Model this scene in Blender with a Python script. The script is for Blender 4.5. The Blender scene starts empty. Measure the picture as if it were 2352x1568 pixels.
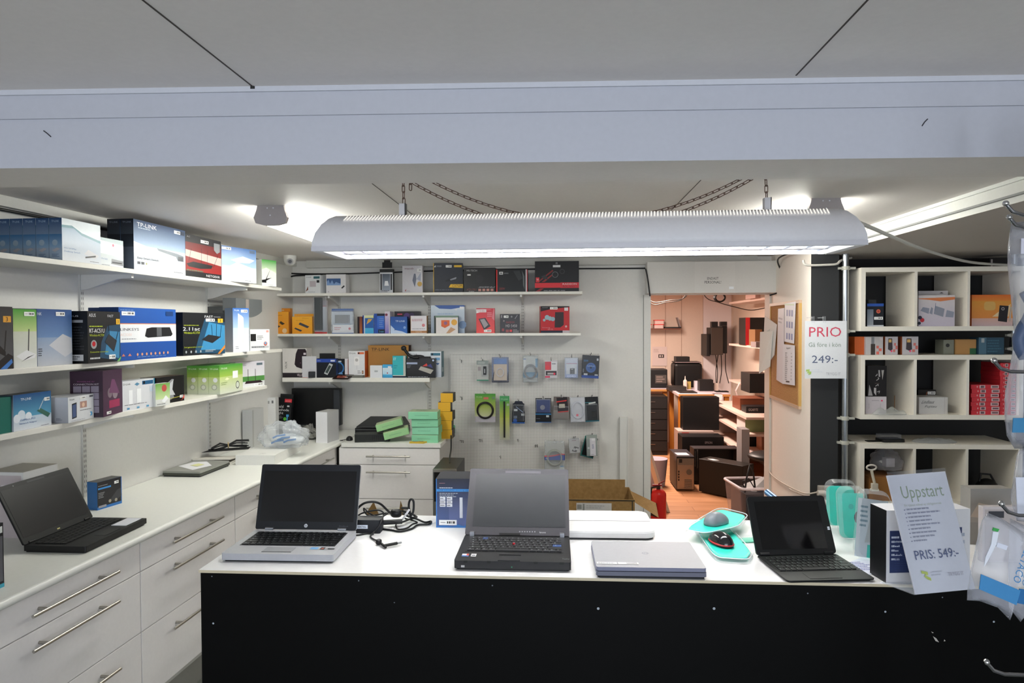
import bpy, math, random
from mathutils import Vector, Matrix
random.seed(7)
PI = math.pi
SC = bpy.context.scene
COL = SC.collection
# ---------------------------------------------------------------- camera
F_PX = 1568.0; CX, CY = 1176.0, 784.0; EYE = 1.76
YAW, PITCH, ROLL = math.radians(3.83), math.radians(1.24), math.radians(0.23)
f0 = Vector((-math.sin(YAW), math.cos(YAW), 0))
FW = f0*math.cos(PITCH) + Vector((0, 0, -math.sin(PITCH)))
r0 = Vector((math.cos(YAW), math.sin(YAW), 0)); u0 = r0.cross(FW)
RT = r0*math.cos(ROLL) - u0*math.sin(ROLL); UP = u0*math.cos(ROLL) + r0*math.sin(ROLL)
CAM = Vector((0, 0, EYE))
cam_data = bpy.data.cameras.new('camera'); cam = bpy.data.objects.new('camera', cam_data); COL.objects.link(cam)
m = Matrix((RT, UP, -FW)).transposed().to_4x4(); m.translation = CAM; cam.matrix_world = m
cam_data.sensor_width = 36; cam_data.lens = 36*F_PX/2352; cam_data.clip_start = 0.02; cam_data.clip_end = 60
SC.camera = cam
# ---------------------------------------------------------------- colour management, world, large lights
SC.view_settings.view_transform = 'Standard'; SC.view_settings.look = 'None'
SC.view_settings.gamma = 1; SC.view_settings.use_curve_mapping = False; SC.view_settings.exposure = 0.97
SC.cycles.diffuse_bounces = 8; SC.cycles.max_bounces = 12; SC.cycles.transparent_max_bounces = 16
w = bpy.data.worlds.new('world'); SC.world = w; w.use_nodes = True
w.node_tree.nodes['Background'].inputs[0].default_value = (0.8, 0.88, 1.0, 1); w.node_tree.nodes['Background'].inputs[1].default_value = 1.0
def area(name, loc, rot, sx, sy, power, col):
    l = bpy.data.lights.new(name, 'AREA'); l.shape = 'RECTANGLE'; l.size = sx; l.size_y = sy; l.energy = power; l.color = col
    o = bpy.data.objects.new(name, l); COL.objects.link(o); o.location = loc; o.rotation_euler = rot; return o
area('daylight_through_shop_window', (0.2, -2.62, 1.45), (PI/2, 0, 0), 3.6, 1.7, 50, (0.84, 0.90, 1.0))
area('back_room_lamp_light', (1.1, 8.2, 2.20), (0, 0, 0), 0.3, 1.5, 66, (1.0, 0.80, 0.69))
# ---------------------------------------------------------------- pixel to world helpers (measuring the place from the photograph)
def ray(x, y): return FW + RT*((x-CX)/F_PX) - UP*((y-CY)/F_PX)
AL = math.radians(2.29)
NL = Vector((-math.cos(AL), math.sin(AL), 0)); DL = Vector((math.sin(AL), math.cos(AL), 0))
def hp(x, y, n, d):
    r = ray(x, y); return CAM + r*((d - n.dot(CAM))/n.dot(r))
def HZ(x, y, z): return hp(x, y, Vector((0, 0, 1)), z)
def HY(x, y, Y): return hp(x, y, Vector((0, 1, 0)), Y)
def HX(x, y, X): return hp(x, y, Vector((1, 0, 0)), X)
def HL(x, y, P): return hp(x, y, NL, P)
def LP(t, P, z=0): v = DL*t + NL*P; return Vector((v.x, v.y, z))
# ---------------------------------------------------------------- materials
def lin(c):
    if isinstance(c, str):
        c = [int(c[i:i+2], 16)/255 for i in (0, 2, 4)]
    k = .62 if max(c[:3]) < .36 else 1.0
    return tuple(k*(x/12.92 if x <= 0.04045 else ((x+0.055)/1.055)**2.4) for x in c[:3])
MATS = {}
def fin(name):
    if name in MATS: return MATS[name]
    mt = bpy.data.materials.new(name); mt.use_nodes = True; nt = mt.node_tree; N = nt.nodes; L = nt.links
    b = N['Principled BSDF']; at = N.new('ShaderNodeAttribute'); at.attribute_name = 'Col'
    rough, metal, coat, bump, scale = {'gloss': (.38, 0, .12, .01, 60), 'satin': (.45, 0, 0, .01, 90), 'matte': (.85, 0, 0, .02, 140), 'paint': (.6, 0, 0, .02, 70),
        'metal': (.32, 1, 0, .01, 200), 'chrome': (.12, 1, 0, .0, 50), 'screen': (.10, 0, 0, .0, 50), 'lamiwhite': (.38, 0, 0, .01, 60), 'foil': (.2, .6, .3, .15, 30),
        'blackpanel': (.5, 0, 0, .02, 25), 'dullscreen': (.35, 0, 0, .0, 50), 'emit': (.5, 0, 0, 0, 50), 'emit2': (.5, 0, 0, 0, 50), 'emit3': (.5, 0, 0, 0, 50), 'clear': (.1, 0, 0, 0, 50), 'film': (.1, 0, 0, 0, 50)}[name]
    b.inputs['Roughness'].default_value = rough; b.inputs['Metallic'].default_value = metal; b.inputs['Coat Weight'].default_value = coat; b.inputs['Coat Roughness'].default_value = .12
    if name in ('blackpanel', 'gloss', 'satin'): b.inputs['Specular IOR Level'].default_value = .12 if name == 'blackpanel' else .35
    # faint procedural mottling of the colour and surface
    tc = N.new('ShaderNodeTexCoord'); nz = N.new('ShaderNodeTexNoise'); nz.inputs['Scale'].default_value = scale; nz.inputs['Detail'].default_value = 3
    L.new(tc.outputs['Object'], nz.inputs['Vector'])
    mr = N.new('ShaderNodeMapRange'); mr.inputs['To Min'].default_value = .96; mr.inputs['To Max'].default_value = 1.04; L.new(nz.outputs['Fac'], mr.inputs['Value'])
    mx = N.new('ShaderNodeVectorMath'); mx.operation = 'SCALE'; L.new(at.outputs['Color'], mx.inputs[0]); L.new(mr.outputs['Result'], mx.inputs['Scale'])
    L.new(mx.outputs['Vector'], b.inputs['Base Color'])
    if bump:
        bp = N.new('ShaderNodeBump'); bp.inputs['Strength'].default_value = bump*4; bp.inputs['Distance'].default_value = .002; L.new(nz.outputs['Fac'], bp.inputs['Height']); L.new(bp.outputs['Normal'], b.inputs['Normal'])
    if name in ('emit', 'emit2', 'emit3'):
        L.new(at.outputs['Color'], b.inputs['Emission Color']); b.inputs['Emission Strength'].default_value = {'emit': 30.0, 'emit2': 1.3, 'emit3': 14.0}[name]
    if name in ('clear', 'film'):
        b.inputs['Roughness'].default_value = .08 if name == 'clear' else .16
        tr = N.new('ShaderNodeBsdfTransparent'); tr.inputs[0].default_value = (.96, .97, .98, 1)
        lw = N.new('ShaderNodeLayerWeight'); lw.inputs['Blend'].default_value = .25
        m2 = N.new('ShaderNodeMapRange'); m2.inputs['To Min'].default_value = .04 if name == 'clear' else .20; m2.inputs['To Max'].default_value = .6; L.new(lw.outputs['Facing'], m2.inputs['Value'])
        ms = N.new('ShaderNodeMixShader'); L.new(m2.outputs['Result'], ms.inputs[0]); L.new(tr.outputs[0], ms.inputs[1]); L.new(b.outputs[0], ms.inputs[2])
        L.new(ms.outputs[0], N['Material Output'].inputs['Surface'])
        b.inputs['Specular IOR Level'].default_value = 1.0
        if name == 'film':
            nb = N.new('ShaderNodeBump'); nb.inputs['Strength'].default_value = .6; nb.inputs['Distance'].default_value = .01; n2 = N.new('ShaderNodeTexNoise'); n2.inputs['Scale'].default_value = 22; L.new(tc.outputs['Object'], n2.inputs['Vector']); L.new(n2.outputs['Fac'], nb.inputs['Height']); L.new(nb.outputs['Normal'], b.inputs['Normal'])
    MATS[name] = mt; return mt
# ---------------------------------------------------------------- text outlines
TXT = {}
def glyphs(s):
    if s in TXT: return TXT[s]
    cu = bpy.data.curves.new('lettering', 'FONT'); cu.body = s; cu.size = 1; cu.resolution_u = 2
    o = bpy.data.objects.new('lettering', cu); COL.objects.link(o); dg = bpy.context.evaluated_depsgraph_get(); dg.update()
    me = bpy.data.meshes.new_from_object(o.evaluated_get(dg))
    vs = [(v.co.x, v.co.y) for v in me.vertices]; fs = [tuple(p.vertices) for p in me.polygons]
    bpy.data.objects.remove(o); bpy.data.curves.remove(cu); bpy.data.meshes.remove(me)
    x0 = min(v[0] for v in vs); x1 = max(v[0] for v in vs); y0 = min(v[1] for v in vs); y1 = max(v[1] for v in vs)
    TXT[s] = ([((a-x0)/(x1-x0+1e-9), (b-y0)/(y1-y0+1e-9)) for a, b in vs], fs); return TXT[s]
# ---------------------------------------------------------------- mesh builder
BOXF = {'F': ((-.5, 0, 0), (1, 0, 0), (0, 0, 1)), 'K': ((.5, 1, 0), (-1, 0, 0), (0, 0, 1)), 'L': ((-.5, 1, 0), (0, -1, 0), (0, 0, 1)),
        'R': ((.5, 0, 0), (0, 1, 0), (0, 0, 1)), 'T': ((-.5, 0, 1), (1, 0, 0), (0, 1, 0)), 'B': ((-.5, 1, 0), (1, 0, 0), (0, -1, 0))}
class MB:
    def __init__(s, f='satin'):
        s.v = []; s.f = []; s.c = []; s.m = []; s.sm = []; s.fins = []; s.f0 = f; s.X = Matrix.Identity(4)
    def fi(s, f):
        f = f or s.f0
        if f not in s.fins: s.fins.append(f)
        return s.fins.index(f)
    def face(s, pts, col, f=None, sm=False):
        i = len(s.v); s.v += [tuple(s.X @ Vector(p)) for p in pts]; s.f.append(tuple(range(i, i+len(pts))))
        if isinstance(col, list): s.c.append([lin(c) for c in col])
        else: s.c.append([lin(col)]*len(pts))
        s.m.append(s.fi(f)); s.sm.append(sm)
    def mesh(s, vs, fs, col, f=None, sm=False):
        i = len(s.v); s.v += [tuple(s.X @ Vector(p)) for p in vs]; lc = lin(col); mi = s.fi(f)
        for q in fs: s.f.append(tuple(i+k for k in q)); s.c.append([lc]*len(q)); s.m.append(mi); s.sm.append(sm)
    def box(s, x0, x1, y0, y1, z0, z1, col, f=None):
        if isinstance(col, dict): g = lambda k: col.get(k, col['*'])
        else: g = lambda k: col
        vs = [(x0, y0, z0), (x1, y0, z0), (x1, y1, z0), (x0, y1, z0), (x0, y0, z1), (x1, y0, z1), (x1, y1, z1), (x0, y1, z1)]
        if not isinstance(col, dict): s.mesh(vs, [(0, 3, 2, 1), (4, 5, 6, 7), (0, 1, 5, 4), (1, 2, 6, 5), (2, 3, 7, 6), (3, 0, 4, 7)], col, f); return s
        i = len(s.v); s.v += [tuple(s.X @ Vector(p)) for p in vs]
        for q, k in zip([(0, 3, 2, 1), (4, 5, 6, 7), (0, 1, 5, 4), (1, 2, 6, 5), (2, 3, 7, 6), (3, 0, 4, 7)], 'BTFRKL'):
            s.f.append(tuple(i+a for a in q)); s.c.append([lin(g(k))]*4); s.m.append(s.fi(f)); s.sm.append(False)
        return s
    def prism(s, pts, z0, z1, col, f=None, top=None, smooth=False):   # pts counter-clockwise in xy
        n = len(pts); vs = [(p[0], p[1], z0) for p in pts] + [(p[0], p[1], z1) for p in pts]
        s.mesh(vs, [(i, (i+1) % n, n+(i+1) % n, n+i) for i in range(n)], col, f, smooth)
        s.mesh(vs, [tuple(reversed(range(n)))], col, f); s.mesh(vs, [tuple(range(n, 2*n))], top or col, f); return s
    def cyl(s, p0, p1, r, col, f=None, n=14, r1=None, caps=True):
        p0, p1 = Vector(p0), Vector(p1); d = (p1-p0).normalized(); a = d.orthogonal().normalized(); b = d.cross(a); r1 = r if r1 is None else r1
        vs = [p0+(a*math.cos(2*PI*i/n)+b*math.sin(2*PI*i/n))*r for i in range(n)]+[p1+(a*math.cos(2*PI*i/n)+b*math.sin(2*PI*i/n))*r1 for i in range(n)]
        s.mesh(vs, [(i, (i+1) % n, n+(i+1) % n, n+i) for i in range(n)], col, f, True)
        if caps: s.mesh(vs, [tuple(reversed(range(n))), tuple(range(n, 2*n))], col, f)
        return s
    def tube(s, path, r, col, f=None, n=7, closed=False):
        P = [Vector(p) for p in path]; k = len(P); a = None; vs = []
        for i in range(k):
            t = (P[(i+1) % k]-P[i-1]) if closed else (P[min(i+1, k-1)]-P[max(i-1, 0)])
            t = t.normalized() if t.length > 1e-9 else Vector((0, 0, 1))
            a = t.orthogonal().normalized() if a is None else (a - t*a.dot(t)).normalized()
            b = t.cross(a); vs += [P[i]+(a*math.cos(2*PI*j/n)+b*math.sin(2*PI*j/n))*r for j in range(n)]
        rg = range(k if closed else k-1)
        s.mesh(vs, [(i*n+j, i*n+(j+1) % n, ((i+1) % k)*n+(j+1) % n, ((i+1) % k)*n+j) for i in rg for j in range(n)], col, f, True)
        if not closed: s.mesh(vs, [tuple(reversed(range(n))), tuple(range((k-1)*n, k*n))], col, f)
        return s
    def ell(s, c, r, col, f=None, nu=16, nv=10, fn=None):
        vs = [];
        for j in range(nv+1):
            ph = PI*j/nv
            for i in range(nu):
                th = 2*PI*i/nu; p = [math.sin(ph)*math.cos(th), math.sin(ph)*math.sin(th), math.cos(ph)]
                if fn: p = fn(p)
                vs.append((c[0]+r[0]*p[0], c[1]+r[1]*p[1], c[2]+r[2]*p[2]))
        s.mesh(vs, [(j*nu+i, (j+1)*nu+i, (j+1)*nu+(i+1) % nu, j*nu+(i+1) % nu) for j in range(nv) for i in range(nu)], col, f, True); return s
    def art(s, o, u, v, items, f=None, eps=.0003):
        o, u, v = Vector(o), Vector(u), Vector(v); n = u.cross(v).normalized(); k = 0; asp = u.length/v.length
        P = lambda a, b, e: o+u*a+v*b+n*e
        for it in items:
            k += 1; e = eps*(1+k*.35); t = it[0]
            if t == 'r': a, b, c, d = it[1:5]; s.face([P(a, b, e), P(c, b, e), P(c, d, e), P(a, d, e)], it[5], f)
            elif t == 'g': a, b, c, d = it[1:5]; s.face([P(a, b, e), P(c, b, e), P(c, d, e), P(a, d, e)], [it[5], it[5], it[6], it[6]], f)
            elif t == 'h': a, b, c, d = it[1:5]; s.face([P(a, b, e), P(c, b, e), P(c, d, e), P(a, d, e)], [it[5], it[6], it[6], it[5]], f)
            elif t == 'p': s.face([P(a, b, e) for a, b in it[1]], it[2], f)
            elif t == 'c':
                a, b, r = it[1:4]; s.face([P(a+r*math.cos(2*PI*i/20)/asp, b+r*math.sin(2*PI*i/20), e) for i in range(20)], it[4], f)
            elif t == 'l':
                pts, w, c = it[1:4]
                for (a, b), (a2, b2) in zip(pts, pts[1:]):
                    dx, dy = (a2-a)*asp, b2-b; L = math.hypot(dx, dy)+1e-9; nx, ny = -dy/L*w/2/asp, dx/L*w/2
                    s.face([P(a-nx, b-ny, e), P(a2-nx, b2-ny, e), P(a2+nx, b2+ny, e), P(a+nx, b+ny, e)], c, f)
            elif t in ('t', 'tv', 'ti'):
                st, a, b, c, d, cc = it[1:7]; vs, fs = glyphs(st)
                if t == 't': q = [P(a+(c-a)*x, b+(d-b)*y, e) for x, y in vs]
                elif t == 'ti': q = [P(a+(c-a)*(x+.15*y), b+(d-b)*y, e) for x, y in vs]
                else: q = [P(a+(c-a)*(1-y), b+(d-b)*x, e) for x, y in vs]
                s.mesh(q, fs, cc, f)
            elif t == 'm':   # rows of print too small to read
                a, b, c, d, rows, cc = it[1:7]; hh = (d-b)/rows; rn = random.Random(int(a*97+b*31+rows))
                for i in range(rows):
                    x = a; y0 = d-(i+.75)*hh; lim = a+(c-a)*rn.uniform(.6, 1)
                    while x < lim:
                        L = (c-a)*rn.uniform(.05, .16); x1 = min(x+L, lim); s.face([P(x, y0, e), P(x1, y0, e), P(x1, y0+hh*.45, e), P(x, y0+hh*.45, e)], cc, f); x = x1+(c-a)*.022
        return s
    def build(s, name, parent=None, loc=(0, 0, 0), rz=0, bevel=0, rot=None):
        me = bpy.data.meshes.new(name); me.from_pydata(s.v, [], s.f)
        for f in s.fins: me.materials.append(fin(f))
        me.polygons.foreach_set('material_index', s.m); me.polygons.foreach_set('use_smooth', s.sm)
        at = me.color_attributes.new('Col', 'FLOAT_COLOR', 'CORNER'); buf = []
        for cs in s.c:
            for c in cs: buf += [c[0], c[1], c[2], 1.0]
        at.data.foreach_set('color', buf); me.update()
        o = bpy.data.objects.new(name, me); COL.objects.link(o); o.location = loc; o.rotation_euler = rot or (0, 0, rz)
        if parent: o.parent = parent
        if bevel:
            b = o.modifiers.new('bevel', 'BEVEL'); b.width = bevel; b.segments = 2; b.limit_method = 'ANGLE'; b.angle_limit = math.radians(50)
        return o
def tag(o, label, cat, group=None, kind=None):
    if label: o['label'] = label
    if cat: o['category'] = cat
    if group: o['group'] = group
    if kind: o['kind'] = kind
    return o
def thing(name, label, cat, loc, rz=0, group=None, rot=None):
    o = bpy.data.objects.new(name, None); COL.objects.link(o); o.location = loc; o.rotation_euler = rot or (0, 0, rz); o.empty_display_size = .05
    return tag(o, label, cat, group)
def struct(mb, name, **k):
    o = mb.build(name, **k); o['kind'] = 'structure'; return o
def dup(root, loc=None, rz=None, label=None, group=None):
    r = root.copy(); COL.objects.link(r)
    if loc is not None: r.location = loc
    if rz is not None: r.rotation_euler[2] = rz
    if label: r['label'] = label
    if group: r['group'] = group
    for ch in list(root.children):
        c = ch.copy(); COL.objects.link(c); c.parent = r
        for g in list(ch.children):
            d = g.copy(); COL.objects.link(d); d.parent = c
    return r
def spot(x0, x1, pl, y=760):
    k = pl[0]; a = pl[1]; b = pl[2] if len(pl) > 2 else a
    fn = {'L': HL, 'Y': HY, 'X': HX}[k]; A = fn(x0, y, a); B = fn(x1, y, b); return A, B
def ztop(A, x, y):
    r = ray(x, y); t = math.hypot(A.x, A.y)/math.hypot(r.x, r.y); return EYE + r.z*t
def boxmesh(w, h, d, cols, art, f='gloss'):
    mb = MB(f); mb.box(-w/2, w/2, 0, d, 0, h, cols)
    for k, items in (art or {}).items():
        o, u, v = BOXF[k]; S = lambda q: (q[0]*w, q[1]*d, q[2]*h)
        mb.art(S(o), S(u), S(v), items)
    return mb
def sticker(par, w, h, d, sp, face='F', tilt=0):
    u0, v0, u1, v1 = sp; mb = MB('satin'); o, u, v = BOXF[face]; S = lambda q: Vector((q[0]*w, q[1]*d, q[2]*h))
    oo = S(o)+S(u)*u0+S(v)*v0; uu = S(u)*(u1-u0); vv = S(v)*(v1-v0); n = uu.cross(vv).normalized(); oo += n*.0022
    mb.face([oo, oo+uu, oo+uu+vv, oo+vv], 'f2f2f0'); mb.art(oo, uu, vv, [('r', .45, .3, .52, .75, '333333'), ('r', .55, .3, .66, .75, '555555'), ('r', .7, .3, .74, .75, '333333'), ('r', .78, .3, .9, .75, '444444'), ('r', .08, .45, .36, .58, '888888')], eps=.0002)
    return mb.build('price_sticker', par)
def pbox(name, label, cat, A, B, z, h, d, cols, art=None, stk=None, group=None, f='gloss'):
    w = math.hypot(B.x-A.x, B.y-A.y); rz = math.atan2(B.y-A.y, B.x-A.x)
    o = boxmesh(w, h, d, cols, art, f).build(name, loc=((A.x+B.x)/2, (A.y+B.y)/2, z), rz=rz); tag(o, label, cat, group)
    for q in (stk or []): sticker(o, w, h, d, q)
    return o
def prod(name, label, cat, x0, x1, yt, pl, z, d, cols, art=None, stk=None, group=None, f='gloss', h=None):
    A, B = spot(x0, x1, pl); h = h or (ztop(A, x0, yt)-z)
    return pbox(name, label, cat, A, B, z, h, d, cols, art, stk, group, f)
# ================================================================ THE ROOM
def special(name, build):
    mt = bpy.data.materials.new(name); mt.use_nodes = True; N = mt.node_tree.nodes; L = mt.node_tree.links
    build(N, L, N['Principled BSDF']); MATS[name] = mt
def ramp(N, a, b, p0=0., p1=1.):
    r = N.new('ShaderNodeValToRGB'); r.color_ramp.elements[0].color = (*lin(a), 1); r.color_ramp.elements[1].color = (*lin(b), 1); r.color_ramp.elements[0].position = p0; r.color_ramp.elements[1].position = p1; return r
def b_wood(N, L, b):
    tc = N.new('ShaderNodeTexCoord'); mp = N.new('ShaderNodeMapping'); mp.inputs['Scale'].default_value = (.7, 9, 1); L.new(tc.outputs['Object'], mp.inputs[0])
    nz = N.new('ShaderNodeTexNoise'); nz.inputs['Scale'].default_value = 2.2; nz.inputs['Detail'].default_value = 6; L.new(mp.outputs[0], nz.inputs['Vector'])
    r = ramp(N, 'b07a50', 'd29a70', .3, .7); L.new(nz.outputs['Fac'], r.inputs[0])
    br = N.new('ShaderNodeTexBrick'); br.inputs['Scale'].default_value = 1; br.inputs['Brick Width'].default_value = 1.3; br.inputs['Row Height'].default_value = .14; br.inputs['Mortar Size'].default_value = .002
    br.inputs['Color1'].default_value = (.85, .85, .85, 1); br.inputs['Color2'].default_value = (1, 1, 1, 1); br.inputs['Mortar'].default_value = (.35, .3, .28, 1); L.new(tc.outputs['Object'], br.inputs['Vector'])
    mm = N.new('ShaderNodeMix'); mm.data_type = 'RGBA'; mm.blend_type = 'MULTIPLY'; mm.inputs[0].default_value = 1; L.new(r.outputs[0], mm.inputs[6]); L.new(br.outputs['Color'], mm.inputs[7]); L.new(mm.outputs[2], b.inputs['Base Color']); b.inputs['Roughness'].default_value = .4
special('wood_floor', b_wood)
def b_cork(N, L, b):
    tc = N.new('ShaderNodeTexCoord'); nz = N.new('ShaderNodeTexNoise'); nz.inputs['Scale'].default_value = 160; nz.inputs['Detail'].default_value = 4; L.new(tc.outputs['Object'], nz.inputs['Vector'])
    r = ramp(N, '93642f', 'bd8a50', .35, .65); L.new(nz.outputs['Fac'], r.inputs[0]); L.new(r.outputs[0], b.inputs['Base Color']); b.inputs['Roughness'].default_value = .9
special('cork', b_cork)
def b_peg(N, L, b):
    tc = N.new('ShaderNodeTexCoord'); vm = N.new('ShaderNodeVectorMath'); vm.operation = 'SCALE'; vm.inputs['Scale'].default_value = 1/.0125; L.new(tc.outputs['Object'], vm.inputs[0])
    fr = N.new('ShaderNodeVectorMath'); fr.operation = 'FRACTION'; L.new(vm.outputs[0], fr.inputs[0]); sb = N.new('ShaderNodeVectorMath'); sb.operation = 'SUBTRACT'; sb.inputs[1].default_value = (.5, .5, .5); L.new(fr.outputs[0], sb.inputs[0])
    mu = N.new('ShaderNodeVectorMath'); mu.operation = 'MULTIPLY'; mu.inputs[1].default_value = (1, 0, 1); L.new(sb.outputs[0], mu.inputs[0]); ln = N.new('ShaderNodeVectorMath'); ln.operation = 'LENGTH'; L.new(mu.outputs[0], ln.inputs[0])
    r = ramp(N, '5c5c5a', 'dcdad6', .2, .25); L.new(ln.outputs['Value'], r.inputs[0]); L.new(r.outputs[0], b.inputs['Base Color']); b.inputs['Roughness'].default_value = .55
special('pegboard', b_peg)
def b_floor(N, L, b):
    tc = N.new('ShaderNodeTexCoord'); nz = N.new('ShaderNodeTexNoise'); nz.inputs['Scale'].default_value = 6; nz.inputs['Detail'].default_value = 5; L.new(tc.outputs['Object'], nz.inputs['Vector'])
    r = ramp(N, '6a6d66', '83867e', .35, .65); L.new(nz.outputs['Fac'], r.inputs[0]); L.new(r.outputs[0], b.inputs['Base Color']); b.inputs['Roughness'].default_value = .45
special('grey_vinyl', b_floor)
def b_card(N, L, b):
    tc = N.new('ShaderNodeTexCoord'); nz = N.new('ShaderNodeTexNoise'); nz.inputs['Scale'].default_value = 40; nz.inputs['Detail'].default_value = 4; L.new(tc.outputs['Object'], nz.inputs['Vector'])
    r = ramp(N, '8d6c3c', '9c7a48', .35, .65); L.new(nz.outputs['Fac'], r.inputs[0]); L.new(r.outputs[0], b.inputs['Base Color']); b.inputs['Roughness'].default_value = .85
special('cardboard', b_card)
WALL, CEIL = 'dcdbd7', 'dfdad6'
CZ = 2.32
mb = MB('grey_vinyl'); mb.box(-3.4, 3.7, -2.7, 5.75, -.1, 0, 'ffffff'); struct(mb, 'floor')
mb = MB('wood_floor'); mb.box(-1.5, 3.7, 5.75, 10.6, -.1, -.001, 'ffffff'); struct(mb, 'floor_back_room')
mb = MB('paint'); mb.box(-3.4, 3.7, -2.7, 5.75, CZ, CZ+.1, CEIL)
for x, ya, yb in ((-.705, -2.6, 1.55), (.534, -2.6, 1.58), (-.72, 1.85, 4.2), (.55, 1.85, 3.9)): mb.box(x-.0016, x+.0016, ya, yb, CZ-.0012, CZ, '4a3f38')
mb.cyl((-.705, 1.555, CZ-.006), (-.705, 1.555, CZ), .006, '2b2b2b'); struct(mb, 'ceiling')
mb = MB('paint'); mb.box(-1.5, 3.7, 5.75, 10.6, CZ, CZ+.1, 'd8cfc6'); struct(mb, 'ceiling_back_room')
# left wall, slightly out of square with the rest
mb = MB('paint'); a, b_, c, d = LP(-2.9, 2.46), LP(5.75, 2.46), LP(5.75, 2.58), LP(-2.9, 2.58); mb.prism([(p.x, p.y) for p in (a, b_, c, d)], 0, CZ, WALL); struct(mb, 'wall_left')
mb = MB('paint'); p, q, r_, s_ = LP(-2.4, 2.425), LP(5.62, 2.425), LP(5.62, 2.46), LP(-2.4, 2.46); mb.prism([(v.x, v.y) for v in (p, q, r_, s_)], CZ-.045, CZ, 'd4d4cf'); struct(mb, 'trim_3')
DX0, DX1, DZ = .754, 1.711, 2.015
mb = MB('paint'); mb.box(-2.6, DX0, 5.65, 5.75, 0, CZ, WALL); mb.box(DX0, DX1, 5.65, 5.75, DZ, CZ, WALL); mb.box(DX1, 3.7, 5.65, 5.75, 0, CZ, WALL); struct(mb, 'wall_back')
mb = MB('paint'); mb.box(-2.1, 1.6, 5.60, 5.65, CZ-.06, CZ, 'c4c4bf'); struct(mb, 'trim_5')
mb = MB('paint'); mb.box(3.6, 3.7, -2.7, 5.65, 0, CZ, WALL); struct(mb, 'wall_right')
mb = MB('paint'); mb.box(-2.9, 3.7, -2.62, -2.5, 0, .6, WALL); mb.box(-2.9, 3.7, -2.62, -2.5, 2.25, CZ, WALL); mb.box(-2.9, -1.6, -2.62, -2.5, .6, 2.25, WALL); mb.box(2.0, 3.7, -2.62, -2.5, .6, 2.25, WALL); struct(mb, 'wall_front')
mb = MB('satin')
for x in (-1.6, -.42, .78, 1.94): mb.box(x, x+.06, -2.6, -2.53, .6, 2.25, 'dcdcdc')
for z in (.6, 2.19): mb.box(-1.6, 2.0, -2.6, -2.53, z, z+.06, 'dcdcdc')
o = struct(mb, 'window_1'); o['label'] = 'wide shop window in the front wall'
# big boxed beam across the ceiling
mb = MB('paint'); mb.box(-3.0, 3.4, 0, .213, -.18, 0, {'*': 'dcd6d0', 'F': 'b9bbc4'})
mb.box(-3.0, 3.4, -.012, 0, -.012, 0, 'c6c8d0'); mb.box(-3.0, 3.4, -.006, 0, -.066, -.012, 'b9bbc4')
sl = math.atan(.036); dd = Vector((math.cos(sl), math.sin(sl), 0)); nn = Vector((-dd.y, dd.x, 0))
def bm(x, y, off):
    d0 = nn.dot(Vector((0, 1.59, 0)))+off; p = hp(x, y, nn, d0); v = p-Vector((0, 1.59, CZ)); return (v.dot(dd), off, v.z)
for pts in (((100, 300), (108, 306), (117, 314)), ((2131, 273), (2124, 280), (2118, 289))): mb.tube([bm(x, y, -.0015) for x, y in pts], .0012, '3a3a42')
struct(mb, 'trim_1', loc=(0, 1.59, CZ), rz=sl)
# lowered soffit along the right side
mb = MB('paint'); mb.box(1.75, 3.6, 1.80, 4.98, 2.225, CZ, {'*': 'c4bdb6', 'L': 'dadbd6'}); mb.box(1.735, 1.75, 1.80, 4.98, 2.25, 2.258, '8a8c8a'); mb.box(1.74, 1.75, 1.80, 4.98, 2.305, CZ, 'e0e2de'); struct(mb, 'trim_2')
# projecting column beside the doorway: white flank, dark front
mb = MB('paint'); P = [(1.663, 4.62), (1.84, 4.62), (1.95, 4.80), (1.95, 5.65), (1.722, 5.65)]; mb.prism(P, 0, CZ, 'ece5dd'); mb.box(1.664, 1.839, 4.612, 4.62, 0, CZ, '333436'); mb.face([(1.84, 4.618, 0), (1.952, 4.80, 0), (1.952, 4.80, CZ), (1.84, 4.618, CZ)], '1c1c1f'); struct(mb, 'wall_column')
mb = MB('paint'); mb.box(1.95, 3.6, 4.99, 5.05, 0, 2.235, '17171a'); struct(mb, 'wall_behind_shelving')
# white panel box above the doorway (door track cover)
mb = MB('paint'); A = HY(1487, 603, 5.5); B = HY(1791, 675, 5.5)
mb.box(A.x, B.x, 5.5, 5.65, 2.02, 2.27, 'd2d1cd')
w_, z0_ = B.x-A.x, 2.02; o_ = (A.x, 5.5, 2.02); u_ = (w_, 0, 0); v_ = (0, 0, .25)
mb.art(o_, u_, v_, [('r', .36, 0, .665, 1, 'd6d5d1'), ('t', 'ENDAST', .455, .42, .54, .50, '26262a'), ('t', 'PERSONAL!', .435, .30, .56, .385, '26262a'), ('r', .62, .12, .655, .2, 'eef2f6')])
o = struct(mb, 'door_1'); o['label'] = 'white track cover above the doorway with a staff only notice'
mb = MB('paint'); mb.box(DX0-.05, DX0+.004, 5.638, 5.77, 0, DZ+.001, 'dadad6'); mb.box(DX1-.004, DX1+.010, 5.64, 5.77, 0, DZ+.001, 'd6d0c8'); mb.box(DX0-.054, DX0-.05, 5.642, 5.65, 0, DZ, '9a9a96'); struct(mb, 'trim_4')
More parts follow.
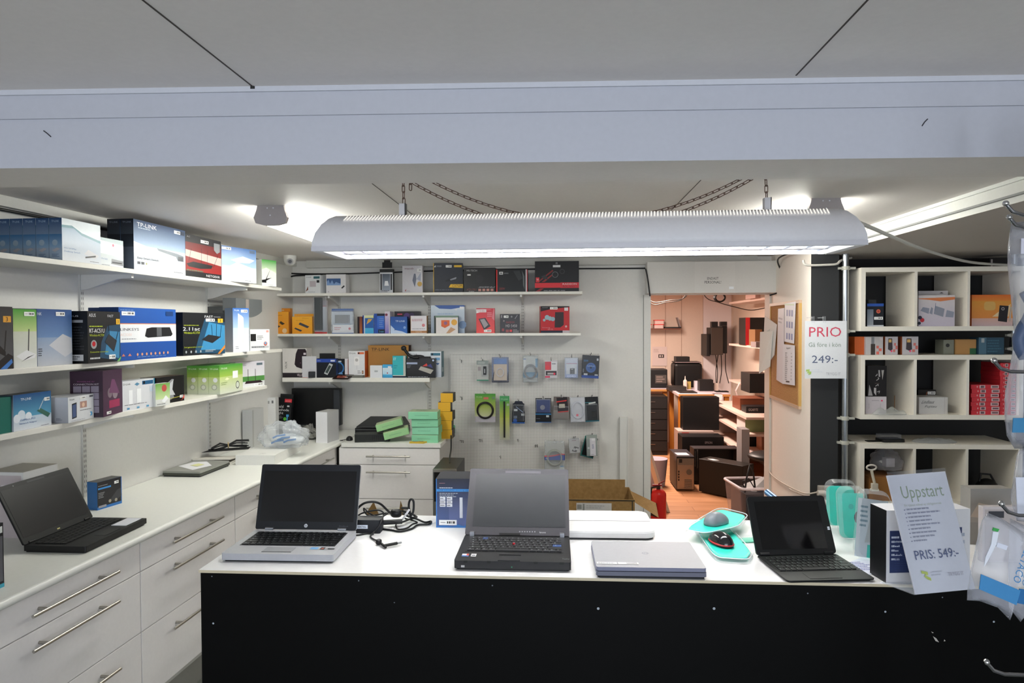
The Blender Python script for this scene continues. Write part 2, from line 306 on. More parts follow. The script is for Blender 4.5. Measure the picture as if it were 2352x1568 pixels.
# back room shell
mb = MB('paint'); mb.box(-1.5, 3.7, 10.45, 10.6, 0, CZ, 'dcc8b8')
for x in (1.62, 1.86, 2.18): mb.box(x, x+.008, 10.443, 10.45, .1, CZ, 'b39c8c')
mb.face([(2.185, 10.442, .1), (2.6, 10.442, .1), (2.6, 10.442, 2.3), (2.185, 10.442, 2.3)], 'e6dcdc'); struct(mb, 'wall_back_room_far')
mb = MB('paint'); mb.box(2.62, 2.7, 5.75, 10.45, 0, CZ, 'd9cabb'); struct(mb, 'wall_back_room_right')
mb = MB('paint'); mb.box(-1.5, -1.4, 5.75, 10.45, 0, CZ, 'd9cabb'); struct(mb, 'wall_back_room_left')
# ================================================================ LAMPS
def pendant():
    x0, x1 = -.757, .905; yc = 2.2
    t = thing('pendant_lamp', 'long white pendant fluorescent lamp hanging on chains over the counter', 'lamp', ((x0+x1)/2, yc, 1.995)); L = (x1-x0)/2
    prof = [(-.118, 0), (-.135, .012), (-.137, .03), (-.130, .058), (-.112, .086), (-.085, .108), (-.05, .121), (0, .127)]; prof = prof+[(-y, z) for y, z in reversed(prof[:-1])]
    def e(z): return .055*(z/.127)**2.2
    mb = MB('satin'); n = len(prof); vs = [(-L+e(z), y, z) for y, z in prof]+[(L-e(z), y, z) for y, z in prof]
    mb.mesh(vs, [(i, i+1, n+i+1, n+i) for i in range(n-1)], 'dcdce0', None, True)
    for sg, k in ((-1, 0), (1, n)):
        for i in range(n-1): mb.mesh([vs[k+i], vs[k+i+1], (sg*(L-e(.127))*.999, 0, .126)] if prof[i][0] < 0 or True else [], [(0, 1, 2)], 'b9bbc4')
        mb.face([vs[k+i] for i in (0, 1, n-2, n-1)], 'b9bbc4')
    # end plates and inner reflector
    mb.face([(-L+.03, -.118, 0), (-L+.03, .118, 0), (-L+.06, .10, .1), (-L+.06, -.10, .1)], 'f0f0f0'); mb.face([(L-.03, -.118, 0), (L-.03, .118, 0), (L-.06, .10, .1), (L-.06, -.10, .1)], 'f0f0f0')
    mb.box(-L, -L+.03, -.118, .118, 0, .004, 'd8d8dc'); mb.box(L-.03, L, -.118, .118, 0, .004, 'd8d8dc')
    mb.box(-L, L, -.138, -.130, .0, .014, 'cfcfd6')
    mb.build('housing', t)
    mb = MB('emit2'); k = 150  # glowing quads on the closed housing stand in for lamplight through the vents
    for i in range(k):
        xx = -L+.09+(2*L-.18)*i/k; P = lambda f, a: (xx+a, -.101+.033*f-.0028, .095+.0195*f+.0034)
        mb.face([P(0, 0), P(0, .0035), P(1, .0085), P(1, .005)], 'a8a49c')
    mb.build('glowing_vent_slits', t)
    for y in (-.055, .055):
        mb = MB('emit'); mb.cyl((-L+.07, y, .062), (L-.07, y, .062), .013, 'fcfbf4', n=12); mb.build('fluorescent_tube', t)
    mb = MB('metal')
    for i in range(25):
        x = -L+.075+(2*L-.15)*i/24
        mb.face([(x-.012, -.115, .040), (x-.012, .115, .040), (x, .115, .002), (x, -.115, .002)], 'dfe3ee'); mb.face([(x+.012, -.115, .040), (x+.012, .115, .040), (x, .115, .002), (x, -.115, .002)], 'dfe3ee')
    mb.box(-L+.06, L-.06, -.012, .012, .004, .03, 'd9dde8'); mb.box(-L+.05, L-.05, .112, .118, 0, .03, 'e0e4ee')
    mb.build('louvre', t)
    for px in (924, 1760):
        X = HY(px, 480, 2.2).x-t.location.x; mb = MB('satin'); mb.box(X-.008, X+.010, -.012, .012, .115, .165, 'd2d2d6'); mb.box(X+.010, X+.013, -.012, .012, .12, .166, '3c3c40'); mb.build('hanger', t)
    return t
pendant()
def link_mesh(mb, p, q, flip, r=.0014, w=.0052, col='6b5248'):
    p, q = Vector(p), Vector(q); d = (q-p); L = d.length; d.normalize(); a = d.orthogonal().normalized(); b = d.cross(a); s_ = a if flip else b
    c = (p+q)/2; h = L/2+.0022; pts = []
    for i in range(12):
        th = 2*PI*i/12; k = 1 if math.cos(th) > 0 else -1
        pts.append(c+d*(k*(h-w)+w*math.cos(th))+s_*w*math.sin(th))
    mb.tube(pts, r, col, 'metal', 5, True)
def chain(label, fn, n, group=None):
    mb = MB('metal'); P = [Vector(fn(i/n)) for i in range(n+1)]; o0 = P[0].copy()
    for i in range(n): link_mesh(mb, P[i]-o0, P[i+1]-o0, i % 2)
    tag(mb.build('chain', loc=o0), label, 'chain', group)
hx = [HY(px, 470, 2.2).x for px in (925, 1758)]
chain('short vertical chain holding the left end of the pendant lamp', lambda t: (hx[0]+.004*t, 2.2, CZ-.162*t), 8, 'chains above the pendant lamp')
chain('short vertical chain holding the right end of the pendant lamp', lambda t: (hx[1]-.004+.008*t, 2.2, CZ-.162*t), 8, 'chains above the pendant lamp')
def swag(xa, xb, y, sag): return lambda t: (xa+(xb-xa)*t, y, CZ-.005-sag*4*t*(1-t))
chain('long chain swagging lower behind the pendant lamp, nearer one', swag(HY(893, 430, 2.36).x, HY(1795, 420, 2.36).x, 2.36, .225), 64, 'chains above the pendant lamp')
chain('long chain swagging behind the pendant lamp, farther one', swag(HY(955, 430, 2.44).x, HY(1755, 420, 2.44).x, 2.44, .18), 56, 'chains above the pendant lamp')
chain('loose chain end dangling beside the left lamp chain', lambda t: (hx[0]+.026, 2.2, CZ-.115*t), 6, 'chains above the pendant lamp')
def ceiling_light(X, Y0, Y1, label):
    t = thing('ceiling_light', label, 'lamp', (X, (Y0+Y1)/2, CZ), 0, 'fluorescent lights on the ceiling'); L = (Y1-Y0)/2
    mb = MB('satin'); mb.box(-.06, .06, -L+.02, L-.02, -.028, 0, 'd8d8d8'); mb.build('base', t)
    mb = MB('emit3'); sec = [(-.066, -.024), (-.074, -.05), (-.06, -.078), (0, -.086), (.06, -.078), (.074, -.05), (.066, -.024)]; n = len(sec)
    vs = [(x, -L+.022, z) for x, z in sec]+[(x, L-.022, z) for x, z in sec]; mb.mesh(vs, [(i, n+i, n+i+1, i+1) for i in range(n-1)], 'fbfbf3', None, True); mb.build('diffuser', t)
    for s_ in (-1, 1):
        mb = MB('satin'); sec2 = [(-.062, 0), (-.066, -.02), (-.079, -.055), (-.070, -.08), (-.03, -.09), (.03, -.09), (.070, -.08), (.079, -.055), (.066, -.02), (.062, 0)]
        y = s_*L; ys = (y, y-s_*.025); n = len(sec2); vs = [(x, ys[0], z) for x, z in sec2]+[(x, ys[1], z) for x, z in sec2]
        mb.mesh(vs, [(i, (i+1) % n, n+(i+1) % n, n+i) for i in range(n)]+[tuple(range(n)), tuple(reversed(range(n, 2*n)))], 'b4aeb0')
        for x, z in ((0, -.045), (-.014, -.012), (.014, -.012)): mb.cyl((x, y+s_*.0012, z), (x, y, z), .003, 'f4f8ff', n=8)
        mb.build('end_cap', t)
    return t
ceiling_light(-1.313, 3.06, 4.56, 'surface fluorescent light on the ceiling to the left of the pendant lamp')
ceiling_light(1.18, 3.10, 4.60, 'surface fluorescent light on the ceiling behind the right end of the pendant lamp')
# dome camera
p = HZ(666, 587, CZ); t = thing('dome_camera', 'small white dome security camera on the ceiling in the far left corner', 'security camera', (p.x, p.y, CZ))
mb = MB('satin'); mb.cyl((0, 0, -.03), (0, 0, 0), .048, 'dcdcd8', r1=.05, n=20); mb.ell((0, 0, -.035), (.046, .046, .045), 'dcdcd8'); mb.build('housing', t)
mb = MB('gloss'); dv = (CAM-Vector((p.x, p.y, CZ-.045))).normalized(); c0 = Vector((0, 0, -.045)); mb.cyl(c0+dv*.03, c0+dv*.048, .024, '8c8a88', n=18); mb.cyl(c0+dv*.047, c0+dv*.052, .014, '141416', n=16); mb.build('lens', t)
# cables along ceiling, walls
def cable(label, pts, r, col, name='cable', f='satin', group=None, steps=6, smooth=True):
    P = [Vector(p) for p in pts]; Q = []
    if smooth and len(P) > 2:
        for i in range(len(P)-1):
            a, b, c, d = P[max(i-1, 0)], P[i], P[i+1], P[min(i+2, len(P)-1)]
            for k in range(steps):
                t = k/steps; Q.append(.5*((2*b)+(c-a)*t+(2*a-5*b+4*c-d)*t*t+(3*b-a-3*c+d)*t**3))
        Q.append(P[-1])
    else: Q = P
    o0 = Q[0].copy(); return tag(MB(f).tube([q-o0 for q in Q], r, col).build(name, loc=o0), label, 'cable', group)
cable('white power cable drooping from the pendant lamp to the top of the right cube shelving', [HY(1925, 492, 2.25), HY(2000, 522, 2.6), HY(2120, 572, 3.3), HY(2230, 602, 4.0), HY(2330, 609, 4.5)], .0075, 'c9c7bf')
cable('upper black cable along the back wall above the top shelf', [HY(620, 616, 5.63), HY(660, 627, 5.63), HY(760, 629, 5.63), HY(880, 626, 5.63), HY(1000, 622, 5.63), HY(1200, 618, 5.63), HY(1483, 616, 5.63)], .006, '202024')
cable('lower black cable sagging at the left end of the back wall top shelf', [HY(636, 640, 5.62), HY(650, 643, 5.62), HY(672, 634, 5.62), HY(695, 632, 5.62), HY(740, 631, 5.62)], .007, '242428')
cable('black cable framing the left edge of the white panel over the doorway', [HY(1483, 617, 5.49), HY(1486, 630, 5.49), HY(1490, 655, 5.49), HY(1493, 680, 5.49)], .006, '1c1c20')
cable('black cable framing the right edge of the white panel over the doorway', [HY(1768, 678, 5.48), HY(1786, 672, 5.48), HY(1791, 665, 5.45), HY(1791, 640, 5.45), HY(1792, 619, 5.42), Vector((1.640, 5.2, 2.262)), Vector((1.625, 4.6, 2.266))], .006, '1c1c20')
cable('pale conduit bending under the soffit above the dark column', [HY(1845, 597, 4.58), HY(1848, 606, 4.58), HY(1860, 609, 4.58), HY(1900, 608, 4.58), HY(1922, 606, 4.58), HY(1932, 598, 4.60), HY(1955, 592, 4.7)], .008, 'c9c5bd')
cable('black cable lying along the top of the left wall at the near end', [LP(1.2, 2.44, 2.262), LP(1.9, 2.44, 2.262), LP(2.3, 2.44, 2.258), LP(2.7, 2.44, 2.262), LP(3.6, 2.44, 2.266), LP(4.9, 2.44, 2.262)], .007, '2a2a2c')
# ================================================================ LEFT RUN OF DRAWER CABINETS
def handle(par, w, loc, rz=0):
    t = MB('metal'); t.cyl((-w/2, -.035, 0), (w/2, -.035, 0), .006, 'b8b4ac', n=10)
    for x in (-w*.3-.02, w*.3+.02): t.cyl((x, 0, 0), (x, -.03, 0), .006, 'a8a49c', n=8)
    return t.build('handle', par, loc=loc)
def cabinet(t0, t1, label, hw=.42, A=None, B=None, group='white drawer cabinets along the left wall', rows=((.742, .862), (.487, .738), (.19, .483)), dep=.58, body_h=.868, hz=(.055, .048, .06)):
    A = A or LP(t0, 1.872); B = B or LP(t1, 1.872); w = math.hypot(B.x-A.x, B.y-A.y); rz = math.atan2(B.y-A.y, B.x-A.x)
    t = thing('drawer_cabinet', label, 'cabinet', ((A.x+B.x)/2, (A.y+B.y)/2, 0), rz, group)
    mb = MB('satin'); mb.box(-w/2+.001, w/2-.001, .0, dep, .16, body_h, 'b9b8b4'); mb.box(-w/2+.001, w/2-.001, .05, dep, 0, .16, '86857f'); mb.build('body', t)
    for (a, b), hh in zip(rows, hz):
        mb = MB('lamiwhite'); mb.box(-w/2+.0018, w/2-.0018, -.019, -.0005, a, b, 'e6e3e1'); d = mb.build('drawer', t, bevel=.0012)
        handle(d, hw, (0, -.019, b-hh))
    return t
cabinet(1.105, 1.878, 'white drawer cabinet at the near end of the left run, mostly out of frame')
cabinet(1.880, 2.653, 'white drawer cabinet under the open black laptop on the left worktop')
cabinet(2.655, 3.431, 'white drawer cabinet second along the left run, just behind the counter corner')
cabinet(3.433, 4.209, 'white drawer cabinet of the left run behind the silver laptop screen')
cabinet(4.211, 4.93, 'white corner drawer cabinet at the far end of the left run')
mb = MB('lamiwhite'); A, B = LP(.9, 1.84), LP(5.53, 1.84); w_ = (B-A).length; mb.box(0, w_, 0, .615, .87, .90, 'dfe0da')
mb.cyl((0, 0, .885), (w_, 0, .885), .0152, 'dfe0da', n=12)
tag(mb.build('worktop', loc=(A.x, A.y, 0), rz=math.atan2((B-A).y, (B-A).x)), 'long white laminate worktop on the drawer cabinets by the left wall', 'worktop')
UA, UB = Vector((-1.630, 4.99, 0)), HY(1012, 1025, 4.99)
cabinet(0, 0, 'white drawer cabinet facing the counter at the back wall', .33, Vector((UA.x, 4.99, 0)), Vector((UB.x-.003, 4.99, 0)), group='white drawer cabinets at the back wall', dep=.64)
mb = MB('lamiwhite'); mb.prism([(-1.611, 4.965), (UB.x+.005, 4.965), (UB.x+.005, 5.645), (-1.584, 5.645)], .87, .90, 'e0e0da'); tag(mb.build('back_worktop', bevel=.004), 'short white worktop on the drawer cabinet at the back wall', 'worktop')
# ================================================================ FRONT COUNTER
CT = 1.06
mb = MB('blackpanel'); t = thing('sales_counter', 'long shop counter with a white top and a black painted front', 'counter', (.1, 2.2, 0))
mb.box(-1.135, 2.2, -.300, -.285, .0, 1.051, {'*': '040404', 'L': '3c3c3e'})
fo, fu, fv = (-1.135, -.300, 0), (3.335, 0, 0), (0, 0, 1.051)
def cf(x, y): p = HY(x, y, 1.9); return ((p.x-.1+1.135)/3.335, p.z/1.051)
it = []
for x, y, r in ((1374, 1397, .0035), (1640, 1397, .0035), (490, 1431, .0028), (824, 1333, .002), (1131, 1344, .002), (1855, 1362, .002), (487, 1323, .0018), (2033, 1404, .0026), (906, 1383, .0016), (2282, 1427, .0026), (2164, 1371, .0018)):
    u, v = cf(x, y); it.append(('c', u, v, r, 'a8b0b8' if r > .0025 else '70767c'))
for pts in ([(2142, 1460), (2150, 1465), (2156, 1474), (2148, 1471)], [(2138, 1449), (2144, 1452), (2141, 1453)], [(2168, 1467), (2171, 1471), (2167, 1472)]): it.append(('p', [cf(*q) for q in pts][::-1], 'b9b4ac'))
mb.art(fo, fu, fv, it); mb.build('front_panel', t)
mb = MB('lamiwhite'); mb.box(-1.139, 2.2, -.304, .295, .008+1.044, 1.06, {'*': 'ecebea', 'F': 'd0c4a8', 'L': 'd0c4a8', 'K': 'd0c4a8'}); mb.build('worktop', t)
mb = MB('satin'); mb.box(-1.13, -1.11, -.285, .28, 0, 1.051, '141416'); mb.box(-1.11, 2.2, .262, .28, .55, 1.051, '2a2a2c'); mb.box(.5, .52, -.285, .262, 0, 1.051, '2a2a2c'); mb.box(2.18, 2.2, -.285, .28, 0, 1.051, '141416'); mb.build('carcass', t)
# ================================================================ WALL SHELVES
def uprights(label, pl, px, z0, z1):
    if pl == 'L': p = HL(px, 760, 2.46); rz = math.atan2(DL.y, DL.x)
    else: p = HY(px, 760, 5.65); rz = 0
    mb = MB('satin'); mb.box(-.0125, .0125, -.010, 0, z0, z1, 'cccbc7'); z = z0+.02
    while z < z1-.02:
        for x in (-.007, .004): mb.face([(x, -.0103, z), (x+.003, -.0103, z), (x+.003, -.0103, z+.013), (x, -.0103, z+.013)], '55554f')
        z += .025
    tag(mb.build('slotted_shelf_upright', loc=(p.x, p.y, 0), rz=rz), label, 'shelf rail', 'slotted uprights on the walls')
for px, l in ((-190, 'slotted upright on the left wall at the very near end'), (186, 'slotted upright on the left wall above the small blue box'), (476, 'slotted upright on the left wall near the far shelf ends')): uprights(l, 'L', px, .96 if px > 300 else .93, 2.03)
for px, l in ((780, 'slotted upright on the back wall behind the brown router box shelf, left one'), (987, 'slotted upright on the back wall at the right end of the low shelf'), (1201, 'slotted upright on the back wall above the pegboard')): uprights(l, 'Y', px, 1.55 if px > 1100 else 1.0, 2.02)
def shelf(label, A, B, z, th, dep, wall, brx, group):
    w = math.hypot(B.x-A.x, B.y-A.y); rz = math.atan2(B.y-A.y, B.x-A.x)
    t = thing('wall_shelf', label, 'shelf', ((A.x+B.x)/2, (A.y+B.y)/2, z), rz, group)
    mb = MB('lamiwhite'); mb.box(-w/2, w/2, 0, dep, -th, 0, 'dedcd4'); mb.build('board', t, bevel=.0015)
    for x in brx:
        mb = MB('satin'); x -= w/2; mb.X = Matrix.Translation((x, 0, -th)); pts = [(.03, 0), (dep+.012, 0), (dep+.012, -.075), (dep-.03, -.07), (.10, -.022), (.03, -.018)]
        vs = [(-.008, y, z_) for y, z_ in pts]+[(.008, y, z_) for y, z_ in pts]; n = 6
        mb.mesh(vs, [(i, (i+1) % n, n+(i+1) % n, n+i) for i in range(n)]+[tuple(reversed(range(n))), tuple(range(n, 2*n))], 'd6d5d1'); mb.build('bracket', t)
    return t
for z, te, l in ((2.044, 4.68, 'top shelf on the left wall carrying the switch boxes'), (1.608, 4.68, 'middle shelf on the left wall carrying the large router boxes'), (1.367, 4.44, 'lowest shelf on the left wall carrying the small adapter boxes')):
    bx = [HL(p_, 760, 2.46).dot(DL)-.6 for p_ in (-190, 186, 476)]
    shelf(l, LP(.6, 2.155), LP(te, 2.155), z, .022, .29, 2.46, bx, 'white shelves on the left wall')
def sx(p_): return HY(p_, 760, 5.65).x
for (xa, xb, z, th, l) in ((605, 1338, 2.034, .021, 'top shelf on the back wall carrying the power supply boxes'), (619, 1334, 1.710, .021, 'middle shelf on the back wall carrying the yellow boxes'), (647, 986, 1.357, .034, 'short thick low shelf on the back wall')):
    A, B = HY(xa, 760, 5.35), HY(xb, 760, 5.35); bl = [sx(p_)-A.x for p_ in (780, 987, 1201) if sx(p_)-.02 < B.x-.0]
    shelf(l, A, B, z, th, .285, 5.65, bl, 'white shelves on the back wall')
# pegboard
A, B = HY(1033, 813, 5.63), HY(1376, 1150, 5.63)
mb = MB('pegboard'); w_ = B.x-A.x; mb.box(0, w_, 0, .012, .3, A.z, 'ffffff'); tag(mb.build('pegboard', loc=(A.x, 5.632, 0)), 'white perforated pegboard on the back wall', 'pegboard')
mb = MB('satin'); a_, b_ = HY(1424, 958, 5.6), HY(1441, 1180, 5.6); mb.box(a_.x, b_.x, 5.60, 5.645, 0, a_.z, 'dadad6'); mb.box(b_.x, b_.x+.004, 5.59, 5.6, 0, a_.z, 'e6e6e2'); tag(mb.build('leaning_board'), 'narrow white board standing against the back wall beside the doorway', 'board')
# ================================================================ CUBE SHELVING ON POLES
CYF, CYB = 4.55, 4.94
cx = [HY(p_, 700, CYF).x for p_ in (1978, 1988, 2101, 2107, 2222, 2228, 2343, 2353)]
def cube_unit(z0, z1, label):
    t = thing('cube_shelf', label, 'shelving', ((cx[0]+cx[-1])/2, CYF, z0), 0, 'white cube shelving units on poles'); X = t.location.x; h = z1-z0; d = CYB-CYF
    for nm, a, b, c, e in (('side_panel', cx[0], cx[1], 0, h), ('side_panel', cx[6], cx[7], 0, h), ('top_panel', cx[1], cx[6], h-.03, h), ('bottom_panel', cx[1], cx[6], 0, .03), ('divider', cx[2], cx[3], .03, h-.03), ('divider', cx[4], cx[5], .03, h-.03)):
        mb = MB('lamiwhite'); mb.box(a-X, b-X, 0, d, c, e, 'e8e2d6'); mb.build(nm, t)
    return t
U1, U2, U3 = (1.722, 2.132), (1.152, 1.567), (.580, .992)
cube_unit(*U1, 'topmost white cube shelf unit with the orange speaker box'); cube_unit(*U2, 'middle white cube shelf unit with the red box stacks'); cube_unit(*U3, 'lowest white cube shelf unit with the plastic bag')
def pole(px, Y, label, zs, z1):
    p = HY(px, 800, Y); t = thing('clamp_pole', label, 'pole', (p.x, Y, 0), 0, 'grey steel poles of the cube shelving')
    mb = MB('metal'); mb.cyl((0, 0, 0), (0, 0, z1), .021, 'a9adb0', n=18); mb.cyl((0, 0, 0), (0, 0, .02), .05, 'a9adb0'); mb.build('pole', t)
    for z in zs:
        mb = MB('satin'); mb.cyl((0, 0, z-.012), (0, 0, z+.012), .027, 'b9b8ae', n=14); mb.box(-.045, .06, -.012, .012, z-.007, z+.007, 'b9b8ae'); mb.build('clamp', t)
pole(1941, 4.60, 'front grey steel pole at the left side of the cube shelving', [U1[1], U1[0], U2[1], U2[0], U3[1]], 2.225)
pole(2327, 4.75, 'grey steel pole standing behind the right cubes of the shelving', [1.60, 1.69, 1.12], 2.225)
# ================================================================ PRODUCTS ON THE LEFT WALL SHELVES
S1, S2, S3 = 2.044, 1.608, 1.367
WH, GY, BK = 'e6e6e4', '8a8c90', '141416'
def router(pts): return pts
# --- top shelf
def sw_art():
    return {'F': [('g', 0, 0, 1, 1, 'd9dde2', '5f8fb4'), ('p', [(0, 1), (0, .80), (.25, .84), (.5, .70), (.8, .60), (1, .62), (1, 1)], 'dfe9f0'), ('p', [(0, .78), (.3, .80), (.5, .66), (1, .54), (1, .60), (.5, .72), (.25, .86), (0, .84)], '4d8a9a'),
                  ('t', '8-Port 10/100Mbps', .05, .28, .35, .32, '3a6ea8'), ('t', 'Desktop Switch', .05, .20, .45, .25, '3a6ea8'), ('p', [(.55, .22), (.85, .12), (.95, .22), (.66, .34)], 'cfd0d4'), ('p', [(.58, .12), (.86, .18), (.86, .22), (.58, .16)], '26262a'), ('m', .7, .04, .95, .07, 1, '666a70')],
            'L': [('g', 0, 0, 1, 1, '9fb2c4', '14406e'), ('g', 0, .3, 1, .62, '7f9db8', '2b628f'), ('t', 'TP-LINK', .2, .90, .8, .95, '9db6d0'), ('c', .45, .42, .07, '8fa2b2'), ('p', [(.2, .24), (.6, .30), (.85, .27), (.45, .2)], 'a9a4a8'), ('m', .2, .08, .8, .16, 3, '46648a')], 'T': [('r', 0, 0, 1, 1, '27527c')]}
A, B = spot(146, 234, ('L', 2.165)); h_ = ztop(A, 146, 500)-S1
o = pbox('switch_box', 'white and teal network switch box at the shelf front, glossy face to the room', 'box', A, B, S1, h_, .057, '2a5a88', sw_art(), group='row of small network switch boxes on the top left shelf')
for i in range(1, 5):
    q = dup(o, label=['', 'blue spined switch box right behind the glossy white fronted one', 'third blue spined switch box from the front of the top shelf row', 'fourth blue spined switch box in the row at the left frame edge', 'blue spined switch box deepest in the row, against the left wall'][i]); q.location = Vector(q.location)+NL*.0595*i
prod('switch_box', 'small glossy white switch box with a magenta dot between the two blue groups', 'box', 233, 286, 544, ('L', 2.19), S1, .05, WH, {'F': [('g', 0, 0, 1, 1, 'dfe3e6', '9fb4b8'), ('p', [(0, .45), (.5, .42), (1, .3), (1, .82), (0, .9)], 'f4f6f8'), ('c', .55, .78, .05, 'd8305a'), ('p', [(.45, .12), (.98, .08), (.98, .26), (.48, .30)], '8f9296'), ('r', .5, .15, .92, .2, '3a3a40'), ('t', '5-Port Switch', .03, .24, .3, .30, '3a6ea8'), ('m', .05, .04, .5, .08, 1, '666a70')]})
def big_art(title=True):
    return {'F': [('g', 0, 0, 1, .5, 'cfd3da', 'b8c4d4'), ('g', 0, .5, 1, 1, '8aa6c8', '14355f'), ('p', [(0, .34), (.4, .28), (.8, .36), (.8, .44), (.3, .48), (0, .56)], 'f2f6fa'), ('p', [(.42, .50), (.82, .46), (.96, .42), (.96, .30), (.84, .30), (.8, .38), (.45, .45)], '5c6874'), ('r', .84, .31, .95, .40, '38424e'),
                  ('t', 'TP-LINK', .06, .87, .42, .95, 'f4f6fa'), ('m', .08, .83, .35, .86, 1, 'c4d4e8'), ('t', 'Easy Smart Switch', .06, .215, .45, .265, '3c4046'), ('r', .06, .12, .11, .17, '4a4e56'), ('r', .13, .12, .18, .17, '4a4e56'), ('c', .22, .145, .02, 'a8a860'), ('m', .75, .04, .95, .06, 1, '50545c'), ('r', .90, .88, .98, .96, '2a3d5a')],
            'L': [('g', 0, 0, 1, 1, '5c6674', '101a2c'), ('g', 0, .45, 1, .7, '33404e', '141c28'), ('t', 'TP-LINK', .15, .92, .85, .955, '7c8698'), ('m', .15, .7, .85, .73, 1, '3c4858')], 'T': [('r', 0, 0, 1, 1, '22304a')]}
A, B = spot(310, 428, ('L', 2.165)); h_ = ztop(A, 310, 502)-S1
o = pbox('switch_box', 'large blue switch box with white lettering at the front of the top left shelf', 'box', A, B, S1, h_, .066, '1b3a66', big_art(), [(.76, .885, .89, .955)], 'large dark blue switch boxes on the top left shelf')
q = dup(o, label='large dark spined switch box directly behind the lettered blue one'); q.location = Vector(q.location)+NL*.069
prod('router_box', 'black and red router box on the top left shelf', 'box', 428.5, 510, 536, ('L', 2.17), S1, .07, '1a1a1c', {'F': [('r', 0, .12, 1, 1, '26262a'), ('g', 0, .14, 1, .82, '9c1d1a', '6a1a1a'), ('p', [(0, .48), (1, .36), (1, .56), (0, .64)], 'd8b8b0'), ('l', [(.15, .68), (.08, .35)], .012, '1c1c1e'), ('l', [(.42, .72), (.42, .34)], .012, '1c1c1e'), ('l', [(.6, .7), (.58, .34)], .012, '1c1c1e'), ('l', [(.9, .62), (.76, .3)], .014, '1c1c1e'), ('p', [(.02, .30), (.2, .37), (.74, .34), (.7, .26), (.4, .22), (.08, .24)], '1e1e20'), ('t', 'NETGEAR', .55, .045, .95, .10, 'e8e8e8'), ('p', [(.78, .92), (.96, .92), (.96, .72), (.87, .66), (.78, .74)], '8c9094'), ('m', .02, .13, .5, .19, 1, '5a7a60'), ('t', 'AC', .03, .93, .12, .965, 'a0a0a0')], 'T': [('r', 0, 0, 1, 1, '2a2a2c')]}, [(.4, .855, .62, .93)])
ap = [('g', 0, 0, 1, .45, 'd4d8de', 'b4c2d4'), ('g', 0, .45, 1, 1, '9cb8d4', '2b5c9c'), ('p', [(.25, .62), (.6, .76), (.95, .68), (.8, .58), (.45, .56)], 'dfe9f4'), ('p', [(.10, .36), (.42, .56), (.96, .40), (.72, .16), (.38, .13)], 'b9babe'), ('p', [(.12, .38), (.42, .57), (.95, .42), (.70, .22), (.40, .2)], 'dcdde0'), ('m', .66, .04, .95, .07, 1, '50545c'), ('r', .80, .88, .96, .97, '4a5e78')]
A, B = HL(511, 760, 2.17), HL(590, 760, 2.10); h_ = ztop(A, 511, 563)-S1
o = pbox('access_point_box', 'blue and white access point box right of the red and black router box', 'box', A, B, S1, h_, .055, 'd8dade', {'F': ap}, [(.0, .90, .26, .97)], 'blue and white access point boxes')
q = dup(o, label='access point box peeking out behind its twin on the top left shelf'); q.location = Vector(q.location)+NL*.062+DL*.045
prod('adapter_box', 'green and white box with a black antenna at the top left shelf end', 'box', 603, 636, 595, ('L', 2.17, 2.13), S1, .07, 'e4e6e0', {'F': [('g', 0, .5, 1, 1, 'e0ead0', '3c9a3c'), ('p', [(.0, .62), (.3, .7), (.9, .55), (1, .5), (0, .4)], 'e6eee0'), ('p', [(0, .22), (.25, .25), (.62, .70), (.32, .28), (.68, .33), (.3, .2), (.3, .12), (0, .12)], '17171a'), ('m', .4, .04, .9, .06, 1, '707078')]})
# --- middle shelf
prod('router_box', 'dark grey router box cut by the left frame edge on the middle shelf', 'box', -52, 29, 700, ('L', 2.17), S2, .07, '222226', {'F': [('g', 0, 0, 1, 1, '5a5c60', '2c2d30'), ('p', [(.3, 0), (.85, .25), (1, .2), (1, 0)], '1e2024'), ('p', [(.45, .3), (.78, .2), (.78, .28), (.55, .42)], '17181a'), ('l', [(.75, .3), (.8, .62)], .02, '17181a'), ('r', .72, .75, .95, .85, 'e0a030'), ('t', '3', .8, .765, .86, .835, '17181a'), ('p', [(.6, 0), (.95, .16), (.98, .1), (.8, 0)], '3f78c0')], 'T': [('r', 0, 0, 1, 1, '35363a')]}, h=.235)
prod('router_box', 'green topped white router box with a single antenna on the middle left shelf', 'box', 30, 84, 709, ('L', 2.175), S2, .07, 'd4d6d2', {'F': [('g', 0, .0, 1, .7, 'd8dad6', 'c8ccba'), ('g', 0, .62, 1, 1, 'bcd08a', '3f9a2c'), ('l', [(.62, .25), (.66, .66)], .022, '4a4c50'), ('p', [(.1, .2), (.55, .3), (.95, .22), (.9, .16), (.4, .12)], 'e2e3e4'), ('p', [(.3, .10), (.9, .22), (.6, .18)], '30343a')], 'T': [('r', 0, 0, 1, 1, '7fb060')]}, [(.45, .885, .9, .955)])
prod('access_point_box', 'blue and white access point box beside the green topped one, middle shelf', 'box', 85, 165, 709, ('L', 2.185), S2, .07, '2d5a90', {'F': [('g', 0, 0, 1, .6, 'b8bcc4', '7e98bc'), ('g', 0, .5, 1, 1, '6a8ab8', '1f4a86'), ('p', [(.32, .36), (.72, .56), (.98, .48), (1, .22), (.78, .14)], 'c4c6cc'), ('t', 'NK', .02, .89, .13, .94, 'd8dce4'), ('m', .02, .17, .16, .32, 4, '50545c')], 'T': [('r', 0, 0, 1, 1, '1d2c44')]}, [(.52, .885, .78, .955)])
prod('router_box', 'dark box lying low behind the green topped and access point boxes', 'box', 32, 150, 708, ('L', 2.30), S2, .09, '1d2a3c', {'T': [('r', 0, 0, 1, 1, '22262e')]})
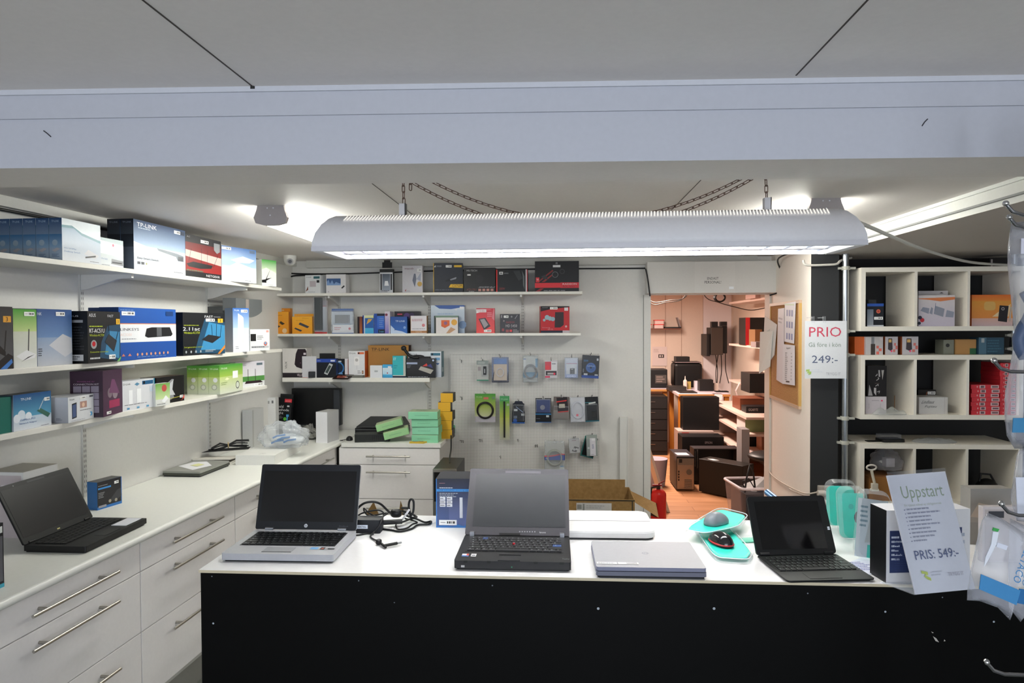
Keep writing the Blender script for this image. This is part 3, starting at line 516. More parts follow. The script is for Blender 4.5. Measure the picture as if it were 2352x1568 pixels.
asus = {'F': [('r', 0, 0, 1, 1, '1f2124'), ('p', [(.35, .10), (1, .0), (1, .75), (.6, .72), (.4, .4)], '24445e'), ('p', [(.5, .16), (.95, .06), (.98, .6), (.62, .62)], '3c7ea8'), ('t', 'ASUS', .04, .89, .24, .955, 'd8dade'), ('t', 'FAST', .60, .89, .78, .94, 'd8dade'), ('t', 'RT-AC51U', .05, .585, .50, .665, 'f0f0f0'), ('t', 'Wireless-AC750', .05, .515, .48, .56, 'b8c832'), ('m', .05, .69, .5, .73, 1, 'b8c832'), ('c', .17, .36, .085, '9a9c9e'), ('c', .17, .37, .05, 'b02028'), ('p', [(.5, .40), (.62, .56), (.88, .42), (.78, .20)], '3a3e44'), ('l', [(.64, .54), (.62, .74)], .014, '101214'), ('l', [(.84, .40), (.93, .62)], .014, '101214'), ('r', .86, .75, .98, .86, 'e0b030'), ('t', '3', .90, .77, .94, .84, '1a1a1a'), ('t', 'Extensive coverage', .06, .19, .6, .23, 'b8c832'), ('m', .05, .06, .45, .13, 1, 'c8cacc'), ('p', [(.86, 0), (.95, 0), (1, .06), (1, .10)], '70b060')],
        'L': [('r', 0, 0, 1, 1, '0e0f11'), ('t', 'ASUS', .1, .89, .6, .92, 'c0c2c6'), ('r', .15, .78, .8, .83, '9a9ca0'), ('m', .1, .25, .85, .72, 9, '3c3e42'), ('r', .1, .05, .8, .17, 'c8c8c8'), ('m', .14, .07, .75, .15, 2, '55555a')], 'T': [('r', 0, 0, 1, 1, '27292c')]}
A, B = HL(201, 760, 2.135), HL(276, 760, 2.145)
pbox('router_box', 'black wireless router box with yellow green lettering and a red round badge', 'box', A, B, S2, ztop(A, 201, 714)-S2, .10, '17181a', asus, [(.62, .06, .82, .145)])
lk = {'F': [('g', 0, 0, 1, 1, '1c4c9c', '1f56a8'), ('r', 0, .34, 1, .69, 'e2e4e8'), ('r', 0, .685, 1, .70, 'e08a50'), ('t', 'LINKSYS', .02, .56, .32, .61, '2a2e36'), ('t', 'AC3200', .02, .46, .20, .51, 'e2c8c0'), ('m', .04, .39, .35, .42, 1, '8c9098'), ('p', [(.42, .45), (.45, .60), (.54, .625), (.88, .625), (.93, .48), (.9, .44), (.47, .42)], '1e2024'), ('r', .63, .44, .72, .62, '56585c')] + [('c', .29+.077*i, .10, .028, 'd89878') for i in range(8)] + [('p', [(.03+i*.1, .08), (.09+i*.1, .08), (.06+i*.1, .13)], 'c87a70') for i in range(2)] + [('m', .02, .94, .35, .965, 1, '7fa8dc'), ('r', .80, .86, .94, .95, '123a72'), ('m', .28, .04, .9, .06, 1, '7fa0d0')],
      'L': [('g', 0, 0, 1, 1, '123a70', '163a72'), ('r', 0, .34, 1, .69, '17407c')], 'T': [('r', 0, 0, 1, 1, '2a62b0')]}
A, B = HL(273, 760, 2.15), HL(404, 760, 2.165)
o = pbox('router_box', 'wide blue router box with a white band on the middle left shelf', 'box', A, B, S2, ztop(A, 273, 705)-S2, .095, '1f56a8', lk, [(.04, .85, .25, .925)], 'wide blue router boxes')
q = dup(o, label='twin of the wide blue router box, only its right end showing'); q.location = Vector(q.location)+NL*.101+DL*.06
fa = {'F': [('r', 0, 0, 1, 1, '1d2226'), ('p', [(.25, .05), (1, 0), (1, .78), (.5, .85), (.35, .4)], '1f4a66'), ('p', [(.4, .12), (1, .1), (1, .7), (.6, .78)], '3a86b4'), ('t', 'FAST', .50, .885, .70, .94, 'dadcde'), ('m', .72, .89, .95, .93, 1, '8c9094'), ('t', '2.11ac', -.0, .58, .38, .66, 'eef0f0'), ('t', 'Wireless-AC1750', .02, .505, .38, .555, 'b8c832'), ('m', .02, .69, .4, .72, 1, 'b8c832'), ('p', [(.42, .36), (.58, .48), (.9, .42), (.68, .27)], '2c2e32'), ('l', [(.68, .46), (.66, .72)], .014, '101214'), ('l', [(.78, .44), (.79, .74)], .014, '101214'), ('l', [(.88, .42), (.91, .7)], .014, '101214'), ('t', '3rd generation router', .02, .17, .45, .21, 'b8c832'), ('r', .82, .77, .95, .87, 'e0b030'), ('t', '3', .86, .785, .90, .855, '1a1a1a'), ('p', [(.86, 0), (1, .14), (1, .22), (.80, 0)], 'd8842c')] + [('c', .06+.11*i, .085, .03, '9aa0a4') for i in range(4)] + [('m', .5, .06, .75, .12, 2, 'b8bcc0')], 'T': [('r', 0, 0, 1, 1, '3a3d40')]}
A, B = HL(420, 760, 2.17), HL(516, 760, 2.14)
pbox('router_box', 'black and blue router box with three antennas pictured, middle left shelf', 'box', A, B, S2, ztop(A, 420, 717)-S2, .075, '1b1d20', fa, [(.52, .795, .74, .865)])
tl = {'F': [('g', 0, 0, 1, .6, 'dfe2e6', 'c0d0e4'), ('g', 0, .55, 1, 1, 'a8c4e4', '2a66b4'), ('p', [(.30, .20), (.52, .24), (.62, .20), (.62, .80), (.32, .88)], 'f0f1f3'), ('p', [(.50, .22), (.68, .2), (.66, .78), (.52, .84)], 'd0d2d6'), ('t', 'TP-LINK', .08, .93, .4, .965, 'e8ecf4'), ('m', .15, .06, .4, .14, 2, '8c9098')],
      'L': [('g', 0, 0, 1, 1, '9a9ea6', '3a5a80')], 'T': [('r', 0, 0, 1, 1, '2a5a98')]}
A, B = HL(535, 760, 2.19), HL(572, 760, 2.13)
pbox('access_point_box', 'tall blue and white box near the far end of the middle left shelf', 'box', A, B, S2, ztop(A, 535, 707)-S2, .10, '4a74a8', tl, [(.5, .90, .9, .965)])
A, B = HL(574, 760, 2.19), HL(619, 760, 2.12)
pbox('docking_box', 'small white box with a black square at the middle left shelf end', 'box', A, B, S2, ztop(A, 574, 756)-S2, .06, 'dcdedf', {'F': [('p', [(.03, .45), (.3, .45), (.3, .78), (.03, .78)], '1a1c1e'), ('m', .36, .5, .7, .72, 3, '7a7c82'), ('c', .78, .32, .10, 'c86a58'), ('c', .78, .34, .06, '6a9ac0'), ('r', .05, .12, .95, .22, 'b4b6ba'), ('m', .08, .13, .9, .21, 1, '4c4e54'), ('r', .82, .85, .95, .95, 'd89a90')]})
# wall device under the top shelf
p = HL(515, 700, 2.44); t = thing('wall_device', 'dark grey wall mounted device under the far end of the top left shelf', 'wall device', LP(p.dot(DL), 2.455, 1.86), math.atan2(DL.y, DL.x))
mb = MB('satin'); mb.box(-.19, .02, -.11, 0, -.08, .04, '55585a'); mb.build('body', t)
mb = MB('satin'); n = 14; pts = [(-.19, .045)]+[(-.19+.36*i/n, -.035-.045*math.sin(PI*min(1, i/n*1.0))**.8) for i in range(n+1)]+[(.17, .045)]
mb.X = Matrix.Translation((0, -.20, .05)); vs = [(a, 0, b) for a, b in pts]+[(a, .09, b) for a, b in pts]; k = len(pts)
mb.mesh(vs, [(i, (i+1) % k, k+(i+1) % k, k+i) for i in range(k)]+[tuple(range(k)), tuple(reversed(range(k, 2*k)))], '6a6d6e', None); mb.box(-.06, -.02, -.002, .05, -.06, .04, '9a8f88'); mb.build('cover', t)
# --- lowest shelf
pbox('adapter_box', 'teal spined box at the left frame edge on the lowest left shelf', 'box', *spot(-50, 22, ('L', 2.17)), S3, .135, .12, '14665a', {'R': [('r', 0, 0, 1, 1, '0f6a58')]})
A, B = HL(27, 760, 2.165), HL(114, 760, 2.175)
pbox('adapter_box', 'blue and white adapter box with a circuit card pictured, lowest left shelf', 'box', A, B, S3, ztop(A, 27, 908)-S3, .06, 'c4ccd4', {'F': [('g', 0, .3, 1, 1, '5aa0c0', '1a4a80'), ('g', 0, 0, 1, .36, 'd4d8de', 'b8ccdc'), ('c', .2, .42, .14, 'd0dae4'), ('c', .38, .36, .12, 'dce2ea'), ('c', .08, .34, .12, 'dce2ea'), ('p', [(.6, .48), (.7, .54), (.97, .34), (.9, .24)], '3c6a5c'), ('l', [(.66, .5), (.8, .8)], .025, 'c0c8d0'), ('t', 'TP-LINK', .18, .82, .46, .89, 'eef2f8'), ('t', '150Mbps PCI', .16, .24, .55, .31, '2c5a9a'), ('t', 'Network Adapter', .14, .15, .6, .21, '2c5a9a'), ('m', .7, .02, .95, .05, 1, '60646c')], 'T': [('r', 0, 0, 1, 1, '3a3c40')], 'L': [('g', 0, 0, 1, 1, 'b0b8c0', '2a3a4c')]}, [(.80, .73, .95, .83)])
dk = {'F': [('r', 0, 0, 1, 1, 'd4d6da'), ('p', [(.14, .12), (.32, .16), (.32, .76), (.14, .72)], '23252a'), ('p', [(.16, .17), (.30, .2), (.30, .7), (.16, .67)], '4a5a84'), ('r', .45, .5, .72, .76, 'b08a80'), ('c', .58, .62, .09, 'd8b8a0'), ('t', 'D-Link', .06, .87, .24, .93, '3a3c42'), ('m', .45, .38, .9, .44, 1, '70747c'), ('c', .88, .2, .09, '5aa0d0'), ('c', .84, .2, .05, 'e4e8ea'), ('r', .82, .88, .97, .96, '5a5c62'), ('m', .1, .04, .8, .07, 1, '8c9098')], 'L': [('g', 0, 0, 1, 1, '9a9ca2', 'c0c2c8'), ('m', .1, .1, .6, .2, 2, '60646c')], 'T': [('r', 0, 0, 1, 1, 'c0c2c6')]}
A, B = HL(153, 760, 2.135), HL(212, 760, 2.155)
o = pbox('camera_box', 'small white box with a phone and photo pictured, lowest left shelf', 'box', A, B, S3, ztop(A, 153, 913)-S3, .055, 'b8bac0', dk, [(.44, .86, .66, .95)], 'small white camera boxes')
q = dup(o, label='second small white camera box, spine showing beside the blue adapter box'); q.location = Vector(q.location)+NL*.06
pk = {'F': [('g', 0, 0, 1, 1, '5a2c50', '4a2446'), ('c', .35, .5, .11, '7a6a74'), ('c', .62, .48, .13, '8a7a84'), ('r', .3, .16, .85, .33, '9c2050'), ('p', [(.3, .5), (.45, .8), (.6, .78), (.85, .45)], '6c3a60')],
      'L': [('g', 0, 0, 1, 1, '3a1c34', '42203c'), ('t', 'POWERLINE AV', .22, .76, .75, .79, '8c4a7c'), ('t', 'CONNECTION KIT', .10, .70, .88, .735, 'ccc0c8')] + [('r', .1+.27*i, .1+.148*j, .34+.27*i, .235+.148*j, '8a8090') for i in range(3) for j in range(4)], 'T': [('r', 0, 0, 1, 1, '4a3048')]}
A, B = HL(234, 760, 2.12), HL(278, 760, 2.165)
pbox('adapter_box', 'tall purple connection kit box on the lowest left shelf', 'box', A, B, S3, ztop(A, 234, 852)-S3, .135, '3e1e38', pk, [(.15, .04, .38, .10)])
A, B = HL(279, 760, 2.165), HL(353, 760, 2.15)
pbox('adapter_box', 'white and teal edged network kit box right of the purple box', 'box', A, B, S3, ztop(A, 279, 876)-S3, .05, 'd6d8dc', {'F': [('t', 'D-Link', .02, .86, .24, .92, '2a2c32'), ('p', [(.36, .86), (.44, .80), (.52, .86), (.44, .92)], '5a8aa8'), ('r', .60, .82, .95, .95, '1f5a84'), ('c', .66, .885, .05, '16202a'), ('r', .18, .2, .3, .68, 'eceef0'), ('r', .42, .22, .56, .7, 'eceef0'), ('m', .05, .18, .95, .21, 1, '4a4e56'), ('r', .12, .04, .2, .1, '5a9ac0'), ('r', .42, .04, .5, .1, '5a9ac0'), ('r', .72, .04, .8, .1, '5a9ac0'), ('r', .84, .55, .94, .75, 'c4d0dc'), ('r', .965, 0, 1, 1, '2c7a98')], 'R': [('r', 0, 0, 1, 1, '2c7a98')], 'T': [('r', 0, 0, 1, 1, 'b8bcc0')]})
A, B = HL(355, 760, 2.135), HL(388, 760, 2.125)
pbox('adapter_box', 'small green and white box in front of the black headset box', 'box', A, B, S3, ztop(A, 355, 882)-S3, .03, 'd8dad6', {'F': [('g', 0, .3, 1, 1, 'c4d8a0', '6aa04a'), ('c', .6, .78, .16, 'b8504a'), ('p', [(.4, .2), (.7, .45), (.9, .3), (.6, .12)], 'eceef0'), ('m', .1, .05, .8, .12, 1, '787c80')]})
A, B = HL(357, 760, 2.175), HL(421, 760, 2.165)
pbox('headset_box', 'black open fronted headset box with a red corner on the lowest left shelf', 'box', A, B, S3, ztop(A, 357, 868)-S3, .09, '121214', {'F': [('p', [(.25, .2), (.35, .75), (.55, .9), (.62, .88), (.5, .55), (.62, .2), (.5, .12)], '8a8c90'), ('p', [(.4, .3), (.48, .75), (.6, .86), (.56, .5), (.66, .28)], 'c0c2c6'), ('l', [(.1, .12), (.9, .2)], .02, 'b8b040'), ('p', [(.86, .02), (1, .12), (1, .26), (.92, .08)], 'd84030')], 'T': [('r', 0, 0, 1, 1, '3a1618')]}, [(.82, .14, .95, .24)])
gr = {'F': [('g', 0, 0, 1, .7, 'd4d8c8', 'b8cc6c'), ('g', 0, .6, 1, 1, 'a0c04c', '3f9434'), ('r', .55, .5, .78, .76, 'e6e8ea'), ('c', .76, .24, .14, '2c2e32'), ('c', .76, .24, .11, 'd0d6c8'), ('t', 'TP-LINK', .05, .86, .32, .92, 'e8f0e0'), ('m', .05, .3, .4, .42, 2, '8a9c60'), ('p', [(.2, .5), (.3, .56), (.4, .5), (.3, .46)], 'e8f0c0')],
      'L': [('g', 0, 0, 1, .7, 'c8cebc', 'b0c468'), ('g', 0, .6, 1, 1, '9cbc50', '4a963c'), ('t', 'TP-LINK', .1, .86, .9, .91, 'dfe8d8'), ('c', .5, .25, .1, 'a4aa98'), ('c', .5, .25, .07, 'ced2c4'), ('c', .6, .5, .08, 'e0e2e4')], 'T': [('r', 0, 0, 1, 1, '5aa048')]}
A, B = HL(503, 760, 2.14), HL(556, 760, 2.15)
o = pbox('adapter_box', 'green powerline adapter box standing frontmost of the three, lowest left shelf', 'box', A, B, S3, ztop(A, 503, 840)-S3, .066, '8cb850', gr, group='green powerline adapter boxes')
q = dup(o, label='middle green powerline adapter box of the three'); q.location = Vector(q.location)+NL*.068
q = dup(o, label='green powerline adapter box nearest the wall of the three'); q.location = Vector(q.location)+NL*.136
A, B = HL(540, 760, 2.25), HL(606, 760, 2.17)
pbox('router_box', 'white router box with a green band at the far end of the lowest left shelf', 'box', A, B, S3, ztop(A, 540, 832)-S3, .06, 'd4d2d8', {'F': [('g', 0, 0, 1, 1, 'd8dadc', 'c8c4cc'), ('r', .2, .22, 1, .42, '4f8a44'), ('l', [(.42, .2), (.42, .70)], .025, '3a2c34'), ('l', [(.68, .2), (.67, .70)], .025, '3a2c34'), ('p', [(.3, .14), (.95, .14), (.85, .24), (.35, .24)], '3a2630'), ('r', .72, .84, .93, .93, '5a6a74'), ('t', 'AC1200', .1, .84, .35, .88, '8c8c94')]}, [(.62, .03, .95, .12)])
# ================================================================ THINGS ON THE LEFT WORKTOP
Z9 = .9
q = LP(2.475, 2.20); 
A, B = HL(53, 1085, 2.29), HL(132, 1067, 2.29)
pbox('carton', 'large white and grey carton behind the black laptop on the left worktop', 'box', A, B, Z9, ztop(A, 53, 1085)-Z9, .165, 'd2d2d0', {'F': [('m', .55, .7, .9, .8, 1, '70646a'), ('p', [(0, 0), (.6, .5), (1, 0)], 'c0bcc0')], 'L': [('r', .3, 0, .95, .95, 'b8aeb0'), ('r', .4, .72, .8, .80, 'd8d4d6')], 'T': [('g', 0, 0, 1, 1, 'b4b0a6', 'a8a49a')]}, [(.62, .72, .86, .80)], f='satin')
A, B = HZ(224, 1172, Z9), HZ(280, 1155, Z9)
pbox('adapter_box', 'small blue and black box standing alone on the left worktop', 'box', A, B, Z9, ztop(A, 224, 1108)-Z9, .06, '2a6cb0', {'F': [('r', 0, 0, 1, 1, '2f6fb4'), ('r', .0, .1, .97, 1, '2c2c30'), ('m', .04, .83, .5, .87, 1, 'a0a0a4'), ('r', .03, .72, .55, .78, '3a86c8'), ('m', .04, .4, .3, .62, 4, '8a8a90'), ('p', [(.5, .25), (.8, .55), (.95, .6), (.98, .3), (.7, .15)], '4a4a50'), ('c', .5, .22, .06, '9a9484'), ('c', .75, .2, .06, '9a9484'), ('r', .04, .06, .35, .14, '9a9aa0')], 'T': [('r', 0, 0, 1, 1, '4a4a4c')]}, [(.68, .8, .86, .9)])
A, B = HL(-45, 1250, 1.93), HL(8, 1250, 1.93)
pbox('adapter_box', 'black and teal edged box cut by the left frame edge on the left worktop', 'box', A, B, Z9, .215, .05, '20242c', {'F': [('r', 0, .0, 1, .06, '3a9ab0'), ('r', .6, .85, .95, .95, 'd8dad8'), ('r', .75, .1, .95, .8, '5a5a60')]})
# ================================================================ LAPTOPS
def rrect(x0, x1, y0, y1, r, n=5):
    P = []
    for cx_, cy_, a in ((x1-r, y0+r, -90), (x1-r, y1-r, 0), (x0+r, y1-r, 90), (x0+r, y0+r, 180)):
        for i in range(n+1): th = math.radians(a+90*i/n); P.append((cx_+r*math.cos(th), cy_+r*math.sin(th)))
    return P
def keyboard(t, w, d, y0, y1, kx, rows, kc, gap, z, legend='b8bcc0', deckc='1a1a1c', blue=False, nub=False):
    mb = MB('satin'); mb.box(-kx/2-.004, kx/2+.004, y0-.003, y1+.003, z-.001, z+.0006, deckc); rh = (y1-y0)/rows; rn = random.Random(rows)
    pats = [[1]*14, [1.4]+[1]*11+[1.6], [1.6]+[1]*11+[1.4], [1.9]+[1]*10+[2.1], [1.2, 1, 1.1, 1.1, 5.2, 1.1, 1, 1, 1, .9]]
    if rows > 5: pats = [[.9]*16]+pats
    for j in range(rows):
        p_ = pats[j]; tot = sum(p_); x = -kx/2; yb = y1-(j+1)*rh
        for i, k in enumerate(p_):
            kw = kx*k/tot; c = '31487a' if (blue and ((j == 3 and i == len(p_)-1) or (j == 0 and i == 2))) else kc
            mb.box(x+gap/2, x+kw-gap/2, yb+gap/2, yb+rh-gap/2, z+.0005, z+.0030, c)
            if k < 2 and legend: mb.face([(x+kw*.3, yb+rh*.55, z+.0032), (x+kw*.42, yb+rh*.55, z+.0032), (x+kw*.42, yb+rh*.75, z+.0032), (x+kw*.3, yb+rh*.75, z+.0032)], legend)
            x += kw
    if nub: mb.cyl((-.004, (y0+y1)/2-.004, z), (-.004, (y0+y1)/2-.004, z+.0065), .004, 'c8202c', n=10)
    return mb.build('keyboard', t)
def laptop(name, label, A, B, z, d, th, lh, phi, C, cat='laptop', bez=(.014, .024, .014, .014), kb=None, rad=.006, lidth=.008, kind=''):
    w = math.hypot(B.x-A.x, B.y-A.y); rz = math.atan2(B.y-A.y, B.x-A.x)
    t = thing(name, label, cat, ((A.x+B.x)/2, (A.y+B.y)/2, z), rz)
    mb = MB('satin'); mb.prism(rrect(-w/2+.006, w/2-.006, .008, d-.004, rad), .0, .006, C['under']); mb.prism(rrect(-w/2, w/2, 0, d, rad), .006, th, C['body'], None, C['deck'])
    if kind == 'think':
        mb.art((-w/2, 0, th), (w, 0, 0), (0, d, 0), [('p', [(.90, .16), (.96, .185), (.985, .20), (.93, .17)], '8a8e90'), ('t', 'ThinkPad', .925, .10, .985, .135, '9a9ea2')])
        for x in (-.4, -.2, .2, .42): mb.box(x*w-.006, x*w+.006, -.0008, .004, th-.006, th+.0004, '0a0a0b')
        mb.box(-w*.44, -w*.41, -.0006, 0, .009, .015, 'b0b0b0'); mb.box(-w*.01, w*.0, -.0006, 0, .010, .014, '2c7a5a')
    base = mb.build('base', t, bevel=.0012)
    kx, y0, y1, rows, kc, gap, leg = kb
    keyboard(t, w, d, y0, y1, kx, rows, kc, gap, th, leg, C.get('kd', '1a1a1c'), kind == 'think', kind == 'think')
    if kind != 'tab' or True:
        mb = MB('satin'); tw, ty0, ty1 = C['tp']; mb.box(-tw/2-.01, tw/2-.01, ty0, ty1, th, th+.0006, C['tpc']); mb.box(-tw/2-.01, tw/2-.01, ty0-.003, ty0-.001, th, th+.0010, C['under'])
        if kind == 'think': mb.box(-tw/2-.012, tw/2-.008, ty1+.003, ty1+.012, th, th+.0022, '26262a'); mb.box(-tw/2-.012, tw/2-.008, ty0-.012, ty0-.002, th, th+.0018, '26262a')
        mb.build('touchpad', t)
    lid = thing('lid', None, None, (0, d-.004, th+.002), rot=(-math.radians(phi), 0, 0)); lid.parent = t
    def kid(mb, nm): return mb.build(nm, lid)
    mb = MB('satin'); P = rrect(-w/2, w/2, 0, lh, rad)
    vs = [(x, 0, y) for x, y in P]+[(x, lidth, y) for x, y in P]; n = len(P)
    mb.mesh(vs, [(i, n+i, n+(i+1) % n, (i+1) % n) for i in range(n)], C['lidedge']); mb.mesh(vs, [tuple(range(n))], C['bezel'], C.get('bf')); mb.mesh(vs, [tuple(reversed(range(n, 2*n)))], C['back'])
    l, b, r, tt = bez
    if kind == 'hp': mb.art((-w/2, 0, 0), (w, 0, 0), (0, 0, lh), [('c', .5, .06, .028, 'c8ccd2'), ('ti', 'hp', .487, .037, .508, .082, '1b2434'), ('t', 'EliteBook', .83, .05, .92, .068, '50545c'), ('c', .49, .955, .008, '2a3040')])
    if kind == 'think': mb.art((-w/2, 0, 0), (w, 0, 0), (0, 0, lh), [('t', 'lenovo', .715, .035, .775, .06, 'b8babc'), ('r', .36, .93, .72, .965, '5c5a60'), ('r', .33, .0, .53, .03, '0c0c0e')]+[('r', .52+.024*i, .045, .532+.024*i, .06, '8a8c90') for i in range(7)])
    if kind == 'tab': mb.art((-w/2, 0, 0), (w, 0, 0), (0, 0, lh), [('r', .955, .40, .967, .425, 'd8dce0'), ('r', .97, .40, .982, .425, 'd8dce0'), ('r', .955, .43, .967, .455, 'd8dce0'), ('r', .97, .43, .982, .455, 'd8dce0'), ('c', .035, .62, .006, '3a3c40')])
    if kind == 'dark': mb.art((-w/2, 0, 0), (w, 0, 0), (0, 0, lh), [('r', .38, .94, .62, .97, '4a4c4e'), ('c', .2, .955, .008, 'a0a2a4'), ('r', .46, .03, .50, .05, 'c0b878')])
    mb.build('panel', lid)
    mb = MB(C.get('sf', 'screen')); mb.box(-w/2+l, w/2-r, -.0006, .0004, b, lh-tt, C['screen']); mb.build('display', lid)
    for s_ in (-1, 1):
        mb = MB('metal' if kind in ('hp', 'think') else 'satin'); x = s_*w*C.get('hx', .42)
        if kind != 'think': mb.cyl((x-.014, d-.001, th+.003), (x+.014, d-.001, th+.003), .006, C['hinge'], n=12)
        if kind == 'think': mb.box(x-.007, x+.007, d-.012, d+.002, th, th+.012, 'b8bac0')
        mb.build('hinge', t)
    return t, w
HP = dict(under='15171b', body='a7a9ae', deck='a9abae', lidedge='8c9096', bezel='12161e', back='9a9ca0', screen='04050a', sf='screen', hinge='b0b4bc', tp=(.09, .02, .062), tpc='8f9194', kd='2c2e30', hx=.36)
A, B = HZ(508, 1290, CT), HZ(766, 1294, CT)
t, w = laptop('laptop', 'open silver laptop with a black screen at the left of the counter', A, B, CT, .242, .026, .214, 17, HP, bez=(.012, .026, .012, .022), kb=(.292, .080, .212, 6, '17191c', .003, '8a8e94'), kind='hp')
mb = MB('satin'); mb.art((-w/2, 0, .0264), (w, 0, 0), (0, .242, 0), [('r', .74, .19, .81, .27, '6aa0d0'), ('r', .83, .19, .87, .27, '30343c'), ('p', [(.835, .2), (.86, .2), (.86, .26)], 'd07050'), ('r', .90, .2, .96, .235, '3c3e42')]); mb.build('palm_rest_stickers', t)
TP = dict(under='0e0e10', body='252528', deck='232326', lidedge='2b2c33', bezel='504e54', back='1c1c20', screen='33363b', sf='dullscreen', hinge='b4b6ba', tp=(.06, .016, .05), tpc='2c2c30', kd='1a1a1c', hx=.43)
A, B = HZ(1043, 1309, CT), HZ(1312, 1314, CT)
t, w = laptop('laptop', 'open black laptop with a red nub in the middle of the counter', A, B, CT, .243, .028, .238, 40, TP, bez=(.022, .028, .012, .022), kb=(.285, .085, .215, 6, '2b2b2f', .0028, 'a8acac'), kind='think', lidth=.012)
mb = MB('satin'); mb.art((-w/2, 0, .0284), (w, 0, 0), (0, .243, 0), [('r', .05, .14, .11, .24, 'd8dae0'), ('r', .05, .14, .11, .18, '4a78b8'), ('r', .09, .17, .11, .24, 'c85040'), ('r', .13, .14, .175, .24, 'dcdcdc'), ('r', .137, .16, .168, .20, '70757c')]); mb.build('palm_rest_stickers', t)
TB = dict(under='0b0b0c', body='1d1f1f', deck='222525', lidedge='131314', bezel='0f1012', back='1a1a1c', screen='050507', sf='screen', bf='gloss', hinge='161618', tp=(.09, .012, .055), tpc='272a2a', kd='191a1b', hx=.4)
A, B = HZ(1809, 1341, CT), HZ(2011, 1336, CT)
t, w = laptop('tablet', 'black tablet clipped into a thin black keyboard at the right of the counter', A, B, CT, .205, .009, .176, 27, TB, cat='tablet', bez=(.02, .016, .024, .016), kb=(.222, .070, .182, 5, '1c1e1f', .0025, '8a9a90'), kind='tab', rad=.010)
LB = dict(under='0a0a0b', body='141416', deck='17181a', lidedge='0d0e14', bezel='262928', back='111113', screen='17191a', sf='dullscreen', hinge='161618', tp=(.09, .02, .065), tpc='2c2e2e', kd='0e0e10', hx=.4)
A, B = Vector((-1.80, 2.475, 0)), Vector((-1.80, 2.865, 0))
t, w = laptop('laptop', 'open black laptop on the left worktop with a white slip on its palm rest', A, B, Z9, .252, .027, .245, 27, LB, bez=(.012, .024, .012, .018), kb=(.34, .10, .225, 5, '161719', .003, '505452'), kind='dark')
mb = MB('satin'); mb.box(w*.20, w*.48, .02, .085, .027, .0285, 'd2d4dc'); mb.build('paper_slip', t)
def closed_laptop(label, A, B, z, d, C, art=None, th=.03, stick=True, group=None):
    w = math.hypot(B.x-A.x, B.y-A.y); rz = math.atan2(B.y-A.y, B.x-A.x); t = thing('closed_laptop', label, 'laptop', ((A.x+B.x)/2, (A.y+B.y)/2, z), rz)
    mb = MB('satin'); mb.prism(rrect(-w/2+.005, w/2-.005, .004, d-.004, .008), 0, .007, '1a1c24'); mb.prism(rrect(-w/2, w/2, 0, d, .008), .007, th*.6, C[0]); mb.build('base', t, bevel=.001)
    mb = MB('satin'); mb.prism(rrect(-w/2+.001, w/2-.001, .001, d, .008), th*.6+.0018, th, C[1], None, C[2]); mb.art((-w/2, 0, th), (w, 0, 0), (0, d, 0), art or []); mb.build('lid', t, bevel=.001)
    return t, w
A, B = HZ(1369, 1327, CT), HZ(1624, 1331, CT)
t, w = closed_laptop('closed silver laptop near the front edge of the counter', A, B, CT, .232, ('6e7080', '80839a', 'a0a0a3'), [('c', .50, .52, .045, '8c8d92'), ('ti', 'hp', .482, .485, .512, .555, 'a6a7aa')], th=.031)
for x0, x1 in ((-.485, -.30), (-.29, -.10)):
    mb = MB('satin'); mb.art((-w/2, 0, .0315), (w, 0, 0), (0, .232, 0), [('r', .5+x0, .10, .5+x1, .17, 'dcdcdc')]+([('m', .5+x0+.01, .11, .5+x1-.01, .16, 1, '8c8c90')] if x0 < -.4 else [('r', .5+x1-.11+.012*i, .11, .5+x1-.105+.012*i, .16, '6c6c70') for i in range(8)])); mb.build('sticker', t)
A, B = HZ(342, 1104, Z9), HZ(435, 1107, Z9); A, B = LP(3.70, 2.205), LP(4.03, 2.205)
t, w = closed_laptop('closed grey laptop with papers on its lid on the left worktop', A, B, Z9, .235, ('55584e', '8a8c84', '8f908a'), th=.032)
mb = MB('matte'); mb.art((-w/2, 0, .0325), (w, 0, 0), (0, .235, 0), [('p', [(.12, .30), (.52, .12), (.88, .55), (.80, .85), (.42, .95)], 'dcdce0')], eps=.0006); mb.build('paper_sheet', t)
mb = MB('matte'); mb.art((-w/2, 0, .034), (w, 0, 0), (0, .235, 0), [('p', [(.40, .42), (.58, .36), (.66, .60), (.48, .68)], 'd8d8a0')], eps=.0006); mb.build('yellow_note', t)
# ================================================================ PRODUCTS ON THE BACK WALL SHELVES
T1, T2, T3 = 2.034, 1.710, 1.357
Yf = 5.38
def bp(name, label, x0, x1, yt, z, cols, art=None, stk=None, y=Yf, d=.06, y2=None, cat='box', group=None, f='gloss'):
    A, B = HY(x0, 740, y), HY(x1, 740, y2 or y); return pbox(name, label, cat, A, B, z, ztop(A, x0, yt)-z, d, cols, art, stk, group, f)
bp('adapter_box', 'small white box with a teal spine at the left of the back wall top shelf', 702, 737, 632, T1, 'd4d6d8', {'F': [('t', 'D-Link', .08, .86, .4, .93, '3c4a54'), ('r', .55, .8, .95, .93, '2f6068'), ('r', .3, .36, .7, .68, 'b4aab0'), ('r', .75, .58, .93, .72, '22262a'), ('p', [(.02, .1), (.18, .4), (.2, .2)], '7a4a3a'), ('m', .2, .05, .9, .1, 1, '8c9098')], 'L': [('r', 0, 0, 1, 1, '1e5a66')]}, d=.10, y2=5.36)
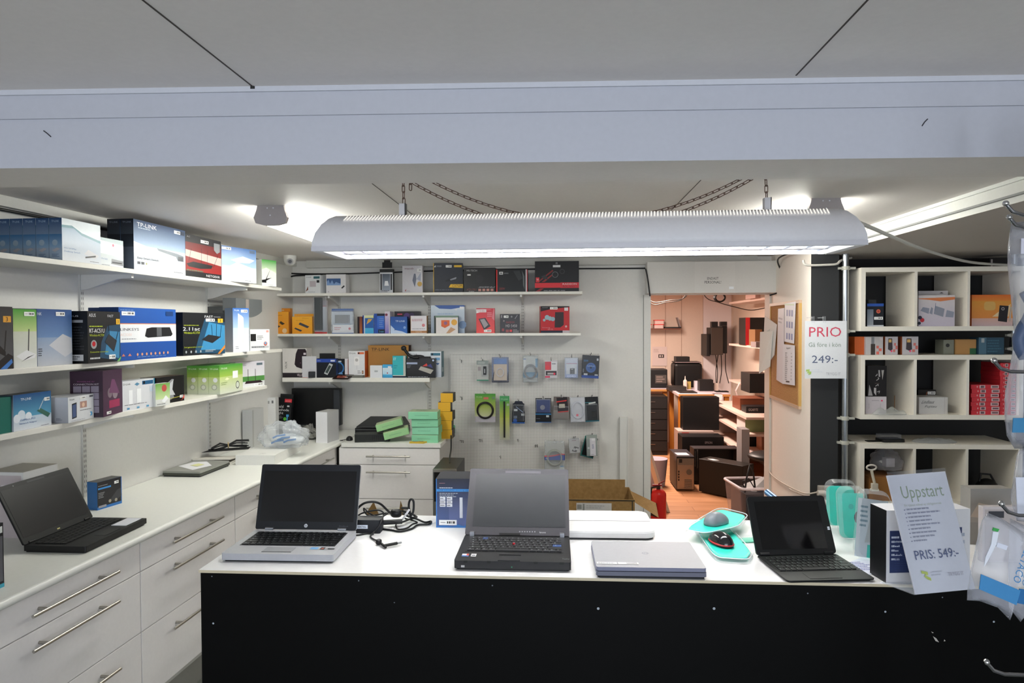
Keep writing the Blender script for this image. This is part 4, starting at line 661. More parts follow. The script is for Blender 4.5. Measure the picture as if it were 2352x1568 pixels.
bp('antenna_box', 'white box with a blue city photo on the back wall top shelf', 750, 795, 630, T1, 'd6d4d6', {'F': [('r', .03, .42, .74, .78, '3c5a88'), ('p', [(.03, .42), (.03, .6), (.12, .72), (.2, .5), (.3, .7), (.4, .48), (.5, .6), (.74, .5), (.74, .42)], '7a98c4'), ('p', [(.76, .28), (.9, .42), (.95, .36), (.82, .24)], '3a3c44'), ('c', .12, .08, .02, '50545c')], 'L': [('r', 0, 0, 1, 1, 'b8bac0'), ('r', .6, .62, .9, .98, '4c6478')]}, d=.10)
t = bp('antenna_box', 'tall narrow blister box with a black hang tab on the back wall top shelf', 873, 903, 618, T1, '2c2e32', {'F': [('r', 0, 0, 1, 1, 'c8cace'), ('g', .2, .1, .8, .8, '9aa2b0', '4c5664'), ('r', .05, .12, .17, .8, '3a3c42'), ('r', .83, .12, .95, .8, '3a3c42'), ('p', [(.35, .3), (.4, .5), (.62, .5), (.7, .3)], 'e8eaee'), ('r', 0, .86, 1, 1, '1a1b1e'), ('r', .05, .80, .95, .86, 'd8dade'), ('m', .05, .02, .95, .12, 2, '3c4458')]}, d=.05)
mb = MB('gloss'); mb.box(-.035, .045, .012, .016, .20, .245, '141518'); mb.box(-.02, .03, .012, .016, .245, .262, '141518'); mb.build('hang_tab', t)
bp('antenna_box', 'pale grey box with cable plugs pictured on the back wall top shelf', 925, 971, 610, T1, 'c4c2c8', {'F': [('t', 'macab', .12, .86, .56, .93, '6a2838'), ('p', [(.5, .45), (.58, .7), (.66, .7), (.7, .5), (.62, .2)], '5a6074'), ('p', [(.7, .5), (.92, .74), (.92, .42)], '8a90a4'), ('c', .86, .32, .09, 'b8902c'), ('p', [(.12, .08), (.2, .14), (.16, .04)], '9a2c30'), ('m', .2, .05, .45, .08, 1, '70747c')]}, [(.74, .78, .95, .88)], d=.05)
A, B = HY(996, 740, 5.372), HY(1064, 740, 5.40)
psu = {'F': [('g', 0, 0, 1, 1, '26282e', '363b48'), ('t', 'CORSAIR', .08, .87, .28, .92, 'a8acb4'), ('p', [(.02, .86), (.07, .93), (.08, .86)], 'd8dadc'), ('r', .70, .86, .96, .93, 'e0b430'), ('p', [(.4, .42), (.8, .56), (.8, .44), (.42, .36)], '17181c'), ('p', [(.56, .45), (.78, .53), (.77, .46), (.58, .41)], '8a8c94'), ('p', [(.52, .17), (.58, .28), (1, .28), (1, .15)], 'e0b020'), ('t', 'CX750M', .64, .18, .97, .265, '26282c'), ('m', .06, .06, .9, .12, 1, '5a5e68'), ('r', .0, 0, .02, 1, 'd8a82c')],
       'L': [('r', 0, 0, 1, 1, 'd8a420'), ('r', .08, .04, .9, .95, '17181a'), ('m', .2, .5, .75, .85, 5, '3a3c40'), ('c', .5, .38, .08, '4a4c54'), ('t', 'CX750M', .15, .18, .85, .27, 'c4c6bc'), ('r', .12, .88, .25, .91, 'd8dadc')], 'T': [('r', 0, 0, 1, 1, '3a3c44')]}
pbox('power_supply_box', 'dark power supply box with yellow edges on the back wall top shelf', 'box', A, B, T1, ztop(A, 996, 604)-T1, .15, '22242a', psu, [(.42, .85, .62, .93)])
bp('power_supply_box', 'black power supply box with small orange squares on the back wall top shelf', 1066, 1138, 615, T1, '1c1c1d', {'F': [('t', 'MS-TECH', .09, .85, .42, .92, 'b4b4b6'), ('r', .11, .68, .22, .74, 'c8c8c8'), ('ti', 'MS-N750W, Rev.B', .44, .17, .94, .23, 'c0c0c4'), ('t', 'ATX PSU', .09, .07, .40, .15, '8a4a3c'), ('t', 'P500W', .16, .01, .33, .055, 'b0b0b0'), ('c', .5, .55, .16, '262629')]+[('r', .46+.13*i, .04, .55+.13*i, .14, 'b88478') for i in range(4)]}, d=.14)
bp('power_supply_box', 'black power supply box with red side edges wrapped in film', 1140, 1212, 619, T1, '15181a', {'F': [('r', 0, 0, .04, 1, 'c82c2c'), ('r', .94, 0, .975, 1, 'c8c8cc'), ('r', .975, 0, 1, 1, 'b82c30'), ('r', .10, .78, .22, .90, 'd8d8d8'), ('r', .12, .82, .20, .86, '26282a'), ('m', .25, .8, .45, .86, 2, '8a8c8e'), ('t', '500W', .10, .10, .28, .20, '8a3430'), ('p', [(.55, .92), (.75, .94), (.84, .6), (.72, .5)], '3a3e40'), ('p', [(.82, .95), (.9, .7), (.9, .1), (.86, .3), (.85, .7)], '5a6062')]}, d=.13, y=5.385)
bp('graphics_card_box', 'wide black and red graphics card box at the right of the top shelf', 1229, 1330, 600, T1, '151517', {'F': [('p', [(.05, .32), (.4, .72), (.42, .68), (.1, .32)], '7a2424'), ('p', [(.15, .32), (.44, .62), (.44, .58), (.22, .32)], '8a2828'), ('p', [(.14, .5), (.24, .56), (.3, .4), (.2, .42)], '3a3c40'), ('c', .46, .56, .10, '6a6c70'), ('c', .46, .56, .085, '1e1e20'), ('c', .62, .66, .08, '4c4c50'), ('c', .62, .66, .065, '1a1a1c'), ('r', 0, .13, 1, .29, 'd02c34'), ('r', .58, .12, 1, .30, 'c42834'), ('t', 'RADEON', .63, .22, .95, .275, 'd8c8c8'), ('t', 'RX 480', .64, .14, .9, .195, '7a2028'), ('r', .02, .31, .10, .47, 'c83038'), ('t', 'VR', .035, .37, .085, .43, 'e0c8c8'), ('r', .41, .80, .58, .87, 'c8c8ca'), ('t', 'XFX', .47, .90, .52, .96, 'b0b0b4'), ('m', .2, .02, .95, .06, 1, '909094'), ('p', [(0, 0), (.12, .11), (.2, .11), (.1, 0)], '8a2428')]}, d=.16, y=5.39)
yl = {'F': [('g', 0, 0, 1, 1, 'd88a20', 'e09a28'), ('p', [(.08, .3), (.3, .44), (.56, .34), (.3, .2)], '3c3020'), ('l', [(.1, .36), (.06, .5)], .015, '3c3020'), ('l', [(.2, .4), (.17, .54)], .015, '3c3020'), ('p', [(.5, .5), (.58, .58), (.8, .46), (.66, .4)], '4c3c28'), ('c', .78, .14, .11, 'd8b890'), ('c', .12, .7, .03, '8a6a3a'), ('m', .25, .82, .75, .86, 1, '8a5a1a')], 'R': [('r', 0, 0, 1, 1, 'b8701c')], 'T': [('r', 0, 0, 1, 1, 'e0a850')]}
bp('adapter_box', 'yellow orange router accessory box at the left end of the middle shelf', 620, 663, 716, T2, 'd8881c', yl, y=5.365, d=.045)
bp('adapter_box', 'taller yellow orange box directly behind the leftmost yellow box', 626, 667, 708, T2, 'd8881c', {'F': [('r', .35, .9, .65, .95, 'c0a880')]}, y=5.43, d=.045)
t = bp('adapter_box', 'yellow orange box with two black sticks pictured, second from the left', 671, 717, 727, T2, 'e09a28', {'F': [('g', 0, 0, 1, 1, 'dc9222', 'e8a830'), ('p', [(.32, .55), (.4, .66), (.86, .42), (.76, .32)], '4a4c58'), ('p', [(.1, .3), (.16, .36), (.5, .2), (.42, .12)], '4a4c58'), ('m', .5, .88, .95, .93, 1, 'a87018'), ('m', .2, .75, .8, .8, 1, 'b87c20')], 'T': [('r', 0, 0, 1, 1, 'e8b860')]}, d=.05)
mb = MB('gloss'); mb.box(-.075, .085, .03, .033, .14, .160, 'e09a28'); mb.build('hang_tab', t)
t = bp('remote_blister', 'clear blister pack with a dark grey remote on the back wall middle shelf', 723, 751, 690, T2, 'd2ccd2', {'F': [('r', 0, .0, 1, .06, 'b84040'), ('r', 0, .82, 1, .835, 'c07070'), ('g', .6, .05, 1, .82, '9a9ca4', 'c4c8d0')]}, d=.02, cat='blister pack')
mb = MB('satin'); mb.prism(rrect(-.045, .020, -.03, -.002, .012), .03, .29, '44494a'); mb.build('remote', t, bevel=.006)
mb = MB('clear'); mb.box(-.048, .05, -.034, 0, .02, .30, 'dfe4ea'); mb.build('bubble', t)
t = bp('adapter_bag', 'clear bag with a blue header strip and white card on the middle shelf', 762, 812, 709, T2, 'b4b8c0', {'F': [('r', 0, .9, 1, 1, '4a6aa4'), ('g', 0, .36, 1, .88, 'a8b0bc', 'c4ccd6'), ('r', .04, 0, 1, .36, 'd8d8dc'), ('m', .12, .14, .5, .28, 2, 'b06068'), ('c', .82, .2, .05, 'c05058'), ('r', .1, .36, .9, .38, '4a7a9a'), ('r', 0, 0, 1, .03, '3a5a94')]}, d=.025, cat='bag')
mb = MB('foil'); mb.prism(rrect(-.06, .06, -.012, 0, .005), .085, .15, '8a8c90'); mb.build('metal_part', t)
mb = MB('film'); mb.box(-.088, .088, -.02, 0, .02, .19, 'e4e8ee'); mb.build('film', t)
def spine(label, x0, x1, yt, col, art=None, y=5.39, d=.12, name='software_box'): return bp(name, label, x0, x1, yt, T2, col, {'F': art or []}, y=y, d=d)
spine('dark brown and orange spined box on the middle shelf', 821, 832, 727, '3a2024', [('g', .45, 0, 1, 1, 'a85c2c', '6a3420'), ('r', 0, .05, .2, .95, '1c1418')])
spine('blue and white game box with a yellow bird on the middle shelf', 833, 858, 724, 'd0d4d8', [('r', 0, 0, .12, 1, '1c3a80'), ('g', .2, 0, 1, .3, '3a9ac8', '4aa8d0'), ('r', .2, .3, 1, .85, '2058a0'), ('g', .2, .85, 1, 1, 'c8cc8a', 'd8d8b0'), ('p', [(.35, .5), (.5, .8), (.9, .8), (.7, .65)], 'c89a4a')])
spine('deep blue two year software box on the middle shelf', 859, 883, 720, '1f4a9c', [('g', .3, .25, 1, .88, '2a5cb8', '3a6cc4'), ('r', .3, .88, 1, 1, '161c34'), ('r', .4, .02, 1, .2, '12182c'), ('t', '2-user', .5, .06, .95, .15, '5ab0d8'), ('m', .5, .3, .95, .8, 5, '6a8ac4')])
spine('slim white and lilac software box on the middle shelf', 884, 896, 715, 'c8c0cc', [('g', 0, 0, .75, .8, '6a60a8', 'c0b4d0'), ('c', .3, .85, .06, '7a3048')])
bp('graphics_card_box', 'dark purple box leaning behind the blue adapter box, middle shelf', 906, 963, 715, T2, '1e1426', {'F': [('c', .5, .78, .15, '4a2c70'), ('c', .7, .82, .12, '3a2458'), ('r', .12, .84, .32, .9, 'b84058')]}, y=5.50, d=.08)
bp('adapter_box', 'blue adapter box with white lettering on the back wall middle shelf', 897, 935, 727, T2, '1e50a0', {'F': [('g', 0, 0, 1, 1, '2a62b0', '17468e'), ('p', [(.0, .5), (.3, .2), (.7, .12), (.98, 0), (0, 0)], 'b4c4dc'), ('p', [(.2, .18), (.3, .3), (.36, .22)], '3a5a94'), ('c', .85, .35, .08, '7a9acc'), ('t', 'TP-LINK', .30, .68, .88, .78, 'd0dcf0')], 'L': [('r', 0, 0, 1, 1, '2f68b8')]}, y=5.372, d=.05)
bp('adapter_box', 'white box with brown band and side on the back wall middle shelf', 943, 980, 725, T2, 'b88a48', {'F': [('r', .02, 0, 1, 1, 'd4d0d4'), ('r', .02, .02, 1, .15, 'a87448'), ('c', .8, .46, .09, 'c8787c'), ('m', .08, .68, .92, .84, 2, 'b0747c'), ('m', .08, .22, .92, .3, 1, '8a8c94'), ('t', 'YAMA', .3, .05, .7, .12, 'd8c0a0')]}, y=5.37, d=.06)
bp('router_box', 'large pale blue and white box with a blue spine, middle shelf', 990, 1067, 701, T2, 'b0b8c4', {'F': [('g', 0, 0, 1, 1, '98a8bc', 'c4d0dc'), ('p', [(.1, 1), (.25, .88), (.6, .86), (1, .94), (1, 1)], '2c549c'), ('m', .2, .65, .8, .74, 1, '9ab0cc'), ('c', .94, .3, .14, '6a84a8'), ('r', .86, .85, .98, .95, 'd8d8dc'), ('c', .75, .84, .03, 'd8d0d4')], 'L': [('g', 0, 0, 1, 1, '2a3a58', '1e3c78')]}, y=5.43, d=.09)
bp('adapter_box', 'white box with an orange square and yellow circle on the middle shelf', 997, 1052, 725, T2, '2a3a30', {'F': [('r', .08, .0, 1, .9, 'd4cecc'), ('r', 0, 0, .08, 1, '26342c'), ('r', .05, .9, 1, 1, '6a8470'), ('p', [(.3, .4), (.3, .75), (.65, .75), (.65, .45), (.45, .3)], 'd0602c'), ('c', .48, .58, .1, '8a5a7c'), ('c', .84, .62, .17, 'd8a03c'), ('p', [(.5, 0), (.7, .35), (.9, .22), (.65, 0)], 'b48c68'), ('t', 'SONY', .7, .88, .95, .95, '70747c')]}, y=5.372, d=.04)
bp('hard_drive_box', 'red hard drive box with a drive pictured, standing alone on the middle shelf', 1094, 1136, 708, T2, 'c4202c', {'F': [('g', 0, 0, 1, 1, 'e04038', 'c42838'), ('p', [(0, .8), (0, .96), (.55, .96), (.55, .84), (.2, .84)], 'dedede'), ('t', 'TOSHIBA', .04, .865, .50, .925, 'c82030'), ('p', [(.12, .58), (.5, .62), (.78, .28), (.42, .12)], '3c3034'), ('p', [(.2, .55), (.44, .58), (.66, .34), (.44, .2)], '9a9294'), ('m', .6, .65, .9, .85, 3, 'e09098'), ('m', .55, .93, .85, .96, 1, 'e0a0a8'), ('p', [(.85, .6), (.95, .98), (1, .98), (1, .5)], 'd87078')]}, [(.42, .04, .82, .14)], d=.05)
bp('graphics_card_box', 'small black graphics card box with white lettering on the middle shelf', 1149, 1194, 721, T2, '241c1c', {'F': [('t', 'RADEON', .30, .52, .72, .62, '8c2424'), ('t', 'HD 5450', .28, .31, .86, .45, 'b0a8a8'), ('r', .08, .1, .2, .24, '8a3030'), ('r', .28, .04, .44, .18, '8a3a34'), ('r', .48, .06, .6, .18, 'c82c2c'), ('m', .65, .02, .98, .2, 3, '9a9494'), ('c', .58, .86, .05, '7a7878'), ('l', [(.75, .75), (.88, .95)], .03, '8a8488'), ('r', .04, .8, .1, .95, '8a8488'), ('r', .15, .6, .22, .68, '8a7a7a')]}, [(.18, .80, .42, .92)], d=.05, y2=5.40)
bp('power_supply_box', 'red and black drive box with a tower pictured, right end of middle shelf', 1242, 1308, 703, T2, 'b02228', {'F': [('r', 0, 0, 1, 1, 'b8242c'), ('p', [(0, .8), (0, 1), (1, 1), (1, .97), (.3, .88)], '1c1618'), ('p', [(.48, .2), (.68, .2), (.8, .3), (.8, .78), (.5, .78)], '3c2a30'), ('r', .0, 0, .76, .09, '2a2c44'), ('r', .76, 0, 1, .09, 'b8b0b8'), ('c', .22, .58, .09, '94b4bc'), ('c', .32, .54, .08, '94b4bc'), ('c', .42, .52, .08, '8cacb8'), ('c', .12, .48, .05, '94b4bc'), ('t', 'Samsung', .05, .17, .32, .22, 'c89098'), ('t', 'D3 2.5', .25, .11, .42, .16, 'c8a0a4'), ('c', .88, .24, .04, 'c8a8ac'), ('m', .05, .93, .3, .96, 1, '9a9498'), ('r', .82, .83, .95, .95, 'd8d0d4')]}, [(.32, .88, .58, .97)], d=.07, y2=5.42)
# --- low shelf
bp('router_box', 'white box with a dark purple mouse shape at the left of the low shelf', 648, 703, 800, T3, 'd4d0cc', {'F': [('r', 0, 0, 1, .16, '2a2028'), ('p', [(.5, .45), (.56, .82), (.64, .98), (.96, .98), (1, .9), (1, .35), (.8, .3), (.58, .36)], '2c1c28'), ('tv', 'VIUX', .10, .3, .19, .55, '3c3840'), ('t', 'VILLP', .60, .04, .84, .13, 'd8c8cc'), ('c', .75, .5, .02, '6a4a60'), ('r', .88, .78, .98, .85, 'd0c8cc')]}, y=5.385, d=.12)
bp('adapter_box', 'plain white box partly hidden behind the blue and black phone box', 693, 726, 818, T3, 'c6c6ca', {'F': [('r', 0, 0, .4, .015, 'c05040')]}, y=5.362, d=.018)
A, B = HY(728, 740, 5.36), HY(768, 740, 5.36)
t = bp('phone_accessory_box', 'black and blue box with a white phone pictured on the low shelf', 726, 771, 823, T3, '14161c', {'F': [('g', 0, 0, 1, 1, '1a1c24', '1c2234'), ('r', 0, .8, 1, .98, '2a48a0'), ('t', 'Deltaco', .05, .86, .22, .92, 'c0c8e0'), ('p', [(.38, .22), (.66, .76), (.84, .68), (.56, .14)], 'b8bcbc'), ('p', [(.44, .28), (.64, .66), (.76, .6), (.56, .22)], '4a5a58'), ('r', .72, .84, .94, .92, 'd0d4e0')], 'R': [('r', 0, 0, 1, 1, '1e3064')]}, y=5.362, d=.05)
mb = MB('gloss'); mb.box(-.062, .066, .02, .024, .15, .195, '16171b'); mb.build('hang_tab', t)
p = HY(715, 842, 5.35); mb = MB('satin'); mb.box(-.022, .03, -.012, .012, 0, .05, '0e0f12'); mb.box(-.018, .024, -.0125, .0, .018, .045, '1c1e24'); tag(mb.build('card_reader', loc=(p.x, 5.349+.001, T3), rz=.3, bevel=.003), 'small black cube resting before the white box on the low shelf', 'gadget')
bp('software_box', 'dark box with a glowing blue ring on the low shelf', 773, 790, 824, T3, '10141e', {'F': [('c', .1, .5, .36, '3a7ab8'), ('c', .1, .5, .29, '182a44'), ('c', .5, .15, .12, '6a9ac8'), ('r', .2, .82, .6, .9, 'c0c8d0')]}, y=5.42, d=.02)
bp('adapter_box', 'slim white box with a red edge line on the low shelf', 791, 799, 823, T3, 'd0ccd0', {'F': [('r', .85, 0, 1, .95, 'b05848')]}, y=5.40, d=.09)
bp('adapter_box', 'white box with an orange side and a pictured plug on the low shelf', 800, 837, 806, T3, 'd8d8da', {'F': [('t', 'D-Link', .06, .89, .44, .95, '22262c'), ('r', .56, .88, .96, .96, 'd86a40'), ('r', .58, .89, .68, .95, '3a3c42'), ('p', rrect(.34, .66, .46, .78, .05), 'e4e2e2'), ('c', .5, .66, .06, 'b4b0ae'), ('l', [(.5, .46), (.5, .3)], .01, 'b0b0b4'), ('r', .82, .14, .92, .26, '6a5040'), ('r', .84, .17, .9, .23, 'c8a080'), ('m', .55, .14, .78, .28, 2, '8a8c92')], 'R': [('r', 0, 0, 1, 1, 'd05a24')]}, y=5.39, d=.10)
bp('router_box', 'big brown cardboard router box on the low shelf', 845, 938, 793, T3, {'*': 'a5773e', 'R': '5a3a34'}, {'F': [('t', 'TP-LINK', .08, .83, .53, .92, '2c241e'), ('p', rrect(.84, .92, .90, .95, .012), 'd8d0cc'), ('m', .1, .79, .4, .82, 1, '8a6232')], 'R': [('r', .2, 0, .5, 1, '3a2428')]}, y=5.47, d=.10, f='matte')
bp('adapter_box', 'tiny plain white box in front of the brown router box', 849, 877, 839, T3, 'd6d8dc', {'F': [('r', .36, .46, .64, .6, 'a4a8ac')]}, y=5.36, d=.05)
bp('adapter_box', 'tiny blue and white box with a hang tab on the low shelf', 878, 900, 837, T3, '3a9ac8', {'F': [('g', 0, 0, 1, .25, '2a88bc', '4aa8d4'), ('g', 0, .25, 1, .75, 'a8d0e4', 'd0dce4'), ('r', 0, .75, 1, 1, '48a4d4'), ('c', .5, .36, .05, 'b04050'), ('r', .55, .75, .9, .88, 'd8dce0')]}, y=5.36, d=.04)
bp('adapter_box', 'turquoise and white box standing on the low shelf', 901, 931, 817, T3, '3ab0b8', {'F': [('r', 0, .1, .82, 1, '34acb4'), ('r', .82, .1, 1, 1, 'b8bcb4'), ('t', 'ET', .08, .80, .28, .91, 'c8e4e4'), ('m', .1, .4, .4, .6, 2, '2a8a94'), ('r', 0, .08, 1, .11, 'd8d8c8'), ('r', 0, 0, 1, .08, '26304c')]}, y=5.375, d=.05)
bp('router_box', 'large white kit box with a teal side hanging over the low shelf end', 937, 1013, 807, T3, 'c8ccd4', {'F': [('g', 0, 0, 1, 1, 'b8c0cc', 'd4d8dc'), ('t', 'D-Link', .05, .85, .28, .93, '26282e'), ('r', .68, .84, .97, .94, '2a6a84'), ('c', .73, .89, .04, '18202a'), ('r', .80, .66, .96, .76, '6a9ac0'), ('p', [(.8, .55), (.95, .55), (.9, .48)], '2a5a94')], 'R': [('g', 0, 0, 1, 1, '1e5468', '2a6a78'), ('r', .3, .2, .7, .38, 'a0b0b4')]}, y=5.415, d=.12)
t = bp('adapter_box', 'dark box with a silver drive pictured at the low shelf right end', 933, 999, 823, T3, '26262a', {'F': [('g', 0, 0, 1, 1, '17171a', '38383c'), ('r', 0, .7, .38, .8, '9aa4c0'), ('m', .02, .5, .16, .66, 3, '70747c'), ('p', [(.42, .42), (.5, .6), (.94, .4), (.84, .2)], 'a8a49c'), ('p', [(.55, .6), (.7, .75), (.75, .6)], 'c84038'), ('p', [(.7, .62), (.85, .72), (.92, .5)], '3a3c78'), ('c', .93, .9, .05, 'b0c0e0'), ('m', .05, .02, .8, .08, 1, '9a9ca4')]}, y=5.36, d=.05)
p = HY(940, 838, 5.36); mb = MB('satin'); mb.X = Matrix.Translation((0, 0, 0)); mb.tube([(-.03, 0, .09), (-.02, 0, .07), (.01, 0, .03), (.05, 0, .012), (.09, 0, .01)], .012, '141416'); mb.ell((-.03, 0, .085), (.022, .015, .02), '1a1a1d'); tag(mb.build('power_adapter', loc=(p.x-.01, 5.342+.0, ztop(p, 940, 823)-.002-.001), rz=0), 'black power adapter with a short lead on top of the dark drive box', 'adapter')
mb = MB('satin')
p = HY(975, 823, 5.385); mb = MB('satin'); mb.prism(rrect(-.10, .07, -.02, .02, .01), 0, .014, '1e1e20'); mb.ell((-.03, 0, .014), (.05, .018, .014), '26262a'); tag(mb.build('cable_bundle', loc=(p.x-.02, 5.383, ztop(Vector((p.x, 5.36, 0)), 960, 823)+.0), rz=0), 'flat black plug bundle lying on top of the dark drive box', 'adapter')
# leaning cards on the shelf edge
p = HY(786, 868, 5.335); mb = MB('satin'); mb.prism([(-.075, -.04), (.055, -.045), (.085, .03), (-.05, .04)], 0, .003, '2c1a18'); mb.art((-.06, -.035, .003), (.12, 0, 0), (0, .065, 0), [('r', .15, .2, .8, .75, 'a05a48'), ('r', .7, .2, .9, .4, 'c8c0b8'), ('p', [(.2, .3), (.4, .8), (.6, .4)], '703028')]); tag(mb.build('memory_card_pack', loc=(p.x, 5.372-.028, T3+.008), rot=(math.radians(24), 0, 0)), 'small red and black card tipping over the low shelf edge', 'card')
p = HY(815, 866, 5.355); mb = MB('gloss'); mb.prism([(-.07, -.012), (.07, -.012), (.08, .012), (-.06, .012)], 0, .020, '6a6a64', None, '8a8a84'); tag(mb.build('cable_pack', loc=(p.x-.005, 5.362, T3), rz=0), 'flat clear pack lying before the orange sided box on the low shelf', 'pack')
# ================================================================ PEGBOARD HOOKS AND HANGING PACKS
PY = 5.632
def hook(px, py, label, L=.11, double=False):
    p = HY(px, py, PY); t = mb = MB('chrome')
    for dx in ((-.008, .008) if double else (0,)):
        mb.tube([(dx, 0, 0), (dx, -.02, .0), (dx, -L, .004), (dx, -L-.008, .014)], .0022, 'c4c4c4', n=6); mb.tube([(dx, -.002, -.025), (dx, -.004, 0)], .0022, 'b0b0b0', n=6)
    if double: mb.tube([(-.008, -L-.006, .012), (.008, -L-.006, .012)], .002, 'b0b0b0', n=6)
    return tag(mb.build('peg_hook', loc=(p.x, PY, p.z)), label, 'hook', 'chrome hooks on the pegboard')
def pack(name, label, x0, x1, y0, y1, off, base, art, parts=None, cat='blister pack', tilt=0, th=.0015, cut=None, hk=None, f='gloss', dbl=False):
    Y = PY-off; A, B = HY(x0, y1, Y), HY(x1, y0, Y); w = B.x-A.x; h = B.z-A.z; hl = hk or 'chrome hook of the '+' '.join(label.split(' on the')[0].split(' low on')[0].split()[:12])
    hook((x0+x1)/2, y0-4+ (HY(0, 0, 1).x*0), hl, off+.03, dbl)
    t = thing(name, label, cat, ((A.x+B.x)/2, Y, (A.z+B.z)/2), rot=(0, math.radians(tilt), 0))
    mb = MB(f); P = cut or [(-.5, -.5), (.5, -.5), (.5, .5), (.08, .5), (.08, .46), (-.08, .46), (-.08, .5), (-.5, .5)]
    vs = [(a*w, 0, b*h) for a, b in P]+[(a*w, th, b*h) for a, b in P]; n = len(P)
    mb.mesh(vs, [tuple(range(n)), tuple(reversed(range(n, 2*n)))]+[(i, n+i, n+(i+1) % n, (i+1) % n) for i in range(n)], base)
    mb.art((-w/2, 0, -h/2), (w, 0, 0), (0, 0, h), art); mb.build('backing_card', t)
    if parts: parts(t, w, h)
    return t
def bubble(u0, v0, u1, v1, d, f='clear', col='e4eaf2', nm='bubble'):
    def fn(t, w, h):
        mb = MB(f); x0, x1, z0, z1 = (u0-.5)*w, (u1-.5)*w, (v0-.5)*h, (v1-.5)*h; i = min(w, h)*.06
        vs = [(x0, -.001, z0), (x1, -.001, z0), (x1, -.001, z1), (x0, -.001, z1), (x0+i, -d, z0+i), (x1-i, -d, z0+i), (x1-i, -d, z1-i), (x0+i, -d, z1-i)]
        mb.mesh(vs, [(4, 5, 6, 7), (0, 1, 5, 4), (1, 2, 6, 5), (2, 3, 7, 6), (3, 0, 4, 7)], col); mb.build(nm, t)
    return fn
def ring(r, rr, col, cz=0, cx=0, turns=2, sq=1.0, y=-.008, nm='coiled_cable'):
    def fn(t, w, h):
        mb = MB('satin')
        for k in range(turns): R = r*(1-.07*k); mb.tube([(cx*w+R*math.cos(a*PI/14), y-.004*k, cz*h+R*sq*math.sin(a*PI/14)) for a in range(28)], rr, col, closed=True)
        mb.build(nm, t)
    return fn
def item(x0, x1, y0, y1, d, col, nm, art=None):
    def fn(t, w, h):
        mb = MB('satin'); a, b, c, e = (x0-.5)*w, (x1-.5)*w, (y0-.5)*h, (y1-.5)*h; mb.box(a, b, -d, -.001, c, e, col)
        if art: mb.art((a, -d, c), (b-a, 0, 0), (0, 0, e-c), art)
        mb.build(nm, t, bevel=.0015)
    return fn
def many(*f): return lambda t, w, h: [g(t, w, h) for g in f]
pack('usb_stick_pack', 'grey and green card with a black usb stick on the pegboard top row', 1095, 1122, 828, 874, .05, 'b8b8b4', [('r', 0, .8, 1, 1, '8a9490'), ('r', 0, 0, 1, .05, '2a8a6a'), ('m', .1, .84, .8, .95, 2, 'c0c4c0'), ('r', .1, .5, .35, .7, '9c9494')], many(item(.56, .82, .3, .72, .01, '18181a', 'usb_stick', [('r', .35, .2, .6, .7, 'c8c8ca')]), bubble(.4, .2, .98, .82, .016)))
pack('cable_pack', 'blue rimmed clear blister with a beige card on the pegboard top row', 1130, 1168, 820, 878, .07, '6a7494', [('r', .1, .08, .9, .72, 'c8b8a8'), ('r', .12, .74, .9, .98, '5a7ab0'), ('r', 0, 0, 1, .08, '3a3c58'), ('p', [(.0, .1), (.15, .5), (.1, .08)], '3a3c4c'), ('p', [(.9, .1), (.98, .45), (1, .1)], '3a3c4c')], many(ring(.028, .002, 'dfe4f2', -.1, 0, 1, 1.2, -.01), bubble(.04, .02, .96, .98, .03)))
pack('cable_bag', 'clear bag with a blue band and coiled grey cable on the pegboard top row', 1201, 1236, 816, 878, .06, '9aa0a0', [('g', 0, 0, 1, 1, '9a9e9c', 'c0c2bc'), ('r', 0, .18, 1, .38, '3a7898'), ('r', .02, .5, .2, .88, 'd0d2d0'), ('r', .82, .55, .98, .88, '3c7a9c'), ('r', .02, .85, .2, .88, '2a5aa0')], many(ring(.05, .005, '5c5c5a', -.1, 0, 3, 1.15), bubble(.0, .0, 1, 1, .022, 'film')), cat='bag', f='satin')
pack('earphone_pack', 'small red and white card pack on the pegboard top row', 1252, 1280, 827, 868, .05, 'c8c4c8', [('r', 0, .45, .5, .92, 'c84050'), ('c', .2, .6, .12, 'd83a44'), ('r', .5, .45, 1, .92, 'd4d4d8'), ('r', .06, .16, .94, .4, '4a3c40'), ('r', .2, .2, .7, .3, 'b0a8a8'), ('r', 0, .02, .4, .12, 'd04060'), ('m', .55, .75, .9, .85, 1, '50545c'), ('c', .76, .24, .06, 'e83858')])
pack('memory_card_pack', 'clear pouch with a black memory card on the pegboard top row', 1297, 1328, 821, 868, .05, 'b4bcd0', [('g', 0, 0, 1, 1, '8c9cc4', 'c8ccd8'), ('r', .12, .2, .88, .7, 'c4c8d0'), ('r', .12, .7, .9, .72, 'b04a6c'), ('r', .1, .04, .9, .16, '8a9ccc'), ('t', 'DDR3', .2, .05, .8, .13, 'e4e8f4')], many(item(.4, .74, .2, .48, .006, '1a1a1c', 'memory_card', [('p', [(.1, .9), (.4, .7), (.8, .9)], 'b0b4b8')]), bubble(0, 0, 1, 1, .012, 'film')))
t = pack('disc_box', 'black hanging box with a blue disc at the right of the pegboard top row', 1337, 1376, 816, 868, .10, '14161c', [('r', 0, 0, 1, 1, '15171e'), ('g', 0, 0, 1, .12, '1e48a0', '1a3a7c'), ('c', .52, .46, .22, '3a5c9c'), ('c', .52, .46, .16, '30528c'), ('c', .52, .46, .04, '14161c'), ('t', 'GAMING', .3, .5, .74, .56, '9ab0d8'), ('m', .08, .72, .5, .8, 2, '3c7ab0'), ('r', .84, .78, .95, .88, 'b0b4bc'), ('r', .12, .12, .34, .2, 'b8bcc4'), ('r', .76, .12, .95, .18, 'a8acb4'), ('r', .05, .24, .12, .4, '5a5e68')], item(0, 1, 0, 1, .0, '14161c', 'rear_shell') if False else None, cat='box', tilt=3, th=.05)
